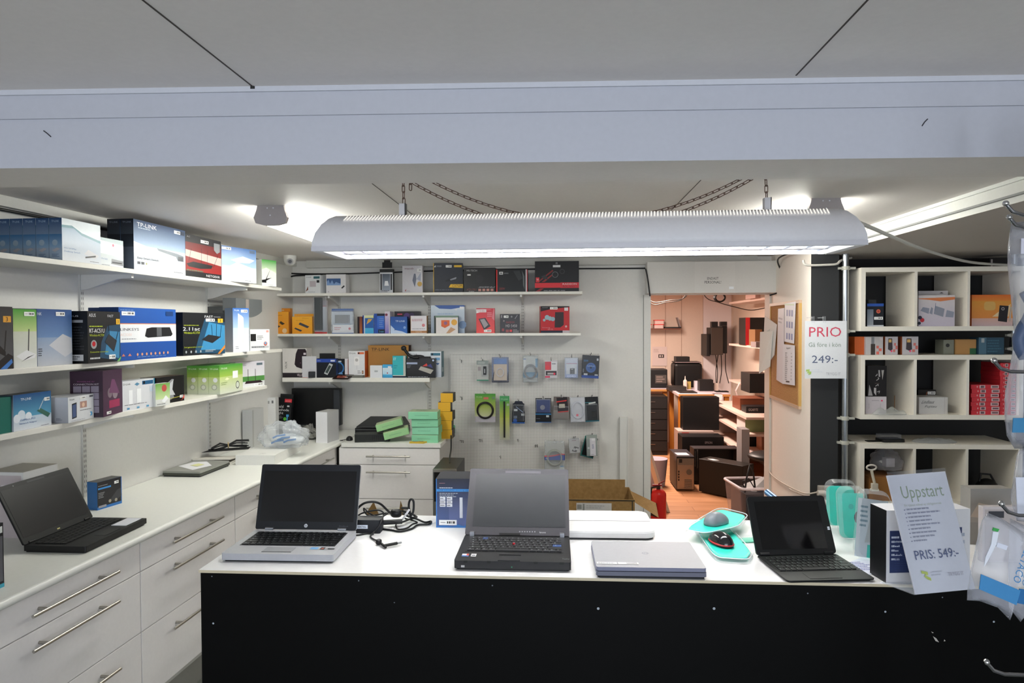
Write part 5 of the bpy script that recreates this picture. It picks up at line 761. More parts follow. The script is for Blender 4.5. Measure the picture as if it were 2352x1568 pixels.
pack('antenna_cable_pack', 'green and yellow card with a coiled black cable on the pegboard', 1091, 1138, 904, 969, .06, 'a8b870', [('g', 0, .55, 1, 1, 'a0b050', '3c9434'), ('g', 0, .2, 1, .55, 'c4c89c', 'a0b050'), ('r', 0, 0, 1, .2, 'b4b0b8'), ('t', 'TP-LINK', .06, .87, .36, .9, 'c8dcb8'), ('r', .42, .8, .66, .88, 'c86a5c'), ('c', .9, .85, .05, '6a8a6a')], ring(.066, .0062, '26201e', -.08, 0, 2, 1.0, -.008))
pack('antenna_pack', 'tall narrow green card with a black antenna on the pegboard', 1148, 1170, 909, 1010, .06, 'b0bc60', [('g', 0, .5, 1, .9, 'b0bc50', '5aa044'), ('g', 0, 0, 1, .5, 'b4b4a4', 'b8c060'), ('r', 0, .88, 1, 1, '4a9a5c'), ('t', 'TP-LINK', .1, .91, .85, .94, 'b8d4b8'), ('c', .85, .8, .03, 'a0b49a')], item(.4, .56, .06, .88, .012, '1c1a1a', 'antenna'))
pack('charger_pack', 'dark blue rounded blister pack on the pegboard, right of the antenna card', 1176, 1206, 921, 972, .05, '22283c', [('r', .06, .04, .94, .9, '20242e'), ('r', .15, .55, .42, .65, 'c0c4c8'), ('r', .15, .22, .4, .34, '6a7484'), ('r', .7, .35, .95, .45, 'b0b4b8'), ('l', [(.3, .75), (.85, .5)], .03, '8a98b4'), ('c', .25, .12, .09, '2a5ab0'), ('r', .02, 0, .98, .06, '2c5ca8')], bubble(.08, .1, .92, .85, .025), cut=[(-.44, -.5), (.44, -.5), (.5, -.4), (.48, 0), (.36, .4), (.25, .5), (-.25, .5), (-.36, .4), (-.48, 0), (-.5, -.4)], tilt=1)
pack('headset_pack', 'blue black glossy blister pack in the middle of the pegboard second row', 1230, 1266, 914, 970, .07, '1c2030', [('r', 0, 0, 1, .32, '14161c'), ('r', 0, .32, 1, .37, '2a78b0'), ('g', .05, .4, .95, .95, '2c3a70', '3c4a78'), ('r', .68, .22, .86, .3, 'c4c8cc'), ('r', 0, 0, 1, .03, '2c5c9c'), ('m', .05, .14, .35, .18, 1, '7a7e8a'), ('c', .45, .62, .1, '8a8c98')], bubble(.02, .4, .98, .98, .04))
pack('drive_pack', 'red and black card pack in a clear shell on the pegboard', 1271, 1307, 911, 963, .08, '6c625e', [('g', 0, 0, 1, .4, '7c7470', '8a827c'), ('p', [(.18, .95), (.85, 1), (.98, .35), (.3, .3)], '2a1c20'), ('p', [(.18, .74), (.82, .82), (.83, .87), (.18, .79)], 'd03430'), ('p', [(.3, .3), (.98, .36), (.98, .4), (.3, .34)], 'd03430'), ('p', [(.35, .5), (.74, .52), (.72, .7), (.36, .68)], 'bcb4a4')], bubble(.0, .02, 1, .6, .03), tilt=2)
pack('cable_bag', 'white bag with a coiled white cable and a pink dot on the pegboard', 1310, 1344, 912, 969, .08, 'cacad0', [('g', 0, 0, 1, 1, 'c8c8ce', 'd6d6da'), ('c', .46, .28, .05, 'e84a68')], many(ring(.05, .003, 'd8d8e0', -.02, 0, 2, 1.4, -.006), bubble(0, 0, 1, 1, .014, 'film')), cat='bag', tilt=-2)
pack('plug_pack', 'black blister pack with a black plug at the end of the second row', 1343, 1375, 911, 968, .08, '1c1e22', [('r', .1, .82, .9, 1, '16171a'), ('r', .05, .76, .7, .79, '3a7c88'), ('p', [(.3, .7), (.8, .74), (.8, .8), (.3, .76)], 'c8ccc8'), ('r', 0, 0, 1, .05, '2a6c7c')], many(item(.5, .84, .18, .42, .02, '0f0f11', 'plug'), bubble(.06, .06, .94, .72, .03)), tilt=-3)
def cblab(t, w, h):
    mb = MB('satin'); P = [(-.5*w, -.02), (.5*w, -.02), (.5*w, .022), (.3*w, .024), (0, .012), (-.3*w, .006), (-.5*w, .006)]; P = [(x, z-.006) for x, z in P]
    mb.face([(x, -.022, z-.010) for x, z in P], '1c46a0'); Q = P[2:]; mb.face([(x, -.0222, z-.010) for x, z in Q]+[(x, -.0222, z+.000) for x, z in reversed(Q)], 'd84048')
    mb.art((-.5*w, -.0222, -.04), (w, 0, 0), (0, 0, .03), [('t', 'NI', .06, .3, .2, .85, 'd8dce8')]); mb.build('band', t)
pack('cable_bag', 'clear bag with a grey cable and a blue and red band low on the pegboard', 1251, 1297, 1012, 1078, .07, 'b8bab4', [('g', 0, 0, 1, 1, 'b4b6b0', 'c4c4be'), ('t', 'CCJ', .42, .9, .6, .95, '5a5e60'), ('r', .74, .0, .99, .12, 'd4dadc'), ('r', .78, .1, .95, .14, '6a9ac8')], many(ring(.064, .006, '9a9c8e', -.08, 0, 3, 1.05, -.012), cblab, bubble(0, 0, 1, 1, .03, 'film')), cat='bag', f='satin')
pack('adapter_bag', 'small clear bag with a printed white label low on the pegboard', 1307, 1332, 1006, 1040, .06, 'c0bebe', [('g', 0, 0, 1, 1, 'bcbab8', 'c4c2c2'), ('p', [(.2, .15), (.5, .45), (.9, .35), (.6, .05)], '4a4a4c'), ('c', .45, .25, .09, 'b8b8b8'), ('c', .68, .25, .08, 'c8c8c8'), ('m', .3, .8, .7, .9, 1, '9c7c84')], bubble(0, 0, 1, 1, .014, 'film'), cat='bag', tilt=-5, dbl=True)
pack('card_reader_pack', 'dark green edged pack hanging tilted behind a clear one, low on the pegboard', 1338, 1368, 1003, 1050, .04, '16302e', [('r', .08, .06, .95, .95, '141a1a'), ('r', 0, 0, 1, .06, '2a6a6c'), ('r', 0, 0, .08, 1, '2a7a70')], tilt=14, hk='chrome hook low on the pegboard, right end')
pack('sim_tool_pack', 'clear grey pack with a white strip overlapping the dark green one', 1347, 1372, 998, 1047, .09, '8c9494', [('g', 0, 0, 1, 1, '8a9290', 'a0aaa4'), ('r', .32, .02, .84, .84, 'd4d2da'), ('t', 'USB', .5, .35, .66, .55, '4a5a94'), ('m', .4, .06, .75, .1, 1, '70747c'), ('r', .5, .72, .8, .82, 'e4e4e8'), ('c', .2, .38, .05, 'c8cccc')], bubble(.0, .05, .34, .8, .02), tilt=-2, hk='chrome hook holding the clear grey pack with a white strip')
for px, py, l, db in ((1060, 826, 'empty chrome hook top left on the pegboard', 0), (1061, 911, 'empty chrome hook at the left of the second row', 0), (1062, 1010, 'empty double hook at the left of the third row', 1), (1105, 1008, 'empty double hook second in the third row', 1), (1190, 1008, 'empty single hook right of the antenna card bottom', 0), (1232, 1020, 'empty double hook left of the blue banded bag', 1), (1150, 1046, 'empty hook lowest on the pegboard', 0)): hook(px, py, l, .09, db)
# ================================================================ THINGS ON THE FAR LEFT WORKTOP CORNER AND BACK WORKTOP
A, B = LP(4.34, 2.30), LP(4.60, 2.28)
t = thing('open_laptop', 'thin white laptop with a slightly raised lid beside the flat white box', 'laptop', HZ(500, 1064, Z9)+Vector((-.03, .04, 0)), math.radians(8))
t.name = 'white_laptop'
mb = MB('satin'); mb.prism(rrect(-.12, .12, -.09, .09, .01), 0, .012, 'cfccc4'); mb.box(-.115, .115, -.0905, -.089, .003, .009, '5a5850'); mb.build('base', t)
mb = MB('satin'); mb.X = Matrix.Translation((0, .09, .012)) @ Matrix.Rotation(math.radians(-5), 4, 'X') @ Matrix.Translation((0, -.09, 0)); mb.prism(rrect(-.12, .12, -.09, .09, .01), .003, .010, 'd6d2c8'); mb.build('lid', t)
A, B = HZ(541, 1068, Z9), HZ(631, 1068, Z9)
t = pbox('flat_box', 'large flat white box on the left worktop corner', 'box', A, B, Z9, .062, .50, 'dcdcd8', {'T': [('l', [(.55, .08), (.6, .14)], .006, '6a6a6a'), ('l', [(.62, .08), (.67, .14)], .006, '6a6a6a'), ('r', .1, .2, .9, .205, 'b8b8b4')]}, f='satin')
zt = Z9+.062+.0008
# cable bundle on a black mat
p = HZ(538, 1032, zt); t = thing('power_lead', 'tied bundle of black power lead on the flat white box', 'cable', (p.x-.04, p.y+.0, zt), .5)
mb = MB('satin'); rn = random.Random(3)
for i in range(9): a = rn.uniform(-.02, .02); b = rn.uniform(.004, .05); mb.tube([(-.10+rn.uniform(-.02, .02), a-.01, .006+b*.3), (-.05, a, b), (0, a*.3, .022+b*.2), (.05, a*1.2, b+.012), (.11+rn.uniform(-.01, .02), a*1.8, .008+b)], .004, '18181a')
mb.build('lead', t); mb = MB('matte'); mb.prism([(-.16, -.05), (.12, -.05), (.14, .04), (-.10, .05)], 0, .0015, '18181a'); mb.build('black_mat', t); mb = MB('satin'); mb.tube([(0+.0, .018*math.cos(a*PI/6), .028+.018*math.sin(a*PI/6)) for a in range(12)], .0035, 'b09a6c', closed=True); mb.build('wire_tie', t)
# clear bag of blue and white parts
p = HZ(638, 1033, zt); t = thing('plastic_bag', 'crumpled clear plastic bag with blue striped parts on the flat white box', 'bag', (p.x+.02, p.y+.12, zt), .1)
rn = random.Random(11)
def crump(q, amt=.16):
    k = 1+amt*(math.sin(7*q[0]+3*q[1])*math.cos(5*q[2]+4*q[0])+.5*math.sin(13*q[1]+9*q[2])); return (q[0]*k, q[1]*k, max(-.5, q[2]*k))
mb = MB('film'); mb.ell((-.02, 0, .06), (.16, .10, .105), 'e8ecf0', nu=40, nv=26, fn=lambda q: crump(q, .13)); mb.ell((.03, 0, .11), (.055, .05, .06), 'e8ecf0', nu=24, nv=16, fn=lambda q: crump(q, .18)); mb.build('film', t)
mb = MB('satin'); mb.ell((0, 0, .045), (.11, .06, .042), 'd0d4d4', nu=24, nv=14, fn=lambda q: crump(q, .1))
mb.build('contents', t); mb = MB('satin')
for i, (a, b, c) in enumerate(((-.05, .08, .03), (-.02, .065, .05), (.02, .05, .06), (-.06, .045, .05))): mb.tube([(a-.03, -.062, b-.01), (a, -.066, b+.004), (a+.05, -.060, b+.01)], .006, '3a78b8')
mb.build('blue_strap', t)
# white upright boxes, cathode light box, monitor
A, B = HY(607, 760, 5.17), HY(631, 760, 5.17)
pbox('carton', 'tall white carton standing behind the clear plastic bag', 'box', A, B, Z9, .315, .06, 'd6d6d5', {'F': [('r', .25, .85, .42, .92, '9c9c9a'), ('r', .62, .86, .8, .93, '6c6c6c')]}, f='satin')
A, B = HY(576, 760, 5.10), HY(606, 760, 5.19)
pbox('carton', 'plain pale grey carton against the left wall near the corner', 'box', HL(577, 760, 2.37), HL(603, 760, 2.37), Z9, .27, .075, 'bfc0bf', {'F': [('r', .0, 0, .12, 1, 'a8a8a6')]}, f='satin')
t = thing('cathode_light_box', 'black box reading cold cathode light leaning by the monitor', 'box', HY(648, 985, 5.30), 0, rot=(math.radians(-5), math.radians(3), 0)); t.location.z = Z9
A, B = HY(632, 760, 5.3), HY(665, 760, 5.3); w_ = B.x-A.x; h_ = .30
mb = MB('gloss'); mb.box(-w_/2, w_/2, 0, .04, 0, h_, '17181a'); mb.box(-w_/2+.012, w_/2, .02, .03, h_, h_+.03, '131416')
mb.art((-w_/2, 0, 0), (w_, 0, 0), (0, 0, h_), [('r', .5, .88, 1, .97, 'd0303c'), ('t', 'akasa', .56, .90, .9, .945, 'e8a0a0'), ('t', 'cold', .04, .73, .44, .80, 'd8d8d8'), ('t', 'cathode', .03, .645, .84, .71, 'd8d8d8'), ('t', 'light', .03, .54, .46, .625, 'd8d8d8'), ('m', .05, .44, .5, .52, 3, '8a8c8c'), ('c', .6, .44, .045, '5ab03c'), ('r', .72, .40, .80, .56, '4a9ad0'), ('r', .68, .5, .86, .56, '4a9ad0'), ('m', .05, .31, .5, .34, 1, '3a5a64'), ('r', 0, 0, 1, .24, '1e2428'), ('r', .5, .2, .7, .25, 'd0d0d0'), ('r', .7, .76, .86, .80, 'd0d0d0'), ('r', 0, .0, .03, 1, '8a3a3c')])
mb.build('carton', t)
A, B = HY(668, 760, 5.47), HY(781, 760, 5.47); zb, zt_ = HY(720, 976, 5.47).z, HY(720, 892, 5.47).z
t = thing('monitor', 'black flat monitor with a grey side speaker standing in the far corner', 'monitor', ((A.x+B.x)/2, 5.47, Z9)); w_ = B.x-A.x
mb = MB('satin'); mb.box(-w_/2, w_/2, 0, .05, zb-Z9, zt_-Z9, '1a1b1d'); mb.build('housing', t, bevel=.004)
mb = MB('gloss'); mb.box(-w_/2+.012, w_/2-.065, -.0015, 0, zb-Z9+.015, zt_-Z9-.012, '0b0c0d'); mb.build('screen', t)
mb = MB('satin'); mb.prism(rrect(w_/2-.055, w_/2-.004, -.02, 0, .006), zb-Z9+.0, zt_-Z9-.01, '3c4046'); mb.build('speaker', t)
mb = MB('satin'); mb.box(-.05, .05, .01, .045, .012, zb-Z9, '1c1d1f'); mb.prism(rrect(-.13, .13, -.03, .10, .02), 0, .012, '1f2022'); mb.build('stand', t)
# crumpled grey cloth
rn = random.Random(5); p = HZ(690, 1012, Z9); t = MB('matte')
def heap(q): k = 1+.22*math.sin(9*q[0]+2)*math.cos(8*q[1])+.12*math.sin(17*q[0]+11*q[1]); return (q[0]*k, q[1]*k, max(-.1, abs(q[2])*k*(.7+.3*math.sin(6*q[0]))))
t.ell((0, 0, .012), (.15, .10, .085), '84847e', nu=44, nv=24, fn=heap)
t.ell((-.05, -.085, .022), (.05, .02, .02), '2a2a2a', nu=16, nv=8); t.ell((.05, .0, .05), (.05, .05, .06), '7c7b78', nu=20, nv=12, fn=heap)
tag(t.build('grey_cloth', loc=(p.x-.03, p.y+.13, Z9)), 'crumpled grey plastic wrapping in front of the corner monitor', 'wrapping')
A, B = HZ(725, 1017, Z9), HZ(751, 1018, Z9)
pbox('carton', 'white upright carton at the corner of the two worktops', 'box', A+Vector((0, .01, 0)), B+Vector((0, .01, 0)), Z9, ztop(A, 725, 946)-Z9, .18, {'*': 'dcdce0', 'T': 'b4b4b2', 'R': 'b8b8ba'}, f='satin')
p = HZ(800, 1012, Z9); t = thing('computer_mouse', 'small dark computer mouse with its cord on the back worktop', 'mouse', (p.x, p.y+.03, Z9), .3)
mb = MB('satin'); mb.ell((0, 0, .004), (.026, .042, .028), '2a2b2c', nu=18, nv=12, fn=lambda q: (q[0], q[1], max(-.12, q[2]))); mb.build('body', t); mb = MB('satin'); mb.tube([(-.02, .03, .004), (-.04, .0, .004), (-.07, -.02, .004), (-.05, -.03, .004)], .0025, '1c1c1e'); mb.build('cord', t)
A, B = HZ(808, 1017, Z9), HZ(853, 1017, Z9); rzz = math.radians(12)
t = thing('docking_station', 'dark grey ridged power brick lying on the back worktop', 'device', (-1.40, 5.07, Z9), rzz)
mb = MB('satin'); mb.prism(rrect(-.13, .13, -.055, .075, .012), 0, .058, '2c2f2c', None, '3c403c')
mb.build('body', t, bevel=.004); mb = MB('satin')
for i in range(7): mb.box(.0+.015*i, .006+.015*i, -.0565, -.054, .008, .05, '1a1c1a')
mb.build('vent', t)
A, B = HZ(817, 1000, Z9), HZ(930, 1000, Z9)
t = thing('docking_station', 'black closed device stacked two layers high at the rear of the back worktop', 'device', ((A.x+B.x)/2-.01, 5.36, Z9), 0)
mb = MB('satin'); mb.prism(rrect(-.20, .20, -.03, .2, .015), 0, .055, '1a1b1d'); mb.box(-.19, .19, -.032, -.029, .044, .047, '6a6c6e'); mb.build('base', t)
mb = MB('satin'); P = [(-.19, -.03, .060), (.19, -.03, .060), (.20, .2, .060), (-.15, .2, .060)]; Q = [(-.185, -.025, .072), (.18, -.025, .072), (.16, .19, .125), (-.13, .19, .125)]; mb.mesh(P+Q, [(0, 3, 2, 1), (4, 5, 6, 7), (0, 1, 5, 4), (1, 2, 6, 5), (2, 3, 7, 6), (3, 0, 4, 7)], '3a3c3e'); mb.build('cover', t, bevel=.004)
def gbox(label, x, y, z, rz, w=.20, d=.15, h=.058, cols=None, tilt=0, group='mint green boxes on the back worktop'):
    mb = MB('satin'); c = cols or {'*': '84c89c', 'F': '88cca4', 'T': '9ab88c'}; mb.box(-w/2, w/2, 0, d, 0, h, c)
    mb.art((-w/2, 0, 0), (w, 0, 0), (0, 0, h), [('r', .22, .48, .7, .52, '6a9c7c')]); mb.art((-w/2, 0, h), (w, 0, 0), (0, d, 0), [('m', .2, .5, .8, .8, 2, '50604c')])
    return tag(mb.build('mint_box', loc=(x, y, z), rot=(0, tilt, rz), bevel=.003), label, 'box', group)
gx = HZ(974, 1018, Z9).x
h4 = [.062, .056, .060, .060]; z = Z9
for i, (dx, r_, l) in enumerate(((0, .0, 'bottom mint box of the stack of four'), (.002, -.02, 'second mint box from the bottom of the stack'), (.0, .02, 'third mint box from the bottom, open top lip showing'), (-.012, .03, 'topmost mint box of the stack of four'))):
    gbox(l, gx+dx, 5.005+(0, .01, .004, -.008)[i], z, r_, w=.20+(.02 if i == 3 else 0), h=.057, cols={'*': ('84c89c' if i != 1 else '7cbc94'), 'F': ('88cca4' if i != 1 else '8cd0ac'), 'T': 'a0b090'}); z += .0585
gbox('lower mint green box leaning tilted beside the stack', -1.20, 5.02, Z9+.038, .22, w=.19, h=.052, tilt=math.radians(-13), cols={'*': '8cbc84', 'F': '96c48c', 'T': 'a8bc90'})
gbox('upper mint green box leaning on the lower tilted one', -1.26, 5.05, Z9+.098, .20, w=.20, h=.052, tilt=math.radians(-15), cols={'*': '8cbc84', 'F': '96c48c', 'T': 'a8bc90'})
p = HZ(1019, 998, Z9); gbox('single green box turned sideways behind the yellow stack', p.x+.02, 5.44, Z9, .35, w=.13, h=.065, d=.16, cols={'*': '78c09c', 'F': '5cae84'})
p = HZ(915, 1016, Z9); mb = MB('gloss'); mb.prism([(-.06, -.02), (.05, -.03), (.07, .02), (-.04, .04)], 0, .012, 'c8a838'); mb.art((-.05, -.02, .012), (.1, 0, 0), (0, .05, 0), [('r', .1, .2, .5, .7, '4a6a8c'), ('r', .55, .3, .9, .8, '8a3a3c')], eps=.0006); tag(mb.build('small_pack', loc=(p.x+.15, 4.995, Z9)), 'small yellow and blue pack under the leaning mint boxes', 'pack')
z = Z9
for i, l in enumerate(('bottom yellow box of the stack by the mint boxes', 'second yellow box of the stack from the bottom', 'third yellow box of the stack from the bottom', 'fourth yellow box of the stack, just under the top one', 'topmost yellow box of the stack by the mint boxes')):
    dx = (0, -.004, .003, -.012, .008)[i]; mb = MB('satin'); mb.box(-.045, .05, 0, .12, 0, .069, {'*': 'd8a428', 'R': '3c3230', 'T': '5a4c48'}); mb.box(-.045, .05, -.0005, 0, .0, .069, 'dca82c')
    tag(mb.build('yellow_box', loc=(-.862+dx, 5.19, z), rz=.05*((i % 2)-.5)), l, 'box', 'yellow boxes stacked by the mint boxes'); z += .0705
# ================================================================ ON THE SALES COUNTER
Zc = CT+.0003
def cp(px, py, z=CT+.005): return HZ(px, py, z)
A, B = HZ(783, 1224, CT), HZ(873, 1225, CT); t = thing('power_brick', 'black laptop power brick with a white label on the counter behind the silver laptop', 'power adapter', ((A.x+B.x)/2, A.y, CT), math.atan2(B.y-A.y, B.x-A.x)); w_ = (B-A).length
mb = MB('satin'); mb.prism(rrect(-w_/2, w_/2, 0, .055, .005), 0, .046, '1d2129'); mb.build('body', t, bevel=.002)
mb = MB('satin'); mb.art((-w_/2, 0, 0), (w_, 0, 0), (0, 0, .046), [('r', .30, .36, .69, .64, 'd4dce8'), ('t', 'HP 8470b', .33, .43, .65, .57, '3c424c')], eps=.0008); mb.build('label_strip', t)
def lead(label, pts, r, col='1a1b1d', name='power_lead', extra=None, f='satin'):
    P = [(HZ(x, y, k) if k < 1.5 else HY(x, y, k)) for x, y, k in pts]; Q = []
    for i in range(len(P)-1):
        a, b, c, d = P[max(i-1, 0)], P[i], P[i+1], P[min(i+2, len(P)-1)]
        for k in range(6): t_ = k/6; Q.append(.5*((2*b)+(c-a)*t_+(2*a-5*b+4*c-d)*t_*t_+(3*b-a-3*c+d)*t_**3))
    Q.append(P[-1]); o0 = Q[0].copy(); t = thing(name, label, 'cable', o0); MB(f).tube([q-o0 for q in Q], r, col).build('lead', t)
    for fn in (extra or []): fn(t, o0)
    return t
def blob(p, rx, ry, rz_, nm, col='141416', rot=0):
    def fn(t, o0): mb = MB('satin'); mb.ell((0, 0, 0), (rx, ry, rz_), col, nu=14, nv=10, fn=lambda q: (max(-.8, min(.8, q[0])), q[1], max(-.8, min(.8, q[2])))); mb.build(nm, t, loc=p-o0, rz=rot)
    return fn
def stick(p, q, r, nm, col='141416', f='satin'):
    def fn(t, o0): MB(f).cyl(p-o0, q-o0, r, col, n=12).build(nm, t)
    return fn
lead('black thick power lead arching over the power brick to a black plug', [(814, 1190, 2.36), (818, 1172, 2.36), (835, 1156, 2.36), (856, 1152, 2.37), (874, 1157, 2.38), (890, 1172, 2.40), (900, 1180, 2.40)], .0042, extra=[blob(HY(910, 1178, 2.40), .024, .018, .017, 'plug'), stick(HY(922, 1166, 2.40), HY(938, 1166, 2.40), .004, 'plug_pin_cover')])
lead('thin black lead looping over the counter down to the barrel jack', [(816, 1188, 2.33), (835, 1177, 2.33), (868, 1171, 2.33), (881, 1178, 2.33), (878, 1186, 2.33), (864, 1186, 2.33), (848, 1178, 2.34), (836, 1167, 2.35), (838, 1176, 2.36), (850, 1184, 2.36), (890, 1178, 2.34), (880, 1186, 2.30), (874, 1202, 2.26), (860, 1220, CT+.012), (851, 1231, CT+.004), (858, 1238, CT+.004), (866, 1241, CT+.007)], .0028, extra=[blob(HZ(870, 1244, CT+.010), .011, .012, .010, 'ferrite_core'), stick(HZ(876, 1248, CT+.008), HZ(886, 1257, CT+.006), .004, 'jack_elbow'), stick(HZ(882, 1253, CT+.009), HZ(912, 1247, CT+.008), .0048, 'jack_body'), stick(HZ(912, 1247, CT+.008), HZ(922, 1245, CT+.008), .0033, 'jack_tip', '8a8c90', 'metal')])
lead('long black lead bundle spreading right of the power brick', [(876, 1196, CT+.02), (900, 1197, CT+.022), (922, 1199, CT+.018), (950, 1190, CT+.012), (975, 1199, CT+.006), (990, 1197, CT+.005), (985, 1203, CT+.005), (960, 1205, CT+.005), (945, 1214, CT+.004), (920, 1220, CT+.004), (900, 1217, CT+.004), (876, 1214, CT+.004)], .0036, extra=[stick(HZ(876, 1200, CT+.018), HZ(924, 1197, CT+.018), .0085, 'connector'), stick(HZ(924, 1193, CT+.02), HY(940, 1170, 2.36), .0035, 'white_tie', 'dcdce0')])
lead('black lead rising in a tall narrow loop beside the white tie', [(925, 1178, 2.40), (942, 1186, 2.40), (939, 1165, 2.40), (940, 1152, 2.40), (945, 1146, 2.40), (950, 1153, 2.40), (949, 1175, 2.40), (943, 1187, 2.40), (957, 1187, CT+.012), (945, 1180, CT+.02), (920, 1172, 2.42)], .0040)
lead('thin black lead circling on the counter near the barrel jack', [(912, 1200, CT+.01), (909, 1207, CT+.003), (915, 1215, CT+.003), (935, 1212, CT+.003), (948, 1203, CT+.003), (958, 1200, CT+.003), (952, 1196, CT+.006), (930, 1190, CT+.012)], .0028)
lead('black lead running along the foot of the power brick behind the laptop', [(782, 1231, CT+.003), (800, 1230, CT+.003), (825, 1228, CT+.003), (842, 1225, CT+.003), (858, 1226, CT+.003)], .0030)
A = HZ(1002, 1211, CT); B = Vector((A.x+.150, A.y+.004, 0))
pbox('docking_box', 'dark blue drive docking box standing behind the open black laptop', 'box', A, B, CT, ztop(A, 1002, 1099)-CT, .12, '23242a', {'F': [('g', 0, 0, 1, 1, '3c5288', '1f2234'), ('g', .3, .0, 1, .6, '5a6aa0', '343c5c'), ('m', .08, .90, .26, .92, 1, 'b07a80'), ('r', 0, .74, .90, .79, '2f84cc'), ('t', 'USB 3.0 HDD docking station', .06, .75, .86, .78, '16345c'), ('m', .08, .80, .45, .83, 1, 'd0d0d4'), ('m', .08, .62, .6, .72, 3, 'a0a4ac'), ('p', [(0, 0), (1, 0), (1, .05), (.85, .1), (.8, .04), (.7, .09), (.66, .03), (.5, .07), (.4, .03), (.2, .05), (0, .03)], '2c70b8'), ('r', 0, 0, .02, 1, '2c70b8'), ('r', .55, .2, .62, .62, 'c8ccd4'), ('p', [(.75, .2), (.75, .35), (1, .35), (1, .2)], '2c2e38')]+[('r', .09+.16*i, .43+.07*j, .22+.16*i, .49+.07*j, 'd8dae0') for i in range(2) for j in range(3)]+[('m', .1+.16*i, .44+.07*j, .21+.16*i, .48+.07*j, 1, '4a4c58') for i in range(2) for j in range(3)], 'T': [('r', 0, 0, 1, 1, '34363c')], 'L': [('r', 0, 0, 1, 1, '2a62a8')]}, [(.07, .055, .48, .16)])
# white slab laptop behind
P0 = HZ(1497, 1244, CT); P1 = HZ(1485, 1192, CT)
t = thing('white_laptop', 'closed glossy white laptop lying behind the open black laptop', 'laptop', (.135, 2.235, CT), math.radians(1.0))
mb = MB('satin'); mb.prism(rrect(-.18, .18, .008, .245, .03), 0, .008, '4a4c50'); mb.prism(rrect(-.185, .185, 0, .25, .035), .008, .022, 'dcdcdc'); mb.build('base', t, bevel=.002)  # dark inset foot is coloured in as the shadow under the white base
mb = MB('gloss'); mb.prism(rrect(-.185, .185, 0, .25, .035), .0225, .030, 'f0f0ef'); mb.box(-.178, .183, .118, .1215, .0298, .0306, '6c6c6e'); mb.build('lid', t, bevel=.002)
# mouse blisters
def blister(label, pts, z, mc, mp, mrz, red=True, tilt=0.0, nm='mouse_blister'):
    W = [HZ(x, y, z+.012) for x, y in pts]; c = sum(W, Vector())/len(W); W = [c+(p-c)*1.16 for p in W]; c.z = z; t = thing(nm, label, 'blister pack', c)
    Q = []
    n = len(W)
    for i in range(n):
        a, b, d = W[i-1], W[i], W[(i+1) % n]
        for k in range(5):
            s_ = k/4; p = (a.lerp(b, .78)*(1-s_)**2+b*2*s_*(1-s_)+b.lerp(d, .22)*s_*s_); Q.append(((p.x-c.x), (p.y-c.y)))
    S = lambda k: [(x*k, y*k) for x, y in Q]
    mb = MB('satin'); q = S(.9); m_ = len(q); mb.mesh([(x, y, .012) for x, y in q]+[(x, y, .009) for x, y in q], [tuple(range(m_)), tuple(reversed(range(m_, 2*m_)))]+[(i, m_+i, m_+(i+1) % m_, (i+1) % m_) for i in range(m_)], '26cbb8'); mb.build('card', t)
    mb = MB('clear'); R = [(S(1.0), 0), (S(1.0), .003), (S(.9), .006), (S(.86), .016)]; vs = [(x, y, h) for q, h in R for x, y in q]; mb.mesh(vs, [(k*m_+i, k*m_+(i+1) % m_, (k+1)*m_+(i+1) % m_, (k+1)*m_+i) for k in range(3) for i in range(m_)], 'eef4f6', None, True); 
    mp_ = HZ(*mp, z+.03)-c; mb.build('shell', t)
    mm = thing('mouse', None, None, (mp_.x, mp_.y, .014), mrz); mm.parent = t
    def sh(q): return (q[0]*(1-.12*math.cos(q[1]*3)), q[1], max(-.12, q[2])*(1-.18*q[1]))
    mb = MB('gloss' if not red else 'screen'); mb.ell((0, 0, .004), (.031, .050, .034), mc, nu=26, nv=16, fn=sh); mb.build('mouse_body', mm)
    mb = MB('satin'); mb.tube([(x*.985, y*.985, .014) for x, y in Q], .0014, 'e8eef0', closed=True); mb.build('rim', t)
    if red: mb = MB('gloss'); mb.tube([(.0305*math.cos(a*PI/14)*(1-.05*math.sin(a*PI/14)), .049*math.sin(a*PI/14), .006) for a in range(28)], .0030, 'b02028', closed=True); mb.build('red_trim', mm)
    mb = MB('satin'); mb.cyl((-.002, -.022, .030), (.002, -.022, .030), .006, '0c0c0e', n=12); mb.build('scroll_wheel', mm)
    return t
blister('teal mouse blister behind, holding a silver grey mouse', [(1579, 1213), (1652, 1169), (1712, 1184), (1690, 1208), (1625, 1222)], CT+.028, '7a8086', (1645, 1190), -.9, False)
blister('teal mouse blister in front, holding a black mouse with red trim', [(1597, 1206), (1662, 1201), (1723, 1266), (1712, 1280), (1645, 1276)], CT+.001, '26262a', (1656, 1236), .35, True)
mb = MB('clear'); p = HZ(1715, 1243, CT); t = thing('empty_blister', 'flat clear and green blister edge beside the tablet', 'blister pack', (p.x, p.y, CT), .2)
mb.prism(rrect(-.03, .04, -.02, .03, .01), .0, .012, 'd8e8e0'); mb.build('shell', t); mb = MB('satin'); mb.prism(rrect(-.026, .036, -.016, .026, .01), .001, .004, '5ac8a8'); mb.build('card', t)
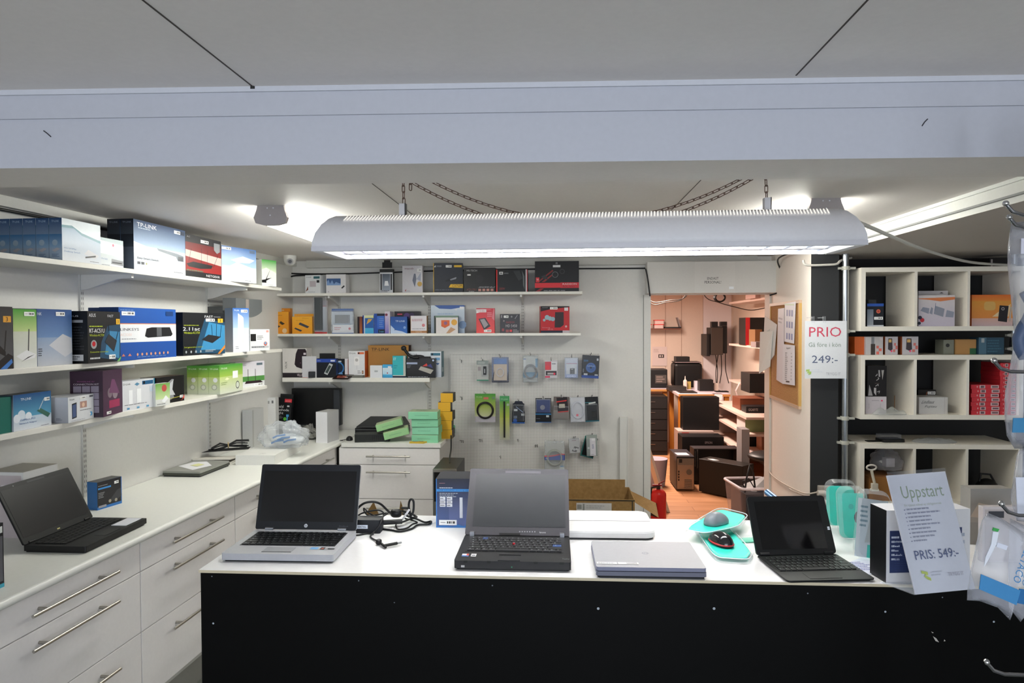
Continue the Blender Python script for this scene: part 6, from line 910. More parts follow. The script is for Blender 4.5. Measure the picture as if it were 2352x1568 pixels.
# silver and blue tube device behind the tablet
A = HZ(1757, 1186, CT); t = thing('scanner', 'silver device with a shiny blue tube edge behind the tablet', 'device', (HZ(1775, 1188, CT).x, 2.40, CT), 0)
mb = MB('satin'); mb.box(-.035, .03, 0, .07, 0, .085, 'a8b0b4'); mb.build('body', t, bevel=.003)
mb = MB('metal'); a_, b_ = HY(1762, 1130, 2.44)-t.location, HY(1786, 1149, 2.37)-t.location; mb.cyl(a_, b_, .011, '8ab0e8', n=18); mb.build('tube', t); mb = MB('satin'); mb.cyl(b_, b_+(b_-a_)*.12, .0105, '141a2c', n=16); mb.build('end_cap', t)
# upright teal blisters
def upblister(label, px0, px1, ytop, ybot, tilt, art, rz=0, Y=None, shell=.03, tealw=1.0, rx=0, base='26c4b0'):
    a, b = HZ(px0, ybot, CT), HZ(px1, ybot, CT); w = b.x-a.x; Y = Y or a.y; h = ztop(Vector((a.x, Y, 0)), px0, ytop)-CT
    t = thing('mouse_blister', label, 'blister pack', ((a.x+b.x)/2, Y, CT), rot=(-math.radians(tilt), math.radians(rx), math.radians(rz)))
    mb = MB('satin'); P = rrect(-w/2*.9, w/2*.9, h*.04, h*.86, .02); n = len(P); vs = [(x, 0, y) for x, y in P]+[(x, .002, y) for x, y in P]
    mb.mesh(vs, [tuple(range(n)), tuple(reversed(range(n, 2*n)))]+[(i, n+i, n+(i+1) % n, (i+1) % n) for i in range(n)], base); mb.art((-w/2*.9, 0, h*.04), (w*.9, 0, 0), (0, 0, h*.82), art); mb.build('card', t)
    mb = MB('clear'); P = rrect(-w/2, w/2, .002, h, .03); Q = rrect(-w/2*.88, w/2*.88, h*.06, h*.94, .025); n = len(P)
    vs = [(x, .004, y) for x, y in P]+[(x, -.003, y) for x, y in P]+[(x, -shell, y) for x, y in Q]
    mb.mesh(vs, [(k*n+i, k*n+(i+1) % n, (k+1)*n+(i+1) % n, (k+1)*n+i) for k in range(2) for i in range(n)]+[tuple(range(2*n, 3*n))], 'eaf2f4'); mb.build('shell', t); return t
upblister('rear upright teal mouse blister behind the tablet corner', 1912, 1982, 1103, 1222, 6, [('c', .7, .35, .14, '18365c')], -4, Y=2.42)
upblister('upright teal mouse blister between the rear one and the tilted clear one', 1934, 2000, 1118, 1246, 8, [('g', 0, .3, 1, 1, '26c4b0', '4ad0c0'), ('c', .9, .45, .18, '1c2c50'), ('c', .5, .7, .06, '3ab0a8')], 2, Y=2.28)
upblister('tilted clear blister with white card and teal tray beside the black sided box', 1958, 2030, 1126, 1286, 10, [('r', 0, .0, 1, 1, 'b8c4cc'), ('r', .4, 0, 1, .22, '2ac0b0'), ('r', .6, .03, .9, .2, 'd8e0e4'), ('m', .1, .5, .4, .9, 5, '5a7a8a'), ('p', [(.3, .25), (1, .3), (1, .9), (.5, .9)], 'a8b0b4')], -8, Y=2.08, rx=6, shell=.035)
mb = MB('matte'); pts = [HZ(x, y, CT) for x, y in ((1955, 1290), (2002, 1272), (2004, 1318), (1985, 1325))]; c = sum(pts, Vector())/4; mb.prism([((p-c).x, (p-c).y) for p in (pts[3], pts[2], pts[1], pts[0])], 0, .001, 'e4e6f0')
mb.art((-.03, -.05, .001), (.06, .01, 0), (-.01, .09, 0), [('m', .1, .1, .9, .9, 6, '6a70a8')]); tag(mb.build('paper_sheet', loc=(c.x, c.y, CT+.0006)), 'printed paper lying between the tablet keyboard and black sided box', 'paper')
A = HZ(2035, 1339, CT); B = Vector((A.x+.235, A.y+.03, 0))
pbox('tablet_box', 'white box with black side and navy panel behind the price sign', 'box', A, B, CT, ztop(A, 2035, 1172)-CT, .075, {'*': 'd4d4d6', 'L': '0d0e12', 'T': 'e0e0e2'}, {'F': [('r', .04, .14, .46, .72, '24325c'), ('m', .06, .3, .2, .66, 6, 'c4ccd8'), ('m', .1, .16, .4, .6, 14, '2c3a68'), ('r', .74, .45, .9, .75, '26345c'), ('r', .74, .2, .86, .42, '3a4666'), ('m', .75, .3, .95, .7, 4, 'a0a8b8')]}, f='satin')
mb = MB('matte'); p = HZ(2080, 1345, CT)
# leaning price sign in an acrylic holder
TL, TR, BR, BL = HY(2037, 1092, 1.865), HY(2175, 1080, 1.885), HY(2240, 1352, 1.84), HY(2103, 1365, 1.81)
TR = TL+(BR-BL); o0 = (BL+BR)/2; t = thing('price_sign', 'leaning acrylic price sign headed Uppstart at the counter front edge', 'sign', o0)
mb = MB('satin'); u_, v_ = (BR-BL), (TL-BL); nrm = u_.cross(v_).normalized(); q = [BL, BR, TR, TL]; q = [p-o0 for p in q]; bq = [p-nrm*.004 for p in q]
mb.mesh(q+bq, [(0, 1, 2, 3), (7, 6, 5, 4), (0, 4, 5, 1), (1, 5, 6, 2), (2, 6, 7, 3), (3, 7, 4, 0)], 'd2d4de')
mb.art(BL-o0, u_, v_, [('t', 'Uppstart', .17, .76, .88, .90, '8c9c84'), ('t', 'En tjänst tillval ej obligatorisk', .17, .72, .80, .745, 'aeb6a4')]+[('m', .14, .425+.033*i, .16, .445+.033*i, 1, '6a6c90') for i in range(9)]+[('m', .18, .425+.033*i, .55+.3*((i*37) % 10)/10, .45+.033*i, 1, '9094a8') for i in range(9)]+
       [('t', 'PRIS: 549:-', .13, .28, .86, .355, '5e688a'), ('p', [(.17, .19), (.27, .175), (.27, .15), (.22, .15), (.3, .125), (.3, .10), (.24, .115), (.2, .14), (.23, .16), (.17, .165)], 'b4c46c'), ('m', .33, .13, .55, .18, 2, 'c4c8d4'), ('t', 'TRYGG IT', .60, .125, .86, .155, 'a4a2b0')], eps=.0004); mb.build('sign_sheet', t)
mb = MB('clear'); e = nrm*.003; mb.mesh([p+e for p in (q[0]*1.0, q[1], q[2]+(v_*.03), q[3]+(v_*.03))], [(0, 1, 2, 3)], 'eef0f4'); f1, f2 = q[0]-nrm*.005, q[1]-nrm*.005; zz = Vector((-.045, .09, 0)); g1, g2 = f1+zz, f2+zz
for g in (f1, f2): g.z = CT+.003-o0.z if g.z > CT else g.z
g1.z = g2.z = CT+.003-o0.z; mb.mesh([f1, f2, g2, g1]+[p+Vector((0, 0, -.002)) for p in (f1, f2, g2, g1)], [(0, 1, 2, 3), (7, 6, 5, 4), (0, 4, 5, 1), (2, 6, 7, 3), (1, 5, 6, 2), (3, 7, 4, 0)], 'dfe4ea'); mb.build('acrylic_holder', t)
# framed card and grey brochure tray further right
A, B = HZ(2232, 1290, CT), HZ(2345, 1290, CT); h_ = ztop(A, 2232, 1163)-CT
pbox('framed_card', 'white framed card with dark corner labels at the right end of the counter', 'sign', A+Vector((.03, .0, 0)), B+Vector((.02, 0, 0)), CT, h_, .02, 'ccc4c4', {'F': [('r', .04, .02, .97, .95, 'b8b0ae'), ('r', .12, .80, .46, .92, '50525a'), ('r', .9, .84, 1, .95, '4a4a52'), ('c', .56, .90, .03, '8aa860')]}, f='satin')
A, B = HZ(2228, 1250, CT), HZ(2322, 1250, CT); h_ = ztop(A, 2228, 1122)-CT
t = pbox('brochure_holder', 'smoky grey clear brochure holder behind the framed card', 'holder', A, B, CT, h_, .05, '9a9690', {'F': [('g', 0, .4, 1, 1, 'a8a098', '8a8884'), ('p', [(0, .5), (.2, .75), (.5, .7), (.75, .55), (.95, .7), (1, .4)], 'c0b0a0')]}, f='satin')
A = HZ(2205, 1262, CT); pbox('carton', 'white box seen between the price sign and the brochure holder', 'box', Vector((1.045, 2.10, 0)), Vector((1.135, 2.12, 0)), CT, HY(2210, 1150, 2.1).z-CT, .06, 'd4d2d0', f='satin')
# ================================================================ BEHIND THE COUNTER
A, B = HY(994, 1077, 4.40), HY(1048, 1077, 4.40)
t = thing('tower_computer', 'black and silver tower computer beside the back drawer cabinet', 'computer', ((A.x+B.x)/2, 4.40, .42)); w_ = B.x-A.x; h_ = A.z-.42
mb = MB('satin'); mb.box(-w_/2, w_/2, .012, .40, 0, h_, {'*': '1a1a1b', 'T': '3a3a38'}); mb.build('case', t, bevel=.002)
mb = MB('metal'); mb.box(-w_/2, w_/2, 0, .012, h_-.02, h_, 'c8c8c4'); mb.box(-w_/2, -w_/2+.008, 0, .012, 0, h_-.02, '9a9a98'); mb.box(w_/2-.008, w_/2, 0, .012, 0, h_-.02, '9a9a98'); mb.box(-w_/2+.008, w_/2-.008, .0, .012, .03, h_*.48, 'a8aaa2'); mb.build('front_frame', t)
mb = MB('gloss'); mb.box(-w_/2+.008, w_/2-.008, .002, .012, h_*.48, h_-.02, '0f0f10'); mb.build('drive_door', t)
pbox('carton', 'plain carton on the floor under the tower computer', 'box', Vector((t.location.x-.12, 4.38, 0)), Vector((t.location.x+.12, 4.38, 0)), 0, .42, .44, '9a7a4c', f='cardboard')
cable('black cable rising up the wall side behind the tower computer', [HY(1036, 1000, 5.0), HY(1036, 1030, 4.9), HY(1033, 1050, 4.75), HY(1033, 1064, 4.6)], .006, '2a2a2a')
A, B = HY(1290, 1148, 4.62), HY(1458, 1148, 4.62); w_ = B.x-A.x; h_ = .592
t = thing('cardboard_box', 'open cardboard box with a shipping label on the floor behind the counter', 'box', ((A.x+B.x)/2, 4.62, 0))
mb = MB('cardboard'); mb.box(-w_/2, w_/2, 0, .005, 0, h_, 'ffffff'); mb.box(-w_/2, w_/2, .355, .36, 0, h_, 'ffffff'); mb.box(-w_/2, -w_/2+.005, .005, .355, 0, h_, 'ffffff'); mb.box(w_/2-.005, w_/2, .005, .355, 0, h_, 'ffffff'); mb.box(-w_/2+.005, w_/2-.005, .005, .355, 0, .005, 'ffffff')
mb.box(-w_/2, w_/2-.0, -.001, 0, h_-.012, h_-.004, '4a4030', 'matte'); mb.box(w_/2-.02, w_/2-.012, -.001, 0, .2, h_-.012, '4a4030', 'matte'); mb.build('body', t)
mb = MB('cardboard'); top = HY(1440, 1101, 4.98).z; mb.box(-w_/2, w_/2-.03, .356, .361, h_, top+.0, 'ffffff'); mb.build('flap', t)
mb = MB('cardboard'); mb.mesh([(w_/2, .01, h_-.02), (w_/2, .35, h_-.02), (w_/2+.19, .35, h_-.11), (w_/2+.16, .0, h_-.12)], [(0, 1, 2, 3), (3, 2, 1, 0)], 'ffffff'); mb.build('flap', t)
mb = MB('satin'); la, lb = HY(1324, 1155, 4.61), HY(1405, 1175, 4.61); mb.art((la.x-t.location.x, -.001, lb.z), (lb.x-la.x, 0, 0), (0, 0, la.z-lb.z), [('r', 0, 0, 1, 1, 'c8c6c4'), ('r', .02, .25, .15, .8, '8a8a86'), ('r', .18, .1, .23, .9, '8a8a86'), ('m', .28, .3, .9, .8, 2, 'a8a8a8')], eps=.0015); mb.build('shipping_label', t)
for x, l in ((828, 'pointed brown cardboard flap left, sticking up behind the counter'), (914, 'small brown cardboard point right, sticking up behind the counter')):
    p = HY(x+(28 if x < 900 else 4), 1152 if x < 900 else 1150, 3.3); q = HY(x, 1192, 3.3); z0 = q.z-.35; t_ = thing('cardboard_flap', l, 'cardboard', (q.x, 3.3, 0))
    mb = MB('cardboard'); W_ = .11 if x < 900 else .05; P = [(0, 0, 0), (W_, 0, 0), (W_, 0, q.z-.02), (p.x-q.x+.004, 0, p.z), (0, 0, q.z-.015)]; n = len(P); vs = P+[(a, .004, c) for a, b, c in P]
    mb.mesh(vs, [tuple(range(n)), tuple(reversed(range(n, 2*n)))]+[(i, n+i, n+(i+1) % n, (i+1) % n) for i in range(n)], 'ffffff'); mb.build('sheet', t_)
# ================================================================ SIGN, CORKBOARD, SOCKET ON THE COLUMN
A, B = HY(1849, 737, 4.5), HY(1944, 869, 4.5); w_ = B.x-A.x; h_ = A.z-B.z
t = thing('wall_sign', 'white paper sign reading PRIO hanging before the dark column', 'sign', (A.x, 4.5, B.z))
mb = MB('satin'); mb.box(0, w_, 0, .002, 0, h_, 'd8dade'); mb.art((0, 0, 0), (w_, 0, 0), (0, 0, h_), [('t', 'PRIO', .10, .725, .87, .895, 'c84a60'), ('t', 'Gå före i kön', .09, .55, .86, .625, '7c9084'), ('t', '249:-', .17, .27, .79, .40, '5a6480'), ('p', [(.03, .155), (.12, .16), (.11, .125), (.16, .12), (.15, .075), (.08, .06), (.10, .09), (.04, .09), (.08, .12), (.03, .12)], 'a8c46c'), ('m', .17, .10, .45, .17, 2, 'd0d4dc'), ('t', 'TRYGG IT', .51, .055, .86, .105, 'a8a8b0')]); mb.build('sheet', t)
for px in (1867, 1893):
    X = HY(px, 730, 4.5).x-A.x; mb = MB('clear'); mb.box(X-.008, X+.008, -.004, .006, h_-.012, h_+.03, 'e0e4e8'); mb.box(X-.003, X+.003, .004, .11, h_+.018, h_+.024, 'c8ccd0'); mb.build('clip', t)
def W(px, py, k=.0):   # point on the white flank of the column
    a, b = Vector((1.663, 4.62, 0)), Vector((1.722, 5.65, 0)); d = (b-a).normalized(); n = Vector((-d.y, d.x, 0)); return hp(px, py, n, n.dot(a)+k), d, n
c1, d_, n_ = W(1773, 699); c2 = W(1842, 686)[0]; c3 = W(1842, 936)[0]; c4 = W(1773, 917)[0]
L_ = (c1-c2).dot(d_); zt_, zb_ = (c1.z+c2.z)/2, (c3.z+c4.z)/2; rz = math.atan2(-d_.y, -d_.x); t = thing('cork_board', 'cork notice board on the white flank beside the doorway', 'notice board', Vector((c1.x, c1.y, zb_)), rz); Hh = zt_-zb_
mb = MB('cork'); mb.box(.02, L_-.02, -.012, 0, .02, Hh-.02, 'ffffff'); mb.build('cork_panel', t)
mb = MB('satin')
for a, b, c, e in ((0, L_, 0, .022), (0, L_, Hh-.022, Hh), (0, .022, .022, Hh-.022), (L_-.022, L_, .022, Hh-.022)): mb.box(a, b, -.018, 0, c, e, 'c09a58' if b-a < .1 else 'c4a890')
mb.build('frame', t)
def onboard(name, label, pts, art, dy=-.02, col='d6d8e0', curl=0, cat='paper'):
    M = t.matrix_basis.inverted(); Q = [M @ W(x, y, 0)[0] for x, y in pts]; o_ = Q[3]; mb = MB('satin'); q = [Vector((p.x, dy-(curl if i in (0, 3) else 0), p.z)) for i, p in enumerate(Q)]; b = [p+Vector((0, .0025, 0)) for p in q]
    c = sum(q, Vector())/4; mb.mesh([p-c for p in q+b], [(3, 2, 1, 0), (4, 5, 6, 7), (0, 1, 5, 4), (1, 2, 6, 5), (2, 3, 7, 6), (3, 0, 4, 7)], col); mb.art(q[3]-c, q[2]-q[3], q[0]-q[3], art)
    o = mb.build(name, loc=t.matrix_basis @ c, rz=rz); return tag(o, label, cat)
onboard('notice', 'white notice with rows of small blue pictures on the cork board', [(1809, 697), (1834, 692), (1830, 789), (1808, 784)], [('r', .2+.26*i, .08+.3*j, .36+.26*i, .24+.3*j, '7a86b0') for i in range(3) for j in range(3)]+[('r', 0, .96, 1, 1, 'b8ccb0')])
onboard('notice', 'long white list sheet on the cork board under the picture notice', [(1806, 790), (1833, 793), (1833, 885), (1805, 881)], [('m', .2, .1, .45, .8, 14, '7a7e8c'), ('m', .7, .1, .8, .8, 9, 'a0a2ac'), ('t', 'Support', .3, .86, .65, .92, '50545c'), ('r', .3, .05, .6, .09, '2c3038')], dy=-.024)
onboard('notice', 'tall pale sheet pinned behind the list on the cork board', [(1794, 709), (1808, 707), (1806, 882), (1790, 872)], [('m', .1, .8, .9, .9, 2, 'a8a4b0')], dy=-.022, col='d2d0d8')
onboard('leaflet', 'sheet hanging curled from the left edge of the cork board', [(1776, 725), (1792, 745), (1786, 815), (1770, 855)], [('m', .2, .2, .8, .8, 6, 'a0a8a4')], dy=-.026, col='e0dedc', curl=.04)
onboard('leaflet', 'lower curled leaflet sticking out into the doorway from the cork board', [(1774, 762), (1788, 760), (1782, 842), (1771, 858)], [('g', .1, .1, .9, .9, 'b8c4b8', 'c8ccc8')], dy=-.045, col='e4e4e0', curl=.05)
cable('white twisted cable crossing the lower white flank to the plugs', [W(1769, 1078)[0]+n_*.012, W(1776, 1090)[0]+n_*.012, W(1795, 1105)[0]+n_*.012, W(1822, 1120)[0]+n_*.012, HY(1850, 1133, 4.59), HY(1878, 1130, 4.57)], .005, 'c0b4a8')
cable('second white cable leading to the lower plug on the dark column', [W(1818, 1122)[0]+n_*.014, W(1835, 1132)[0]+n_*.014, HY(1855, 1140, 4.59), HY(1880, 1146, 4.57)], .005, 'c0b4a8')
p = HY(1893, 1138, 4.57); t = thing('power_strip', 'grey power strip with two white round plugs low on the dark column', 'socket', (p.x, 4.60, p.z))
mb = MB('satin'); mb.box(-.03, .075, -.035, .011, -.055, .06, 'a8a098'); mb.build('socket_box', t, bevel=.004)
for z in (.012, -.045):
    mb = MB('satin'); mb.cyl((-.045, -.04, z+.005), (.0, -.04, z+.005), .020, 'c8c0b8', n=16); mb.cyl((.0, -.04, z+.005), (.03, -.04, z+.005), .016, 'c8c0b8', n=12); mb.build('plug', t)
# ================================================================ THINGS IN THE CUBE SHELVES
B1, B2, B3 = U1[0]+.03, U2[0]+.03, U3[0]+.03
def cb(name, label, x0, x1, yt, z, y, cols, art=None, stk=None, d=.15, h=None, cat='box', group=None, f='gloss', y2=None):
    A, B = HY(x0, 800, y), HY(x1, 800, y2 or y); h = h or ztop(A, x0, yt)-z; return pbox(name, label, cat, A, B, z, h, d, cols, art, stk, group, f)
cb('adapter_box', 'blue topped dark box with a red circle in the top left cube', 1991, 2029, 697, B1, 4.60, '1c2030', {'F': [('g', 0, 0, .38, .75, '9aa0a8', '6a7484'), ('r', .38, 0, 1, .9, '20242e'), ('r', 0, .88, 1, 1, '2c54a8'), ('c', .68, .66, .09, 'd06a50'), ('c', .68, .66, .05, 'b04038'), ('r', 0, 0, 1, .06, 'c8ccd4')]}, [(.42, .30, .95, .42)])
cb('adapter_box', 'small grey box top behind the blue topped box, top left cube', 1994, 2012, 688, B1, 4.78, '4c4c50', d=.06)
cb('keyboard_box', 'white and orange box with keyboards pictured in the top middle cube', 2109, 2192, 678, B1, 4.58, 'd0c8cc', {'F': [('g', 0, 0, 1, 1, 'c0b8c8', 'd4cccc'), ('p', [(0, .9), (1, .94), (1, .86), (.6, .8), (.3, .85), (0, .88)], 'd88050'), ('p', [(.05, .5), (.12, .62), (.3, .58), (.28, .4)], '8c90a0'), ('p', [(.3, .42), (.35, .62), (.4, .58), (.38, .38)], '8c90a0'), ('p', [(.42, .4), (.46, .66), (.72, .56), (.68, .3)], '8a8e9c'), ('p', [(.74, .3), (.78, .52), (.98, .46), (.96, .28)], '9094a4'), ('l', [(.45, .5), (.47, .75)], .012, '5a6484'), ('c', .1, .2, .07, 'b8303c'), ('c', .04, .28, .06, '2c304c'), ('c', .02, .1, .05, '30344c')], 'T': [('r', 0, 0, 1, 1, 'c8c4c8')]}, d=.12)
cb('carton', 'white flat carton top behind the keyboard box, top middle cube', 2109, 2176, 668, B1, 4.72, 'c4c0c4', {'F': [('p', [(.7, .93), (.78, .96), (.86, .93)], '3c3c40')]}, d=.08)
cb('speaker_box', 'orange box with a black speaker pictured in the top right cube', 2231, 2325, 677, B1, 4.58, 'c0602c', {'F': [('g', 0, 0, 1, .35, 'c8b0b4', 'd8a890'), ('g', 0, .25, 1, .8, 'dc8a44', 'd8943c'), ('g', 0, .8, 1, 1, 'e08838', 'd86a2c'), ('p', rrect(.3, .58, .5, .78, .08), 'd4a860'), ('p', [(.5, .3), (.7, .5), (.95, .7), (.9, .3)], 'e0c8a0'), ('p', [(.64, .16), (.68, .66), (.9, .64), (.86, .12)], '2c2830'), ('c', .76, .55, .05, 'a8a0a0'), ('c', .76, .55, .03, '2c2830'), ('p', [(.9, .15), (.94, .62), (.98, .6), (.95, .15)], 'b8a898')], 'R': [('r', 0, 0, 1, 1, '6a4a2c')]}, d=.15)
cb('carton', 'dark box lying on top of the cube shelving at the right', 2271, 2323, 590, U1[1]+.0005, 4.72, '232022', {'F': [('r', .05, .2, .13, .85, 'b0a8a8')]}, d=.15, h=.07)
cb('phone_box', 'plain orange box at the left on the middle cube unit top', 1963, 1987, 775, U2[1]+.0005, 4.62, 'c05a24', h=.118, d=.12)
ph = lambda s_: {'F': [('r', 0, 0, 1, 1, 'b4b0b4'), ('p', [(.22+s_, .3), (.25+s_, .9), (.55+s_, .9), (.6+s_, .3), (.42+s_, .22)], '4a4248'), ('r', .28+s_, .68, .5+s_, .85, 'c8a060'), ('r', .7, .5, .85, .65, 'c87068'), ('r', .82, .3, .98, .5, 'c06860'), ('r', .62, .15, .8, .3, 'c87068'), ('c', .5, .2, .05, 'e83c6c')], 'L': [('r', 0, 0, 1, 1, '8c4a2c')]}
cb('phone_box', 'grey and orange phone box beside the plain orange one', 1988, 2028, 775, U2[1]+.0005, 4.60, 'b4b0b4', {'F': [('r', 0, 0, 1, 1, 'b4b0b0'), ('r', .3, .0, .55, .6, '4c4440'), ('r', .33, .6, .5, .98, '7a7c80'), ('r', .62, .35, .76, .5, 'c8685c'), ('r', .76, .2, .92, .35, 'c86458'), ('r', .62, .02, .78, .18, 'c86458'), ('r', .8, .8, .98, .95, 'c4b8b8')]}, h=.118, d=.12)
cb('phone_box', 'narrower phone box with a pink dot, middle of the row', 2033, 2062, 775, U2[1]+.0005, 4.60, '6a3a2c', ph(.0), h=.118, d=.12)
cb('phone_box', 'right phone box with a pink dot on the middle cube unit', 2072, 2109, 775, U2[1]+.0005, 4.60, '6a3a2c', ph(.02), h=.118, d=.12)
cb('adapter_box', 'grey green small box on the middle cube unit top', 2167, 2191, 784, U2[1]+.0005, 4.66, '7a7c70', {'F': [('c', .4, .62, .13, '3a3c3c')]}, h=.095, d=.1)
cb('adapter_box', 'tan and green small box on the middle cube unit top', 2193, 2242, 783, U2[1]+.0005, 4.66, '9a7444', {'F': [('r', .05, 0, 1, .95, 'b08450'), ('r', .7, 0, 1, .4, '2c6040')]}, h=.098, d=.1)
cb('adapter_box', 'teal blue box with printed panels on the middle cube unit top', 2248, 2306, 777, U2[1]+.0005, 4.64, '28485c', {'F': [('r', 0, 0, .3, 1, '4a6c80'), ('m', .34, .1, .95, .9, 5, '3a6478'), ('r', .1, .7, .22, .95, 'a8b0b4')]}, h=.11, d=.1)
cb('intel_box', 'black box with vertical white lettering in the middle left cube', 1993, 2037, 828, B2+.112, 4.62, '1a1416', {'F': [('p', [(.04, .02), (.1, .38), (.2, .2), (.28, .02)], 'a8a4a4'), ('p', [(.34, .12), (.34, .28), (.46, .28), (.46, .02)], 'b8b4b4'), ('l', [(.42, .33), (.56, .40), (.56, .34)], .02, 'b8b4b4'), ('l', [(.5, .14), (.64, .18), (.6, .10)], .02, 'b8b4b4'), ('l', [(.42, .66), (.52, .74), (.48, .68)], .02, 'b8b4b4'), ('l', [(.46, .52), (.6, .58), (.54, .62)], .02, 'b8b4b4'), ('p', [(.58, .64), (.56, .86), (.64, .86), (.66, .64)], 'b0acac'), ('p', [(.72, .86), (.78, .54), (.86, .86)], 'a8a4a0'), ('r', .38, .42, .62, .435, '5c4c48')]}, d=.12, h=.200).name = 'processor_box'
cb('adapter_box', 'white box with a pink dot under the black lettered box', 1989, 2037, 900, B2, 4.60, 'c8c0c4', {'F': [('m', .3, .75, .7, .8, 1, '6c686c'), ('c', .78, .77, .05, 'e83c6c'), ('r', .15, .3, .17, .6, 'a8a0a4'), ('r', .7, .2, .72, .6, 'a8a0a4')]}, d=.14, h=.1115, f='satin')
cb('carton', 'small brown carton at the right of the middle left cube', 2055, 2099, 908, B2, 4.80, {'*': '9a6c3c', 'R': 'a87840'}, d=.09, y2=4.72, f='matte')
p = HY(2030, 950, 4.59); t = MB('film'); t.ell((0, 0, .0), (.11, .035, .04), 'c8ccc8', nu=30, nv=14, fn=lambda q: (q[0], q[1], max(-.0, q[2])*(1+.3*math.sin(9*q[0])))); tag(t.build('clear_tray', loc=(p.x+.02, 4.562, B2)), 'low clear plastic tray in front in the middle left cube', 'tray')
cb('adapter_box', 'dark box with orange streaks behind the handwritten white box', 2110, 2151, 895, B2, 4.78, '241e1e', {'F': [('l', [(.2, .1), (.5, .9)], .02, 'c87048'), ('l', [(.6, .3), (.9, .7)], .02, 'b05a40')]}, [(.52, .78, .95, .92)], d=.1)
cb('carton', 'white box with handwriting in the middle cube', 2112, 2178, 912, B2, 4.60, 'c4c2c0', {'F': [('ti', 'Lindhaus', .08, .62, .50, .82, '4a4a4e'), ('ti', 'Fujitsu', .18, .34, .58, .52, '4a4a4e'), ('r', .88, 0, .89, 1, 'a89c9c'), ('r', .94, 0, .95, 1, 'b8a8a0')]}, d=.14, f='satin')
rb = {'F': [('r', 0, 0, 1, 1, 'd0303c'), ('r', .30, .12, .50, .88, 'c8b0b0'), ('r', .34, .25, .46, .75, '6a5058'), ('r', .70, .12, .98, .88, 'd0b8b8'), ('r', .74, .3, .95, .7, '7a5a60'), ('r', .2, .3, .24, .7, 'd8a0a0')], 'L': [('r', 0, 0, 1, 1, 'a02028')], 'T': [('r', 0, 0, 1, 1, 'b82832')]}
hb = (U2[1]-.03-B2)/12.8
A, B = HY(2232, 800, 4.57), HY(2297, 800, 4.57); w_ = B.x-A.x; o = boxmesh(w_, hb-.0006, .24, 'c42c36', rb).build('red_box', loc=((A.x+B.x)/2, 4.57, B2)); tag(o, 'bottom red box of the shorter stack in the middle right cube', 'box', 'red boxes stacked in the middle right cube')
ordn = ['bottom', 'second', 'third', 'fourth', 'fifth', 'sixth', 'seventh', 'eighth', 'ninth', 'tenth', 'eleventh', 'twelfth']
for i in range(1, 7): q = dup(o, (o.location.x+(.003 if i % 2 else -.002), 4.57, B2+hb*i), 0, ('topmost' if i == 6 else ordn[i])+' red box '+('' if i == 6 else 'from the bottom ')+'of the shorter front stack')
o2 = boxmesh(cx[6]-B.x-.010, hb-.0006, .20, 'c42c36', rb).build('red_box', loc=((cx[6]+B.x)/2, 4.575, B2)); tag(o2, 'bottom red box of the taller right stack', 'box', 'red boxes stacked in the middle right cube')
for i in range(1, 12): q = dup(o2, (o2.location.x+(.001 if i % 3 else -.002), 4.575, B2+hb*i), 0, ('topmost' if i == 11 else ordn[i])+' red box '+('' if i in (0, 11) else 'from the bottom ')+'of the taller right stack')
# items on and in the lowest unit
p = HY(2045, 1012, 4.66); t = thing('glasses_case', 'dark tray with a clear lid on top of the lowest cube unit', 'case', (p.x, 4.66, U3[1]), .1)
mb = MB('satin'); mb.prism(rrect(-.075, .075, -.05, .06, .02), 0, .018, '16181a'); mb.prism(rrect(-.16, -.07, -.02, .03, .01), 0, .004, '1a1c1c'); mb.build('tray', t)
mb = MB('clear'); mb.prism(rrect(-.07, .07, -.02, .06, .02), .018, .045, 'd8dce8'); mb.build('clear_lid', t)
p = HY(2150, 1012, 4.62); mb = MB('film'); mb.ell((0, 0, .003), (.14, .07, .022), 'c4c8cc', nu=30, nv=12, fn=lambda q: (q[0], q[1], max(-.1, q[2])*(1+.4*math.sin(11*q[0])*math.cos(7*q[1])))); tag(mb.build('clear_bag', loc=(p.x, 4.64, U3[1])), 'flat clear plastic bag on top of the lowest cube unit', 'bag')
p = HY(2045, 1090, 4.66); t = thing('clear_bag', 'puffy clear bag with a white plug in the lowest left cube', 'bag', (p.x-.01, 4.70, B3+.165), .1)
mb = MB('film'); mb.ell((0, 0, .07), (.10, .09, .085), 'd4d4dc', nu=34, nv=22, fn=lambda q: crump(q, .12)); mb.build('film', t); mb = MB('satin'); mb.box(-.01, .05, -.02, .03, .04, .10, 'd4d0d8'); mb.build('white_plug', t, bevel=.004)
cb('carton', 'open brown carton under the puffy clear bag', 1998, 2070, 1085, B3, 4.60, {'*': '8a5a2c', 'F': '9a6832'}, d=.22, h=.155, f='matte')
p = HY(1996, 1075, 4.57); t = thing('plug_lead', 'white plug and lead hanging at the front of the lowest left cube', 'cable', (p.x, 4.535, p.z))
mb = MB('satin'); mb.tube([(.03*math.cos(a*PI/8), .0, .012+.016*math.sin(a*PI/8)) for a in range(16)], .006, 'c8c0b8', closed=True); mb.tube([(0, 0, -.006), (.01, 0, -.05), (.02, 0, -.09)], .009, 'c8c0b0'); mb.build('lead', t)
mb = MB('satin'); mb.box(0, .04, -.01, .012, -.13, -.09, 'c8c0b0'); mb.box(-.005, .045, -.011, .0149, -.14, -.125, 'c8c0b0'); mb.build('plug', t, bevel=.003)
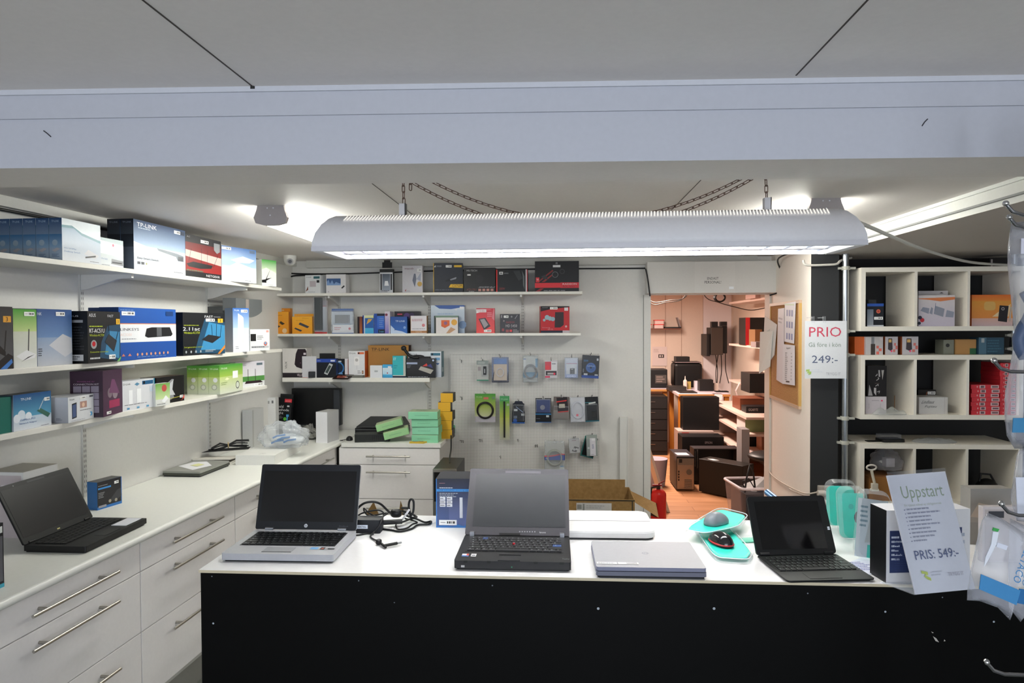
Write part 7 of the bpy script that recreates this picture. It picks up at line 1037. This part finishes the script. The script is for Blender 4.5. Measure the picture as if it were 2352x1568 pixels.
p = HY(2290, 1110, 4.65); mb = MB('satin'); mb.ell((0, 0, 0), (.085, .09, .13), '1a1a1c', nu=20, nv=12, fn=lambda q: (q[0], q[1], max(0, q[2]))); mb.tube([(-.05, 0, .11), (-.04, 0, .16), (.02, 0, .155), (.05, 0, .10)], .007, '2c2c30'); tag(mb.build('black_bag', loc=(p.x-.02, 4.72, B3)), 'black handled bag in the lowest right cube', 'bag')
# ================================================================ BACK ROOM
def rb_(name, label, cat, x0, x1, yt, z, y, cols, art=None, d=.2, h=None, f='satin', y2=None, yb=None, rx=None):
    A, B = HY(x0, 900, y), HY(x1, 900, y2 or y)
    if z is None: z = HY(x0, yb, y).z
    h = h or ztop(A, x0, yt)-z; return pbox(name, label, cat, A, B, z, h, d, cols, art, None, None, f)
# benches
def bench(label, x0, x1, y0, y1, z, legs):
    t = thing('workbench', label, 'table', ((x0+x1)/2, (y0+y1)/2, 0)); cx_, cy_ = t.location.x, t.location.y
    mb = MB('satin'); mb.box(x0-cx_, x1-cx_, y0-cy_, y1-cy_, z-.03, z, {'*': 'b07c44', 'T': 'c8bcc4', 'L': 'd4c8cc', 'F': 'b07c44'}); mb.build('tabletop', t)
    for lx, ly in legs: mb = MB('satin'); mb.box(lx-cx_, lx-cx_+.06, ly-cy_, ly-cy_+.06, 0, z-.03, 'b8742c'); mb.build('leg', t)
    return t
BZ = .87
bench('wooden workbench projecting toward the doorway in the back room', 1.575, 2.24, 9.03, 10.0, BZ, [(1.50+.09, 9.10), (2.17, 9.05), (1.60, 9.9), (2.17, 9.9)])
t = bench('workbench against the far wall at the left of the back room', .3, 1.57, 9.75, 10.44, BZ-.002, [(.35, 9.8), (1.49, 9.8), (.35, 10.36)])
p = HY(1539, 1050, 9.1)
# dark drawer cabinet at left
A, B = HY(1490, 900, 9.4), HY(1533, 900, 9.4)
t = thing('drawer_cabinet', 'dark grey narrow drawer cabinet under the far left workbench', 'cabinet', ((A.x+B.x)/2-.1, 9.4, 0)); w_ = B.x-A.x+.2
mb = MB('satin'); mb.box(-w_/2, w_/2, 0, .4, 0, .80, '1e1c1c'); mb.build('body', t)
for i in range(5):
    mb = MB('satin'); z = .06+.145*i; mb.box(-w_/2+.01, w_/2-.01, -.012, 0, z, z+.13, '242222'); d = mb.build('drawer', t); mb = MB('metal'); mb.box(-.1, .06, -.02, -.012, z+.085, z+.093, '9a8c84'); mb.build('handle', d)
# things on the benches
def pc(name, label, x0, x1, yt, yb, y, col, d=.3, art=None, cat='printer', bev=.01, z=None):
    A, B = HY(x0, 900, y), HY(x1, 900, y); z = z if z is not None else HY(x0, yb, y).z; h = HY(x0, yt, y).z-z; t = thing(name, label, cat, ((A.x+B.x)/2, y, z)); w = B.x-A.x
    mb = MB('satin'); mb.box(-w/2, w/2, 0, d, 0, h, col); mb.build('body', t, bevel=bev)
    if art: mb = MB('satin'); mb.art((-w/2, 0, 0), (w, 0, 0), (0, 0, h), art, eps=.003); mb.build('front_detail', t)
    return t
pc('printer', 'black receipt printer with a grey window at the back room door edge', 1482, 1533, 848, 0, 9.95, '18181a', .3, [('r', .45, .25, .95, .7, '5a5450'), ('m', .5, .3, .9, .65, 3, '8a7a74')], z=BZ)
pc('printer', 'big black printer bulk on the far workbench', 1549, 1614, 834, 0, 10.0, '101012', .35, z=BZ, bev=.04)
A = HY(1549, 834, 10.0); t = pc('printer', 'grey paper tray unit on top of the big black printer', 1550, 1611, 831, 0, 10.02, '34302e', .3, [('r', .0, .55, 1, .9, 'b8a4a8')], z=A.z+.001)
rb_('device', 'small dark box on the paper tray unit in the back room', 'device', 1553, 1584, 819, HY(1550, 831, 10.02).z+.002, 10.05, '201e1e', d=.2)
p = HZ(1557, 886, BZ); t = thing('bottle', 'white squeeze bottle with a nozzle on the back room workbench', 'bottle', (p.x, 9.7, BZ))
mb = MB('satin'); mb.cyl((0, 0, 0), (0, 0, .12), .028, 'd4c8c0', n=16); mb.cyl((0, 0, .12), (0, 0, .14), .028, 'd4c8c0', r1=.012, n=16); mb.build('body', t); mb = MB('satin'); mb.cyl((0, 0, .14), (0, 0, .19), .009, 'd8ccc4', r1=.004, n=12); mb.build('nozzle', t)
for nm, lb, x0, x1, yt, y, c, dd_ in (('notebook', 'flat laptop like slab lying at the bench corner', 1537, 1577, 888, 9.5, '3a3634', .25), ('sticky_pad', 'yellow note pad standing beside the bottle', 1574, 1587, 876, 9.75, 'a89050', .02), ('tape_roll', 'white roll and cup cluster on the workbench', 1596, 1616, 875, 9.6, 'c8c4cc', .08), ('parts_box', 'black open parts box on the workbench', 1607, 1638, 872, 9.45, '1c1a1a', .15), ('mouse_pad', 'black mat on the front of the workbench', 1562, 1602, 893, 9.15, '2a2626', .3), ('keyboard', 'thin black device at the bench end under the wall rack', 1645, 1674, 894, 9.3, '161414', .12), ('jar', 'small cream jar behind the parts box', 1640, 1650, 880, 9.5, 'c0b0a4', .05)):
    h = max(.012, HY(x0, yt, y).z-BZ) if yt < 890 else .012; rb_(nm, lb, 'bench clutter', x0, x1, yt, BZ+.0005, y, c, d=dd_, h=h)
p = HY(1648, 905, 9.0); mb = MB('matte'); mb.mesh([(-.06, .06, .002), (.06, .06, .002), (.07, -.012, .002), (-.04, -.02, .002), (-.05, -.03, -.075), (.05, -.035, -.08)], [(0, 3, 2, 1), (3, 4, 5, 2), (1, 2, 3, 0), (2, 5, 4, 3)], 'dcc8c8'); tag(mb.build('paper_sheet', loc=(HY(1648, 900, 9.03).x, 9.045, BZ+.001)), 'pinkish white paper folded over the workbench front edge', 'paper')
# wall shelf with tubs
A, B = HY(1470, 754, 10.2), HY(1563, 754, 10.2); mb = MB('satin'); mb.box(0, B.x-A.x, 0, .25, -.02, 0, '6a4030'); tag(mb.build('wall_shelf', loc=(A.x, 10.195, A.z)), 'small dark brown shelf on the far wall of the back room', 'shelf'); zs = A.z
def tub(x0, x1, z, l):
    A, B = HY(x0, 750, 10.22), HY(x1, 750, 10.22); w = B.x-A.x; t = thing('food_tub', l, 'tub', ((A.x+B.x)/2, 10.3, z), 0, 'red lidded tubs on the brown shelf')
    mb = MB('satin'); mb.prism(rrect(-w/2*.92, w/2*.92, -.07, .07, .02), 0, .05, 'dcc4c0'); mb.build('tub', t); mb = MB('satin'); mb.prism(rrect(-w/2, w/2, -.075, .075, .02), .05, .062, 'd83a38'); mb.build('lid', t)
tub(1502, 1526, zs, 'lower red lidded white tub on the brown shelf'); tub(1503, 1527, zs+.063, 'upper red lidded white tub stacked on the lower one'); tub(1478, 1498, zs, 'red lidded tub at the doorway edge of the brown shelf')
t = thing('laptop', 'open small laptop standing on the brown shelf', 'laptop', (HY(1545, 750, 10.25).x, 10.25, zs)); mb = MB('satin'); mb.box(-.12, .12, -.04, .1, 0, .02, '16161a'); mb.build('base', t); mb = MB('satin'); mb.mesh([(.10, -.04, .02), (.10, .1, .02), (.06, .1, .16), (.06, -.04, .16), (.112, -.04, .02), (.112, .1, .02), (.072, .1, .16), (.072, -.04, .16)], [(0, 1, 2, 3), (7, 6, 5, 4), (0, 3, 7, 4), (3, 2, 6, 7), (2, 1, 5, 6), (1, 0, 4, 5)], '8a8488'); mb.build('lid', t)
A, B = HY(1498, 840, 10.44), HY(1532, 840, 10.44); mb = MB('matte'); w_ = B.x-A.x; mb.box(0, w_, -.002, 0, 0, .29, 'd4c4c0'); mb.art((0, -.002, 0), (w_, 0, 0), (0, 0, .29), [('r', .42, .42, .8, .6, '3a3432'), ('r', .48, .46, .58, .56, 'd0c0bc'), ('r', .64, .46, .72, .56, 'd0c0bc'), ('m', .1, .7, .5, .9, 3, 'b0a09c')]); tag(mb.build('poster', loc=(A.x, 10.441, A.z)), 'white sheet with a small black picture taped on the far wall', 'paper')
# wall rack device with two cubes
A, B = HY(1633, 760, 10.0), HY(1661, 760, 10.0); zt1, zb1 = HY(1633, 752, 10.0).z, HY(1633, 815, 10.0).z
t = thing('wall_speaker', 'brown grey box device mounted high on the far wall, cables below', 'device', ((A.x+B.x)/2, 10.0, zb1)); w_ = B.x-A.x
mb = MB('satin'); mb.box(-w_/2, w_/2, 0, .3, 0, zt1-zb1, {'*': '161414', 'F': '4c4038'}); mb.box(w_/2, w_/2+.07, .05, .44, .02, zt1-zb1+.02, '121010'); mb.box(-w_/2-.05, -w_/2, .05, .44, -.02, .3, '1c1818'); mb.build('body', t, bevel=.006)
for x, l in ((1640, 'l'), (1661, 'r')): pp = HY(x, 745, 10.05)-t.location; mb = MB('satin'); mb.box(pp.x-.045, pp.x+.045, .0, .1, zt1-zb1+.001+(.02 if l == 'r' else 0), zt1-zb1+.085, '161416'); mb.build('cube_speaker', t, bevel=.004)
for i, (xa, xb, l) in enumerate(((1643, 1647, 'leftmost cable hanging down under the wall mounted device'), (1650, 1645, 'middle cable hanging down under the wall mounted device'), (1656, 1653, 'dark short cable hanging under the wall mounted device'), (1666, 1674, 'rightmost thin cable hanging under the wall mounted device'))):
    cable(l, [HY(xa, 811, 10.2), HY((xa+xb)/2+3*(-1)**i, 850, 10.3), HY(xb, 880, 10.3)], .006, '1a1818')
for l, pts in (('thin cable sagging under the lintel at the back room left', [(1470, 632), (1493, 690), (1540, 689), (1575, 681), (1600, 632)]), ('second thin cable sagging under the back room lintel', [(1464, 632), (1493, 695), (1530, 694), (1570, 684), (1590, 632)]), ('long thin cable sagging across to the right shelves', [(1600, 632), (1620, 681), (1650, 694), (1685, 704), (1725, 712), (1766, 705)])):
    cable(l, [HY(x, y, 7.6) for x, y in pts], .005, '4a4440')
mb = MB('satin')
for k in range(3): mb.tube([(.05*math.cos(a*PI/10)*(1+.1*k), .01*k, .045*math.sin(a*PI/10)) for a in range(20)], .009, '1c1818', closed=True)
p = HY(1654, 683, 7.6); tag(mb.build('cable_coil', loc=p), 'black cable coil hanging at the top of the doorway view', 'cable')
# right wall shelves
SX0, SX1 = 2.26, 2.615
def rsh(z, y0, y1, label, tags=()):
    t = thing('wall_shelf', label, 'shelf', ((SX0+SX1)/2, (y0+y1)/2, z), 0, 'shelves on the right wall of the back room'); mb = MB('satin'); mb.box(-(SX1-SX0)/2, (SX1-SX0)/2, -(y1-y0)/2, (y1-y0)/2, -.025, 0, 'd0b8ac'); mb.build('board', t)
    for yy, l_ in tags: mb = MB('matte'); x = -(SX1-SX0)/2-.002; P = [(x, yy-.03, 0), (x, yy+.03, 0), (x-.05, yy+.03, -.10), (x-.05, yy-.03, -.10), (x-.02, yy-.03, -.2), (x-.02, yy+.02, -.2)]; mb.mesh(P, [(0, 1, 2, 3), (3, 2, 5, 4), (3, 2, 1, 0), (4, 5, 2, 3)], 'dccccc'); mb.build('hanging_label', t)
    return t
YB, YA = 9.2, 6.3
rsh(HX(1682, 693, SX0).z, YA, YB, 'highest shelf on the right wall of the back room'); z2 = HX(1700, 791, SX0).z; rsh(z2, YA, YB, 'second shelf on the back room right wall, brown box on it'); z3 = HX(1682, 873, SX0).z; rsh(z3, YA, YB, 'third shelf on the back room right wall with paper tags', ((.9, 0), (-.45, 0)))
z4 = HX(1716, 960+0, SX0).z
zz1 = HX(1682, 693, SX0).z
def onsh(name, label, x0, x1, yt, z, y, col, d=.3, art=None, cat='box', f='satin', h=None):
    A, B = HY(x0, 800, y), HY(x1, 800, y); A.x = max(A.x, SX0+.0); h = h or ztop(A, x0, yt)-z; return pbox(name, label, cat, A, B, z, h, d, col, art, None, None, f)
onsh('carton', 'pale box on the highest shelf of the back room', 1690, 1712, 670, zz1, 8.2, 'c4a49c', .4, h=.10)
onsh('carton', 'brown box on the second back room shelf', 1706, 1750, 756, z2, 8.0, '7a5430', .25, f='matte', h=.19)
onsh('carton', 'black case with a red edge behind the brown box', 1712, 1790, 729, z2, 8.35, '141010', .3, [('r', 0, 0, .12, 1, 'c0282c')], h=.32) if False else rb_('carton', 'black case with a red end behind the brown box', 'box', 1712, 1768, 729, z2, 8.35, '141010', {'F': [('r', 0, 0, .18, 1, 'c0282c')]}, d=.3)
rb_('disc_stack', 'flat grey stack on the second back room shelf near the leaflets', 'box', 1736, 1762, 785, z2, 7.4, '8a7c7c', d=.2)
rb_('device', 'black rounded device on the third back room shelf', 'device', 1722, 1768, 858, z3, 7.3, '18181a', d=.35)
rsh(z3-.30, 7.0, YB, 'fourth shelf on the back room right wall under the brown tray') if False else None
zc = HY(1700, 944, 7.9).z
t = thing('shelf_rack', 'low rack on the right wall holding trays and papers in the back room', 'shelf', (2.295, 7.8, 0))
mb = MB('satin')
for z in (zc-.002, HY(1720, 990, 7.6).z, HY(1740, 1020, 7.4).z-.12): mb.box(-.30, .315, -.42, 1.2, z-.025, z, 'd0b8ac')
mb.build('board', t); mb = MB('satin'); mb.box(.295, .315, -.42, 1.2, 0, zc+.2, 'b8a498'); mb.box(-.30, .315, 1.18, 1.2, 0, zc, 'b8a498'); mb.box(.0, .315, -.42, -.40, 0, zc, 'b8a498'); mb.build('frame', t)
rb_('document_tray', 'reddish brown open tray on the low rack', 'tray', 1700, 1768, 915, zc, 8.0, '6e3c28', {'F': [('r', .0, .0, 1, .85, '7c4830')]}, d=.35)
rb_('motherboard_box', 'black box with white lettering lying before the brown tray', 'box', 1714, 1768, 925, zc, 7.75, '16161a', {'F': [('t', 'GIGABYTE', .1, .3, .5, .7, 'a8a0a0')]}, d=.2, h=.07)
zd = HY(1720, 990, 7.6).z
rb_('folder_box', 'pale green box in a white tray on the low rack', 'box', 1712, 1768, 937, zd, 7.55, {'*': '7c8a5c', 'L': 'c8c0bc'}, d=.35, h=.14)
ze = HY(1740, 1020, 7.4).z-.12
rb_('carton', 'pinkish brown box at the column edge on the low rack', 'box', 1750, 1768, 968, ze, 7.68, 'a87050', d=.2, h=.15)
rb_('device', 'dark devices heaped on the low rack', 'device', 1722, 1768, 972, ze, 7.95, '141212', d=.25, h=.16)
rb_('magazine', 'flat pale magazines on the low rack near the chair', 'magazine', 1728, 1768, 1015, ze, 7.42, 'b8a8a4', d=.15, h=.03)
# floor clutter, nearest last
rb_('printer', 'white printer on the floor under the workbench', 'printer', 1558, 1640, 990, 0, 8.50, 'b09c94', {'F': [('r', .1, .90, .3, .97, 'c03a34')]}, d=.3)
rb_('monitor', 'big black boxy monitor standing under the workbench', 'monitor', 1569, 1652, 912, HY(1558, 990, 8.50).z+.001, 8.6, '0c0c0e', d=.2)
rb_('printer', 'black printer with a rounded lid in front of the white printer', 'printer', 1567, 1663, 1003, 0, 8.2, '121113', {'F': [('t', 'EPSON', .55, .82, .72, .88, '8a8488')]}, d=.3)
A, B = HY(1690, 985, 8.2), HY(1726, 985, 8.2); rb_('tower_computer', 'light grey tower computer by the right wall of the back room', 'computer', 1704, 1722, 986, 0, 7.2, '8c8888', {'F': [('r', .15, .1, .9, .95, '8c8c8e')]}, d=.2)
rb_('wire_basket', 'silver wire paper basket beside the light grey tower', 'basket', 1665, 1690, 1000, 0, 9.04, '7c746c', {'F': [('r', .2, .1, .4, .9, 'a89088'), ('r', .5, .2, .8, .85, '5a544c')]}, d=.2)
A, B = HZ(1555, 1127, 0), HZ(1593, 1127, 0)
t = thing('tower_computer', 'grey metal tower computer with its rear facing the doorway', 'computer', ((A.x+B.x)/2, A.y, 0)); w_ = B.x-A.x; h_ = ztop(A, 1555, 1048)
mb = MB('satin'); mb.box(-w_/2-.006, w_/2+.006, .0, .44, .015, h_, {'*': '2c2826', 'T': '302c34', 'F': '2c2826'}); mb.build('case', t)
mb = MB('metal'); mb.box(-w_/2, w_/2, -.004, .0, .02, h_-.02, '9a8c7c'); mb.art((-w_/2, -.004, 0), (w_, 0, 0), (0, 0, h_), [('r', .05, .76, .95, .95, '6c6458'), ('r', .12, .82, .3, .93, '16140f'), ('c', .72, .55, .08, '5c5448')]+[('r', .06, .3+.08*i, .14, .35+.08*i, '26221c') for i in range(4)]+[('r', .45, .08+.045*i, .9, .1+.045*i, '7c7062') for i in range(6)], f='satin', eps=.002); mb.build('rear_panel', t)
mb = MB('matte'); mb.face([(-.07, .08, h_+.001), (.06, .08, h_+.001), (.05, .22, h_+.001), (-.08, .22, h_+.001)], 'e0c8cc'); mb.build('paper_note', t)
def blackpc(label, x0, x1, yt, yb, d, rz, open_=False):
    A, B = HZ(x0, yb[0], 0), HZ(x1, yb[1], 0); w = (B-A).length; rz = math.atan2(B.y-A.y, B.x-A.x); h = ztop(A, x0, yt)
    t = thing('tower_computer', label, 'computer', ((A.x+B.x)/2, (A.y+B.y)/2, 0), rz)
    mb = MB('satin')
    if not open_: mb.box(-w/2, w/2, 0, d, .012, h, {'*': '141312', 'T': '26221e'}); mb.build('case', t, bevel=.004); mb = MB('matte'); mb.face([(-w*.38, .06, h+.001), (-w*.2, .03, h+.001), (-w*.12, .08, h+.001), (-w*.3, .10, h+.001)], 'd8cccc'); mb.build('paper_note', t)
    else:
        mb.box(-w/2, w/2, 0, .012, .012, .04, '1a1918'); mb.box(-w/2, w/2, d-.01, d, .0, h, '0a0a0a'); mb.box(-w/2, w/2, 0, d, h-.01, h, {'*': '3c3634', 'T': '3a3436'}); mb.box(-w/2, -w/2+.05, 0, d, 0, h-.01, '1c1b1b'); mb.box(w/2-.02, w/2, 0, d, 0, h-.01, '5a504c'); mb.box(-w/2, w/2, 0, d, 0, .012, '1a1918'); mb.build('case', t)
        mb = MB('metal'); mb.box(-w/2+.01, -w/2+.014, -.004, 0, h*.5, h-.03, 'b0a8a0'); mb.box(-w/2+.034, -w/2+.04, -.004, 0, h*.45, h-.01, 'b0a8a0'); mb.build('trim_strip', t)
    return t
blackpc('black tower computer with its side open behind the front black one', 1594, 1700, 1030, (1112, 1112), .2, 0, True)
blackpc('black tower computer lying side on nearest the doorway', 1605, 1706, 1053, (1130, 1152), .2, 0)
# black office chair at right
t = thing('office_chair', 'black office chair partly hidden by the white column', 'chair', (2.03, 6.70, 0), .4)
mb = MB('satin'); mb.ell((0, 0, .50), (.20, .20, .05), '121112', nu=24, nv=10); mb.build('seat', t); mb = MB('satin'); mb.cyl((0, 0, .08), (0, 0, .46), .03, '161414'); mb.build('column', t)
for a in range(5): mb = MB('satin'); mb.cyl((0, 0, .09), (.2*math.cos(a*1.2566), .2*math.sin(a*1.2566), .05), .02, '161414'); mb.ell((.2*math.cos(a*1.2566), .2*math.sin(a*1.2566), .025), (.025, .025, .025), '101010', nu=10, nv=8); mb.build('leg', t)
mb = MB('satin'); mb.box(.10, .22, -.03, .03, .46, .50, '121112'); mb.ell((.21, 0, .78), (.04, .18, .2), '121112', nu=20, nv=12); mb.cyl((.20, 0, .48), (.22, 0, .75), .02, '121112'); mb.build('backrest', t)
# clear storage tub by the doorway
p = HY(1730, 1110, 6.2); t = thing('storage_tub', 'clear plastic storage tub full of black gear just inside the doorway', 'storage box', (p.x+.01, 6.20, 0), .12); zr = .335
mb = MB('clear'); mb.fins; P = rrect(-.17, .20, -.14, .30, .04); Q = rrect(-.14, .17, -.11, .27, .04); n = len(P); vs = [(x, y, 0) for x, y in Q]+[(x, y, zr) for x, y in P]; mb.mesh(vs, [(i, (i+1) % n, n+(i+1) % n, n+i) for i in range(n)]+[tuple(reversed(range(n)))], 'c4c4dc'); mb.build('tub', t)
mb = MB('satin'); mb.tube([(x, y, zr) for x, y in P], .012, 'dcd8e0', closed=True); mb.build('rim', t)
mb = MB('satin'); mb.box(-.12, .155, -.108, .24, .01, .28, '15161a'); rn = random.Random(4)
mb.art((-.12, -.108, .01), (.275, 0, 0), (0, 0, .27), [('p', [(a+.05*math.cos(k*1.3+a), b+.05*math.sin(k*1.3)) for k in range(5)], 'c0d038') for a, b in ((.15, .8), (.3, .55), (.75, .75), (.2, .2), (.6, .3))], eps=.001); mb.build('black_gear', t)
mb = MB('satin'); mb.mesh([(-.05, 0, .26), (.17, -.06, .34), (.18, .12, .40), (-.02, .20, .30), (-.05, 0, .24), (.17, -.06, .32), (.18, .12, .38), (-.02, .20, .28)], [(0, 1, 2, 3), (7, 6, 5, 4), (0, 4, 5, 1), (1, 5, 6, 2), (2, 6, 7, 3), (3, 7, 4, 0)], '1e1c1e'); mb.tube([(-.10, -.03, .27), (-.08, -.02, .40), (-.04, 0, .52), (.0, .02, .44), (.02, .03, .30)], .008, '1a1a1c'); mb.tube([(-.06, .06, .27), (-.09, .05, .36), (-.02, .08, .38), (.03, .06, .29)], .005, '1a1a1c'); mb.build('loose_cables', t)
# fire extinguisher
p = HY(1514, 1150, 5.98); t = thing('fire_extinguisher', 'red fire extinguisher standing inside the doorway at the left', 'fire extinguisher', (HY(1512, 1150, 5.98).x, 5.98, 0)); hz_ = HY(1500, 1122, 5.98).z
mb = MB('gloss'); mb.cyl((0, 0, 0), (0, 0, hz_-.05), .068, 'c01c18', n=28); mb.ell((0, 0, hz_-.05), (.068, .068, .05), 'c01c18', nu=28, nv=12); mb.build('cylinder', t)
mb = MB('satin'); mb.art((-.069, -.02, .12), (.05, -.06, 0), (0, 0, .12), [('r', 0, 0, 1, 1, '2a1416')], eps=.006); mb.build('label_plate', t)
mb = MB('satin'); mb.cyl((0, 0, hz_-.01), (0, 0, hz_+.03), .018, '3a1a18'); mb.box(-.05, .03, -.010, .010, hz_+.025, hz_+.038, '8c1c1c'); mb.mesh([(.0, -.008, hz_+.045), (.05, -.008, hz_+.075), (.055, -.008, hz_+.07), (.0, -.008, hz_+.035), (.0, .008, hz_+.045), (.05, .008, hz_+.075), (.055, .008, hz_+.07), (.0, .008, hz_+.035)], [(0, 1, 2, 3), (7, 6, 5, 4), (0, 4, 5, 1), (2, 6, 7, 3), (1, 5, 6, 2)], '7a1818'); mb.build('valve', t)
mb = MB('satin'); mb.tube([(-.015, 0, hz_+.02), (-.06, -.01, hz_+.01), (-.078, -.02, hz_-.1), (-.08, -.02, hz_-.25)], .009, '141414'); mb.build('hose', t)
# leaning boards and bin
a1, a2 = HY(1494, 1015, 6.6), HY(1511, 1105, 6.3)
t = thing('leaning_board', 'white edged board leaning inside the doorway above the extinguisher', 'board', (.82, 6.55, 0), 0)
mb = MB('satin'); P = [(.21, 0), (.235, 0), (.0, .78), (-.02, .78)]; vs = [(x, -.05, z) for x, z in P]+[(x, .5, z) for x, z in P]; mb.mesh(vs, [(3, 2, 1, 0), (4, 5, 6, 7), (0, 1, 5, 4), (1, 2, 6, 5), (2, 3, 7, 6), (3, 0, 4, 7)], 'b8ac9c'); mb.box(.20, .24, -.06, -.05, 0, .0, 'd8d0c8'); mb.build('panel', t)
p = HZ(1508, 1105, 0); t = MB('satin'); t.cyl((0, 0, 0), (0, 0, .30), .10, '9a94a0', r1=.13, n=20); tag(t.build('waste_bin', loc=(HY(1506, 1100, 7.6).x, 7.6, 0)), 'small grey waste bin on the wooden floor of the back room', 'bin')
# ================================================================ NEAR RIGHT DISPLAY STAND WITH HANGING BAGS
SY = 1.30
sx_ = HY(2352, 800, SY).x+.10
t = thing('display_stand', 'wire display stand just past the right frame edge', 'display stand', (sx_, SY, 0))
mb = MB('metal')
for y in (-.30, .115): mb.box(.0, .02, y-.01, y+.01, .06, 2.18, 'b8b8b8')
for i in range(43): mb.cyl((.01, -.30, .10+.048*i), (.01, .115, .10+.048*i), .0028, 'b0b0b0', n=6, caps=False)
for i in range(8): mb.cyl((.014, -.25+.048*i, .06), (.014, -.25+.048*i, 2.18), .0028, 'b0b0b0', n=6, caps=False)
mb.build('wire_grid', t); mb = MB('satin'); mb.box(-.05, .28, -.3, .3, 0, .06, '8a8a8c'); mb.build('base', t)
def arm(px, py, label, Y=SY):
    p = HY(px, py, Y); L_ = sx_-p.x; mb = MB('chrome'); mb.tube([(L_, 0, -.012), (.03, 0, -.010), (.012, 0, -.004), (0, 0, .010)], .0035, 'a4a4a8', n=8); mb.ell((0, 0, .011), (.0055, .0055, .0055), 'c4c4c4', nu=10, nv=8); return tag(mb.build('display_hook', loc=p), label, 'hook', 'wire hooks of the near right display stand')
arm(2310, 481, 'wire hook at the upper right edge against the ceiling soffit', 1.30); arm(2283, 841, 'wire hook crossing in front of the red boxes', 1.34); arm(2266, 1534, 'wire hook at the bottom right corner before the black counter front', 1.26); arm(2300, 1170, 'wire hook hidden behind the lower hanging bags', 1.30); arm(2318, 512, 'wire hook carrying the tall hanging bag', 1.36)
def pbag(name, label, pts, Y, art_fn, depth=.02, film='film', col='e6e8f2', group=None):
    """a hanging film bag; pts is its outline seen from the shop side, real size at distance Y"""
    W_ = [HY(x, y, Y) for x, y in pts]; c = sum(W_, Vector())/len(W_); t = thing(name, label, 'bag', c, 0, group); Q = [p-c for p in W_]; n = len(Q)
    mb = MB(film); inner = [Vector((q.x*.72, -depth, q.z*.80)) for q in Q]; back = [Vector((q.x*.72, depth, q.z*.80)) for q in Q]; vs = Q+inner+back
    mb.mesh(vs, [(i, (i+1) % n, n+(i+1) % n, n+i) for i in range(n)]+[tuple(range(n, 2*n))]+[((i+1) % n, i, 2*n+i, 2*n+(i+1) % n) for i in range(n)]+[tuple(reversed(range(2*n, 3*n)))], col, None, True); mb.build('film', t)
    def P(x, y, dy=-.006): p = HY(x, y, Y)-c; p.y -= depth-dy*0+.002; return p
    art_fn(t, P, c); return t
def flatpoly(t, P, pts, col, nm, f='satin', dy=0):
    mb = MB(f); q = [P(x, y)+Vector((0, -dy, 0)) for x, y in pts]; mb.mesh(q+[p+Vector((0, .0012, 0)) for p in q], [tuple(reversed(range(len(q)))), tuple(range(len(q)))] if False else [tuple(range(len(q))), tuple(reversed(range(len(q), 2*len(q))))], col); return mb.build(nm, t)
def lett(t, P, s, a, b, c_, col, nm='lettering'):   # a = baseline start, b = baseline end, c_ = cap top at start (pixels)
    vs, fs = glyphs(s); A, B, C_ = P(*a), P(*b), P(*c_); mb = MB('satin'); off = Vector((0, -.0015, 0)); mb.mesh([A+(B-A)*x+(C_-A)*y+off for x, y in vs], fs, col); return mb.build(nm, t)
def art1(t, P, c):
    flatpoly(t, P, [(2236, 1308), (2325, 1345), (2316, 1378), (2232, 1342)], '3f84b8', 'blue_band')
    flatpoly(t, P, [(2262, 1212), (2275, 1213), (2270, 1240), (2252, 1275), (2242, 1292), (2245, 1270), (2258, 1240)], 'd8dce4', 'white_strip', dy=.001)
    flatpoly(t, P, [(2262, 1202), (2276, 1206), (2272, 1212), (2260, 1209)], '3a9a4c', 'green_tag', dy=.002)
    flatpoly(t, P, [(2272, 1236), (2296, 1244), (2292, 1254), (2270, 1246)], 'd0d4e0', 'label_strip', dy=.001)
    lett(t, P, 'DELTACO', (2336, 1238), (2306, 1322), (2352, 1246), '3a7cb0')
def art2(t, P, c):
    flatpoly(t, P, [(2330, 1345), (2362, 1350), (2358, 1384), (2326, 1378)], '2c6ca4', 'blue_band')
    lett(t, P, 'DELTACO', (2352, 1250), (2334, 1335), (2364, 1256), '3a7cb0')
pbag('cable_bag', 'second clear lettered bag hanging behind the front one', [(2320, 1190), (2372, 1215), (2368, 1400), (2344, 1428), (2318, 1395)], 1.34, art2, .012, group='clear blue banded bags on the near right stand')
pbag('cable_bag', 'front clear bag with a blue band and blue lettering, hanging before the counter', [(2268, 1177), (2300, 1190), (2352, 1222), (2340, 1330), (2320, 1424), (2292, 1395), (2250, 1380), (2221, 1378), (2232, 1320), (2246, 1260), (2258, 1205)], 1.27, art1, .02, group='clear blue banded bags on the near right stand')
def art3(t, P, c):
    flatpoly(t, P, [(2314, 957), (2364, 957), (2364, 990), (2312, 990)], '3f84b0', 'blue_band'); flatpoly(t, P, [(2332, 550), (2370, 548), (2370, 585), (2331, 585)], 'd0d0dc', 'label_strip')
    mb = MB('satin'); a = P(2352, 670); mb.tube([a+Vector((.012*math.sin(k*.9), .012, -.018*k)) for k in range(8)], .012, '4a5a78'); mb.build('cable', t)
pbag('cable_bag', 'tall clear bag hanging along the upper right frame edge', [(2322, 512), (2378, 505), (2378, 1030), (2330, 1030), (2312, 1000), (2313, 940), (2345, 780), (2330, 640), (2321, 560)], 1.38, art3, .015, group='clear blue banded bags on the near right stand')
def art4(t, P, c): flatpoly(t, P, [(2322, 1092), (2366, 1092), (2366, 1180), (2326, 1180)], 'd4d8e4', 'white_print')
pbag('cable_bag', 'pale milky bag at the right edge above the lettered ones', [(2342, 1030), (2380, 1028), (2380, 1200), (2335, 1196), (2322, 1150)], 1.36, art4, .012, group='clear blue banded bags on the near right stand')
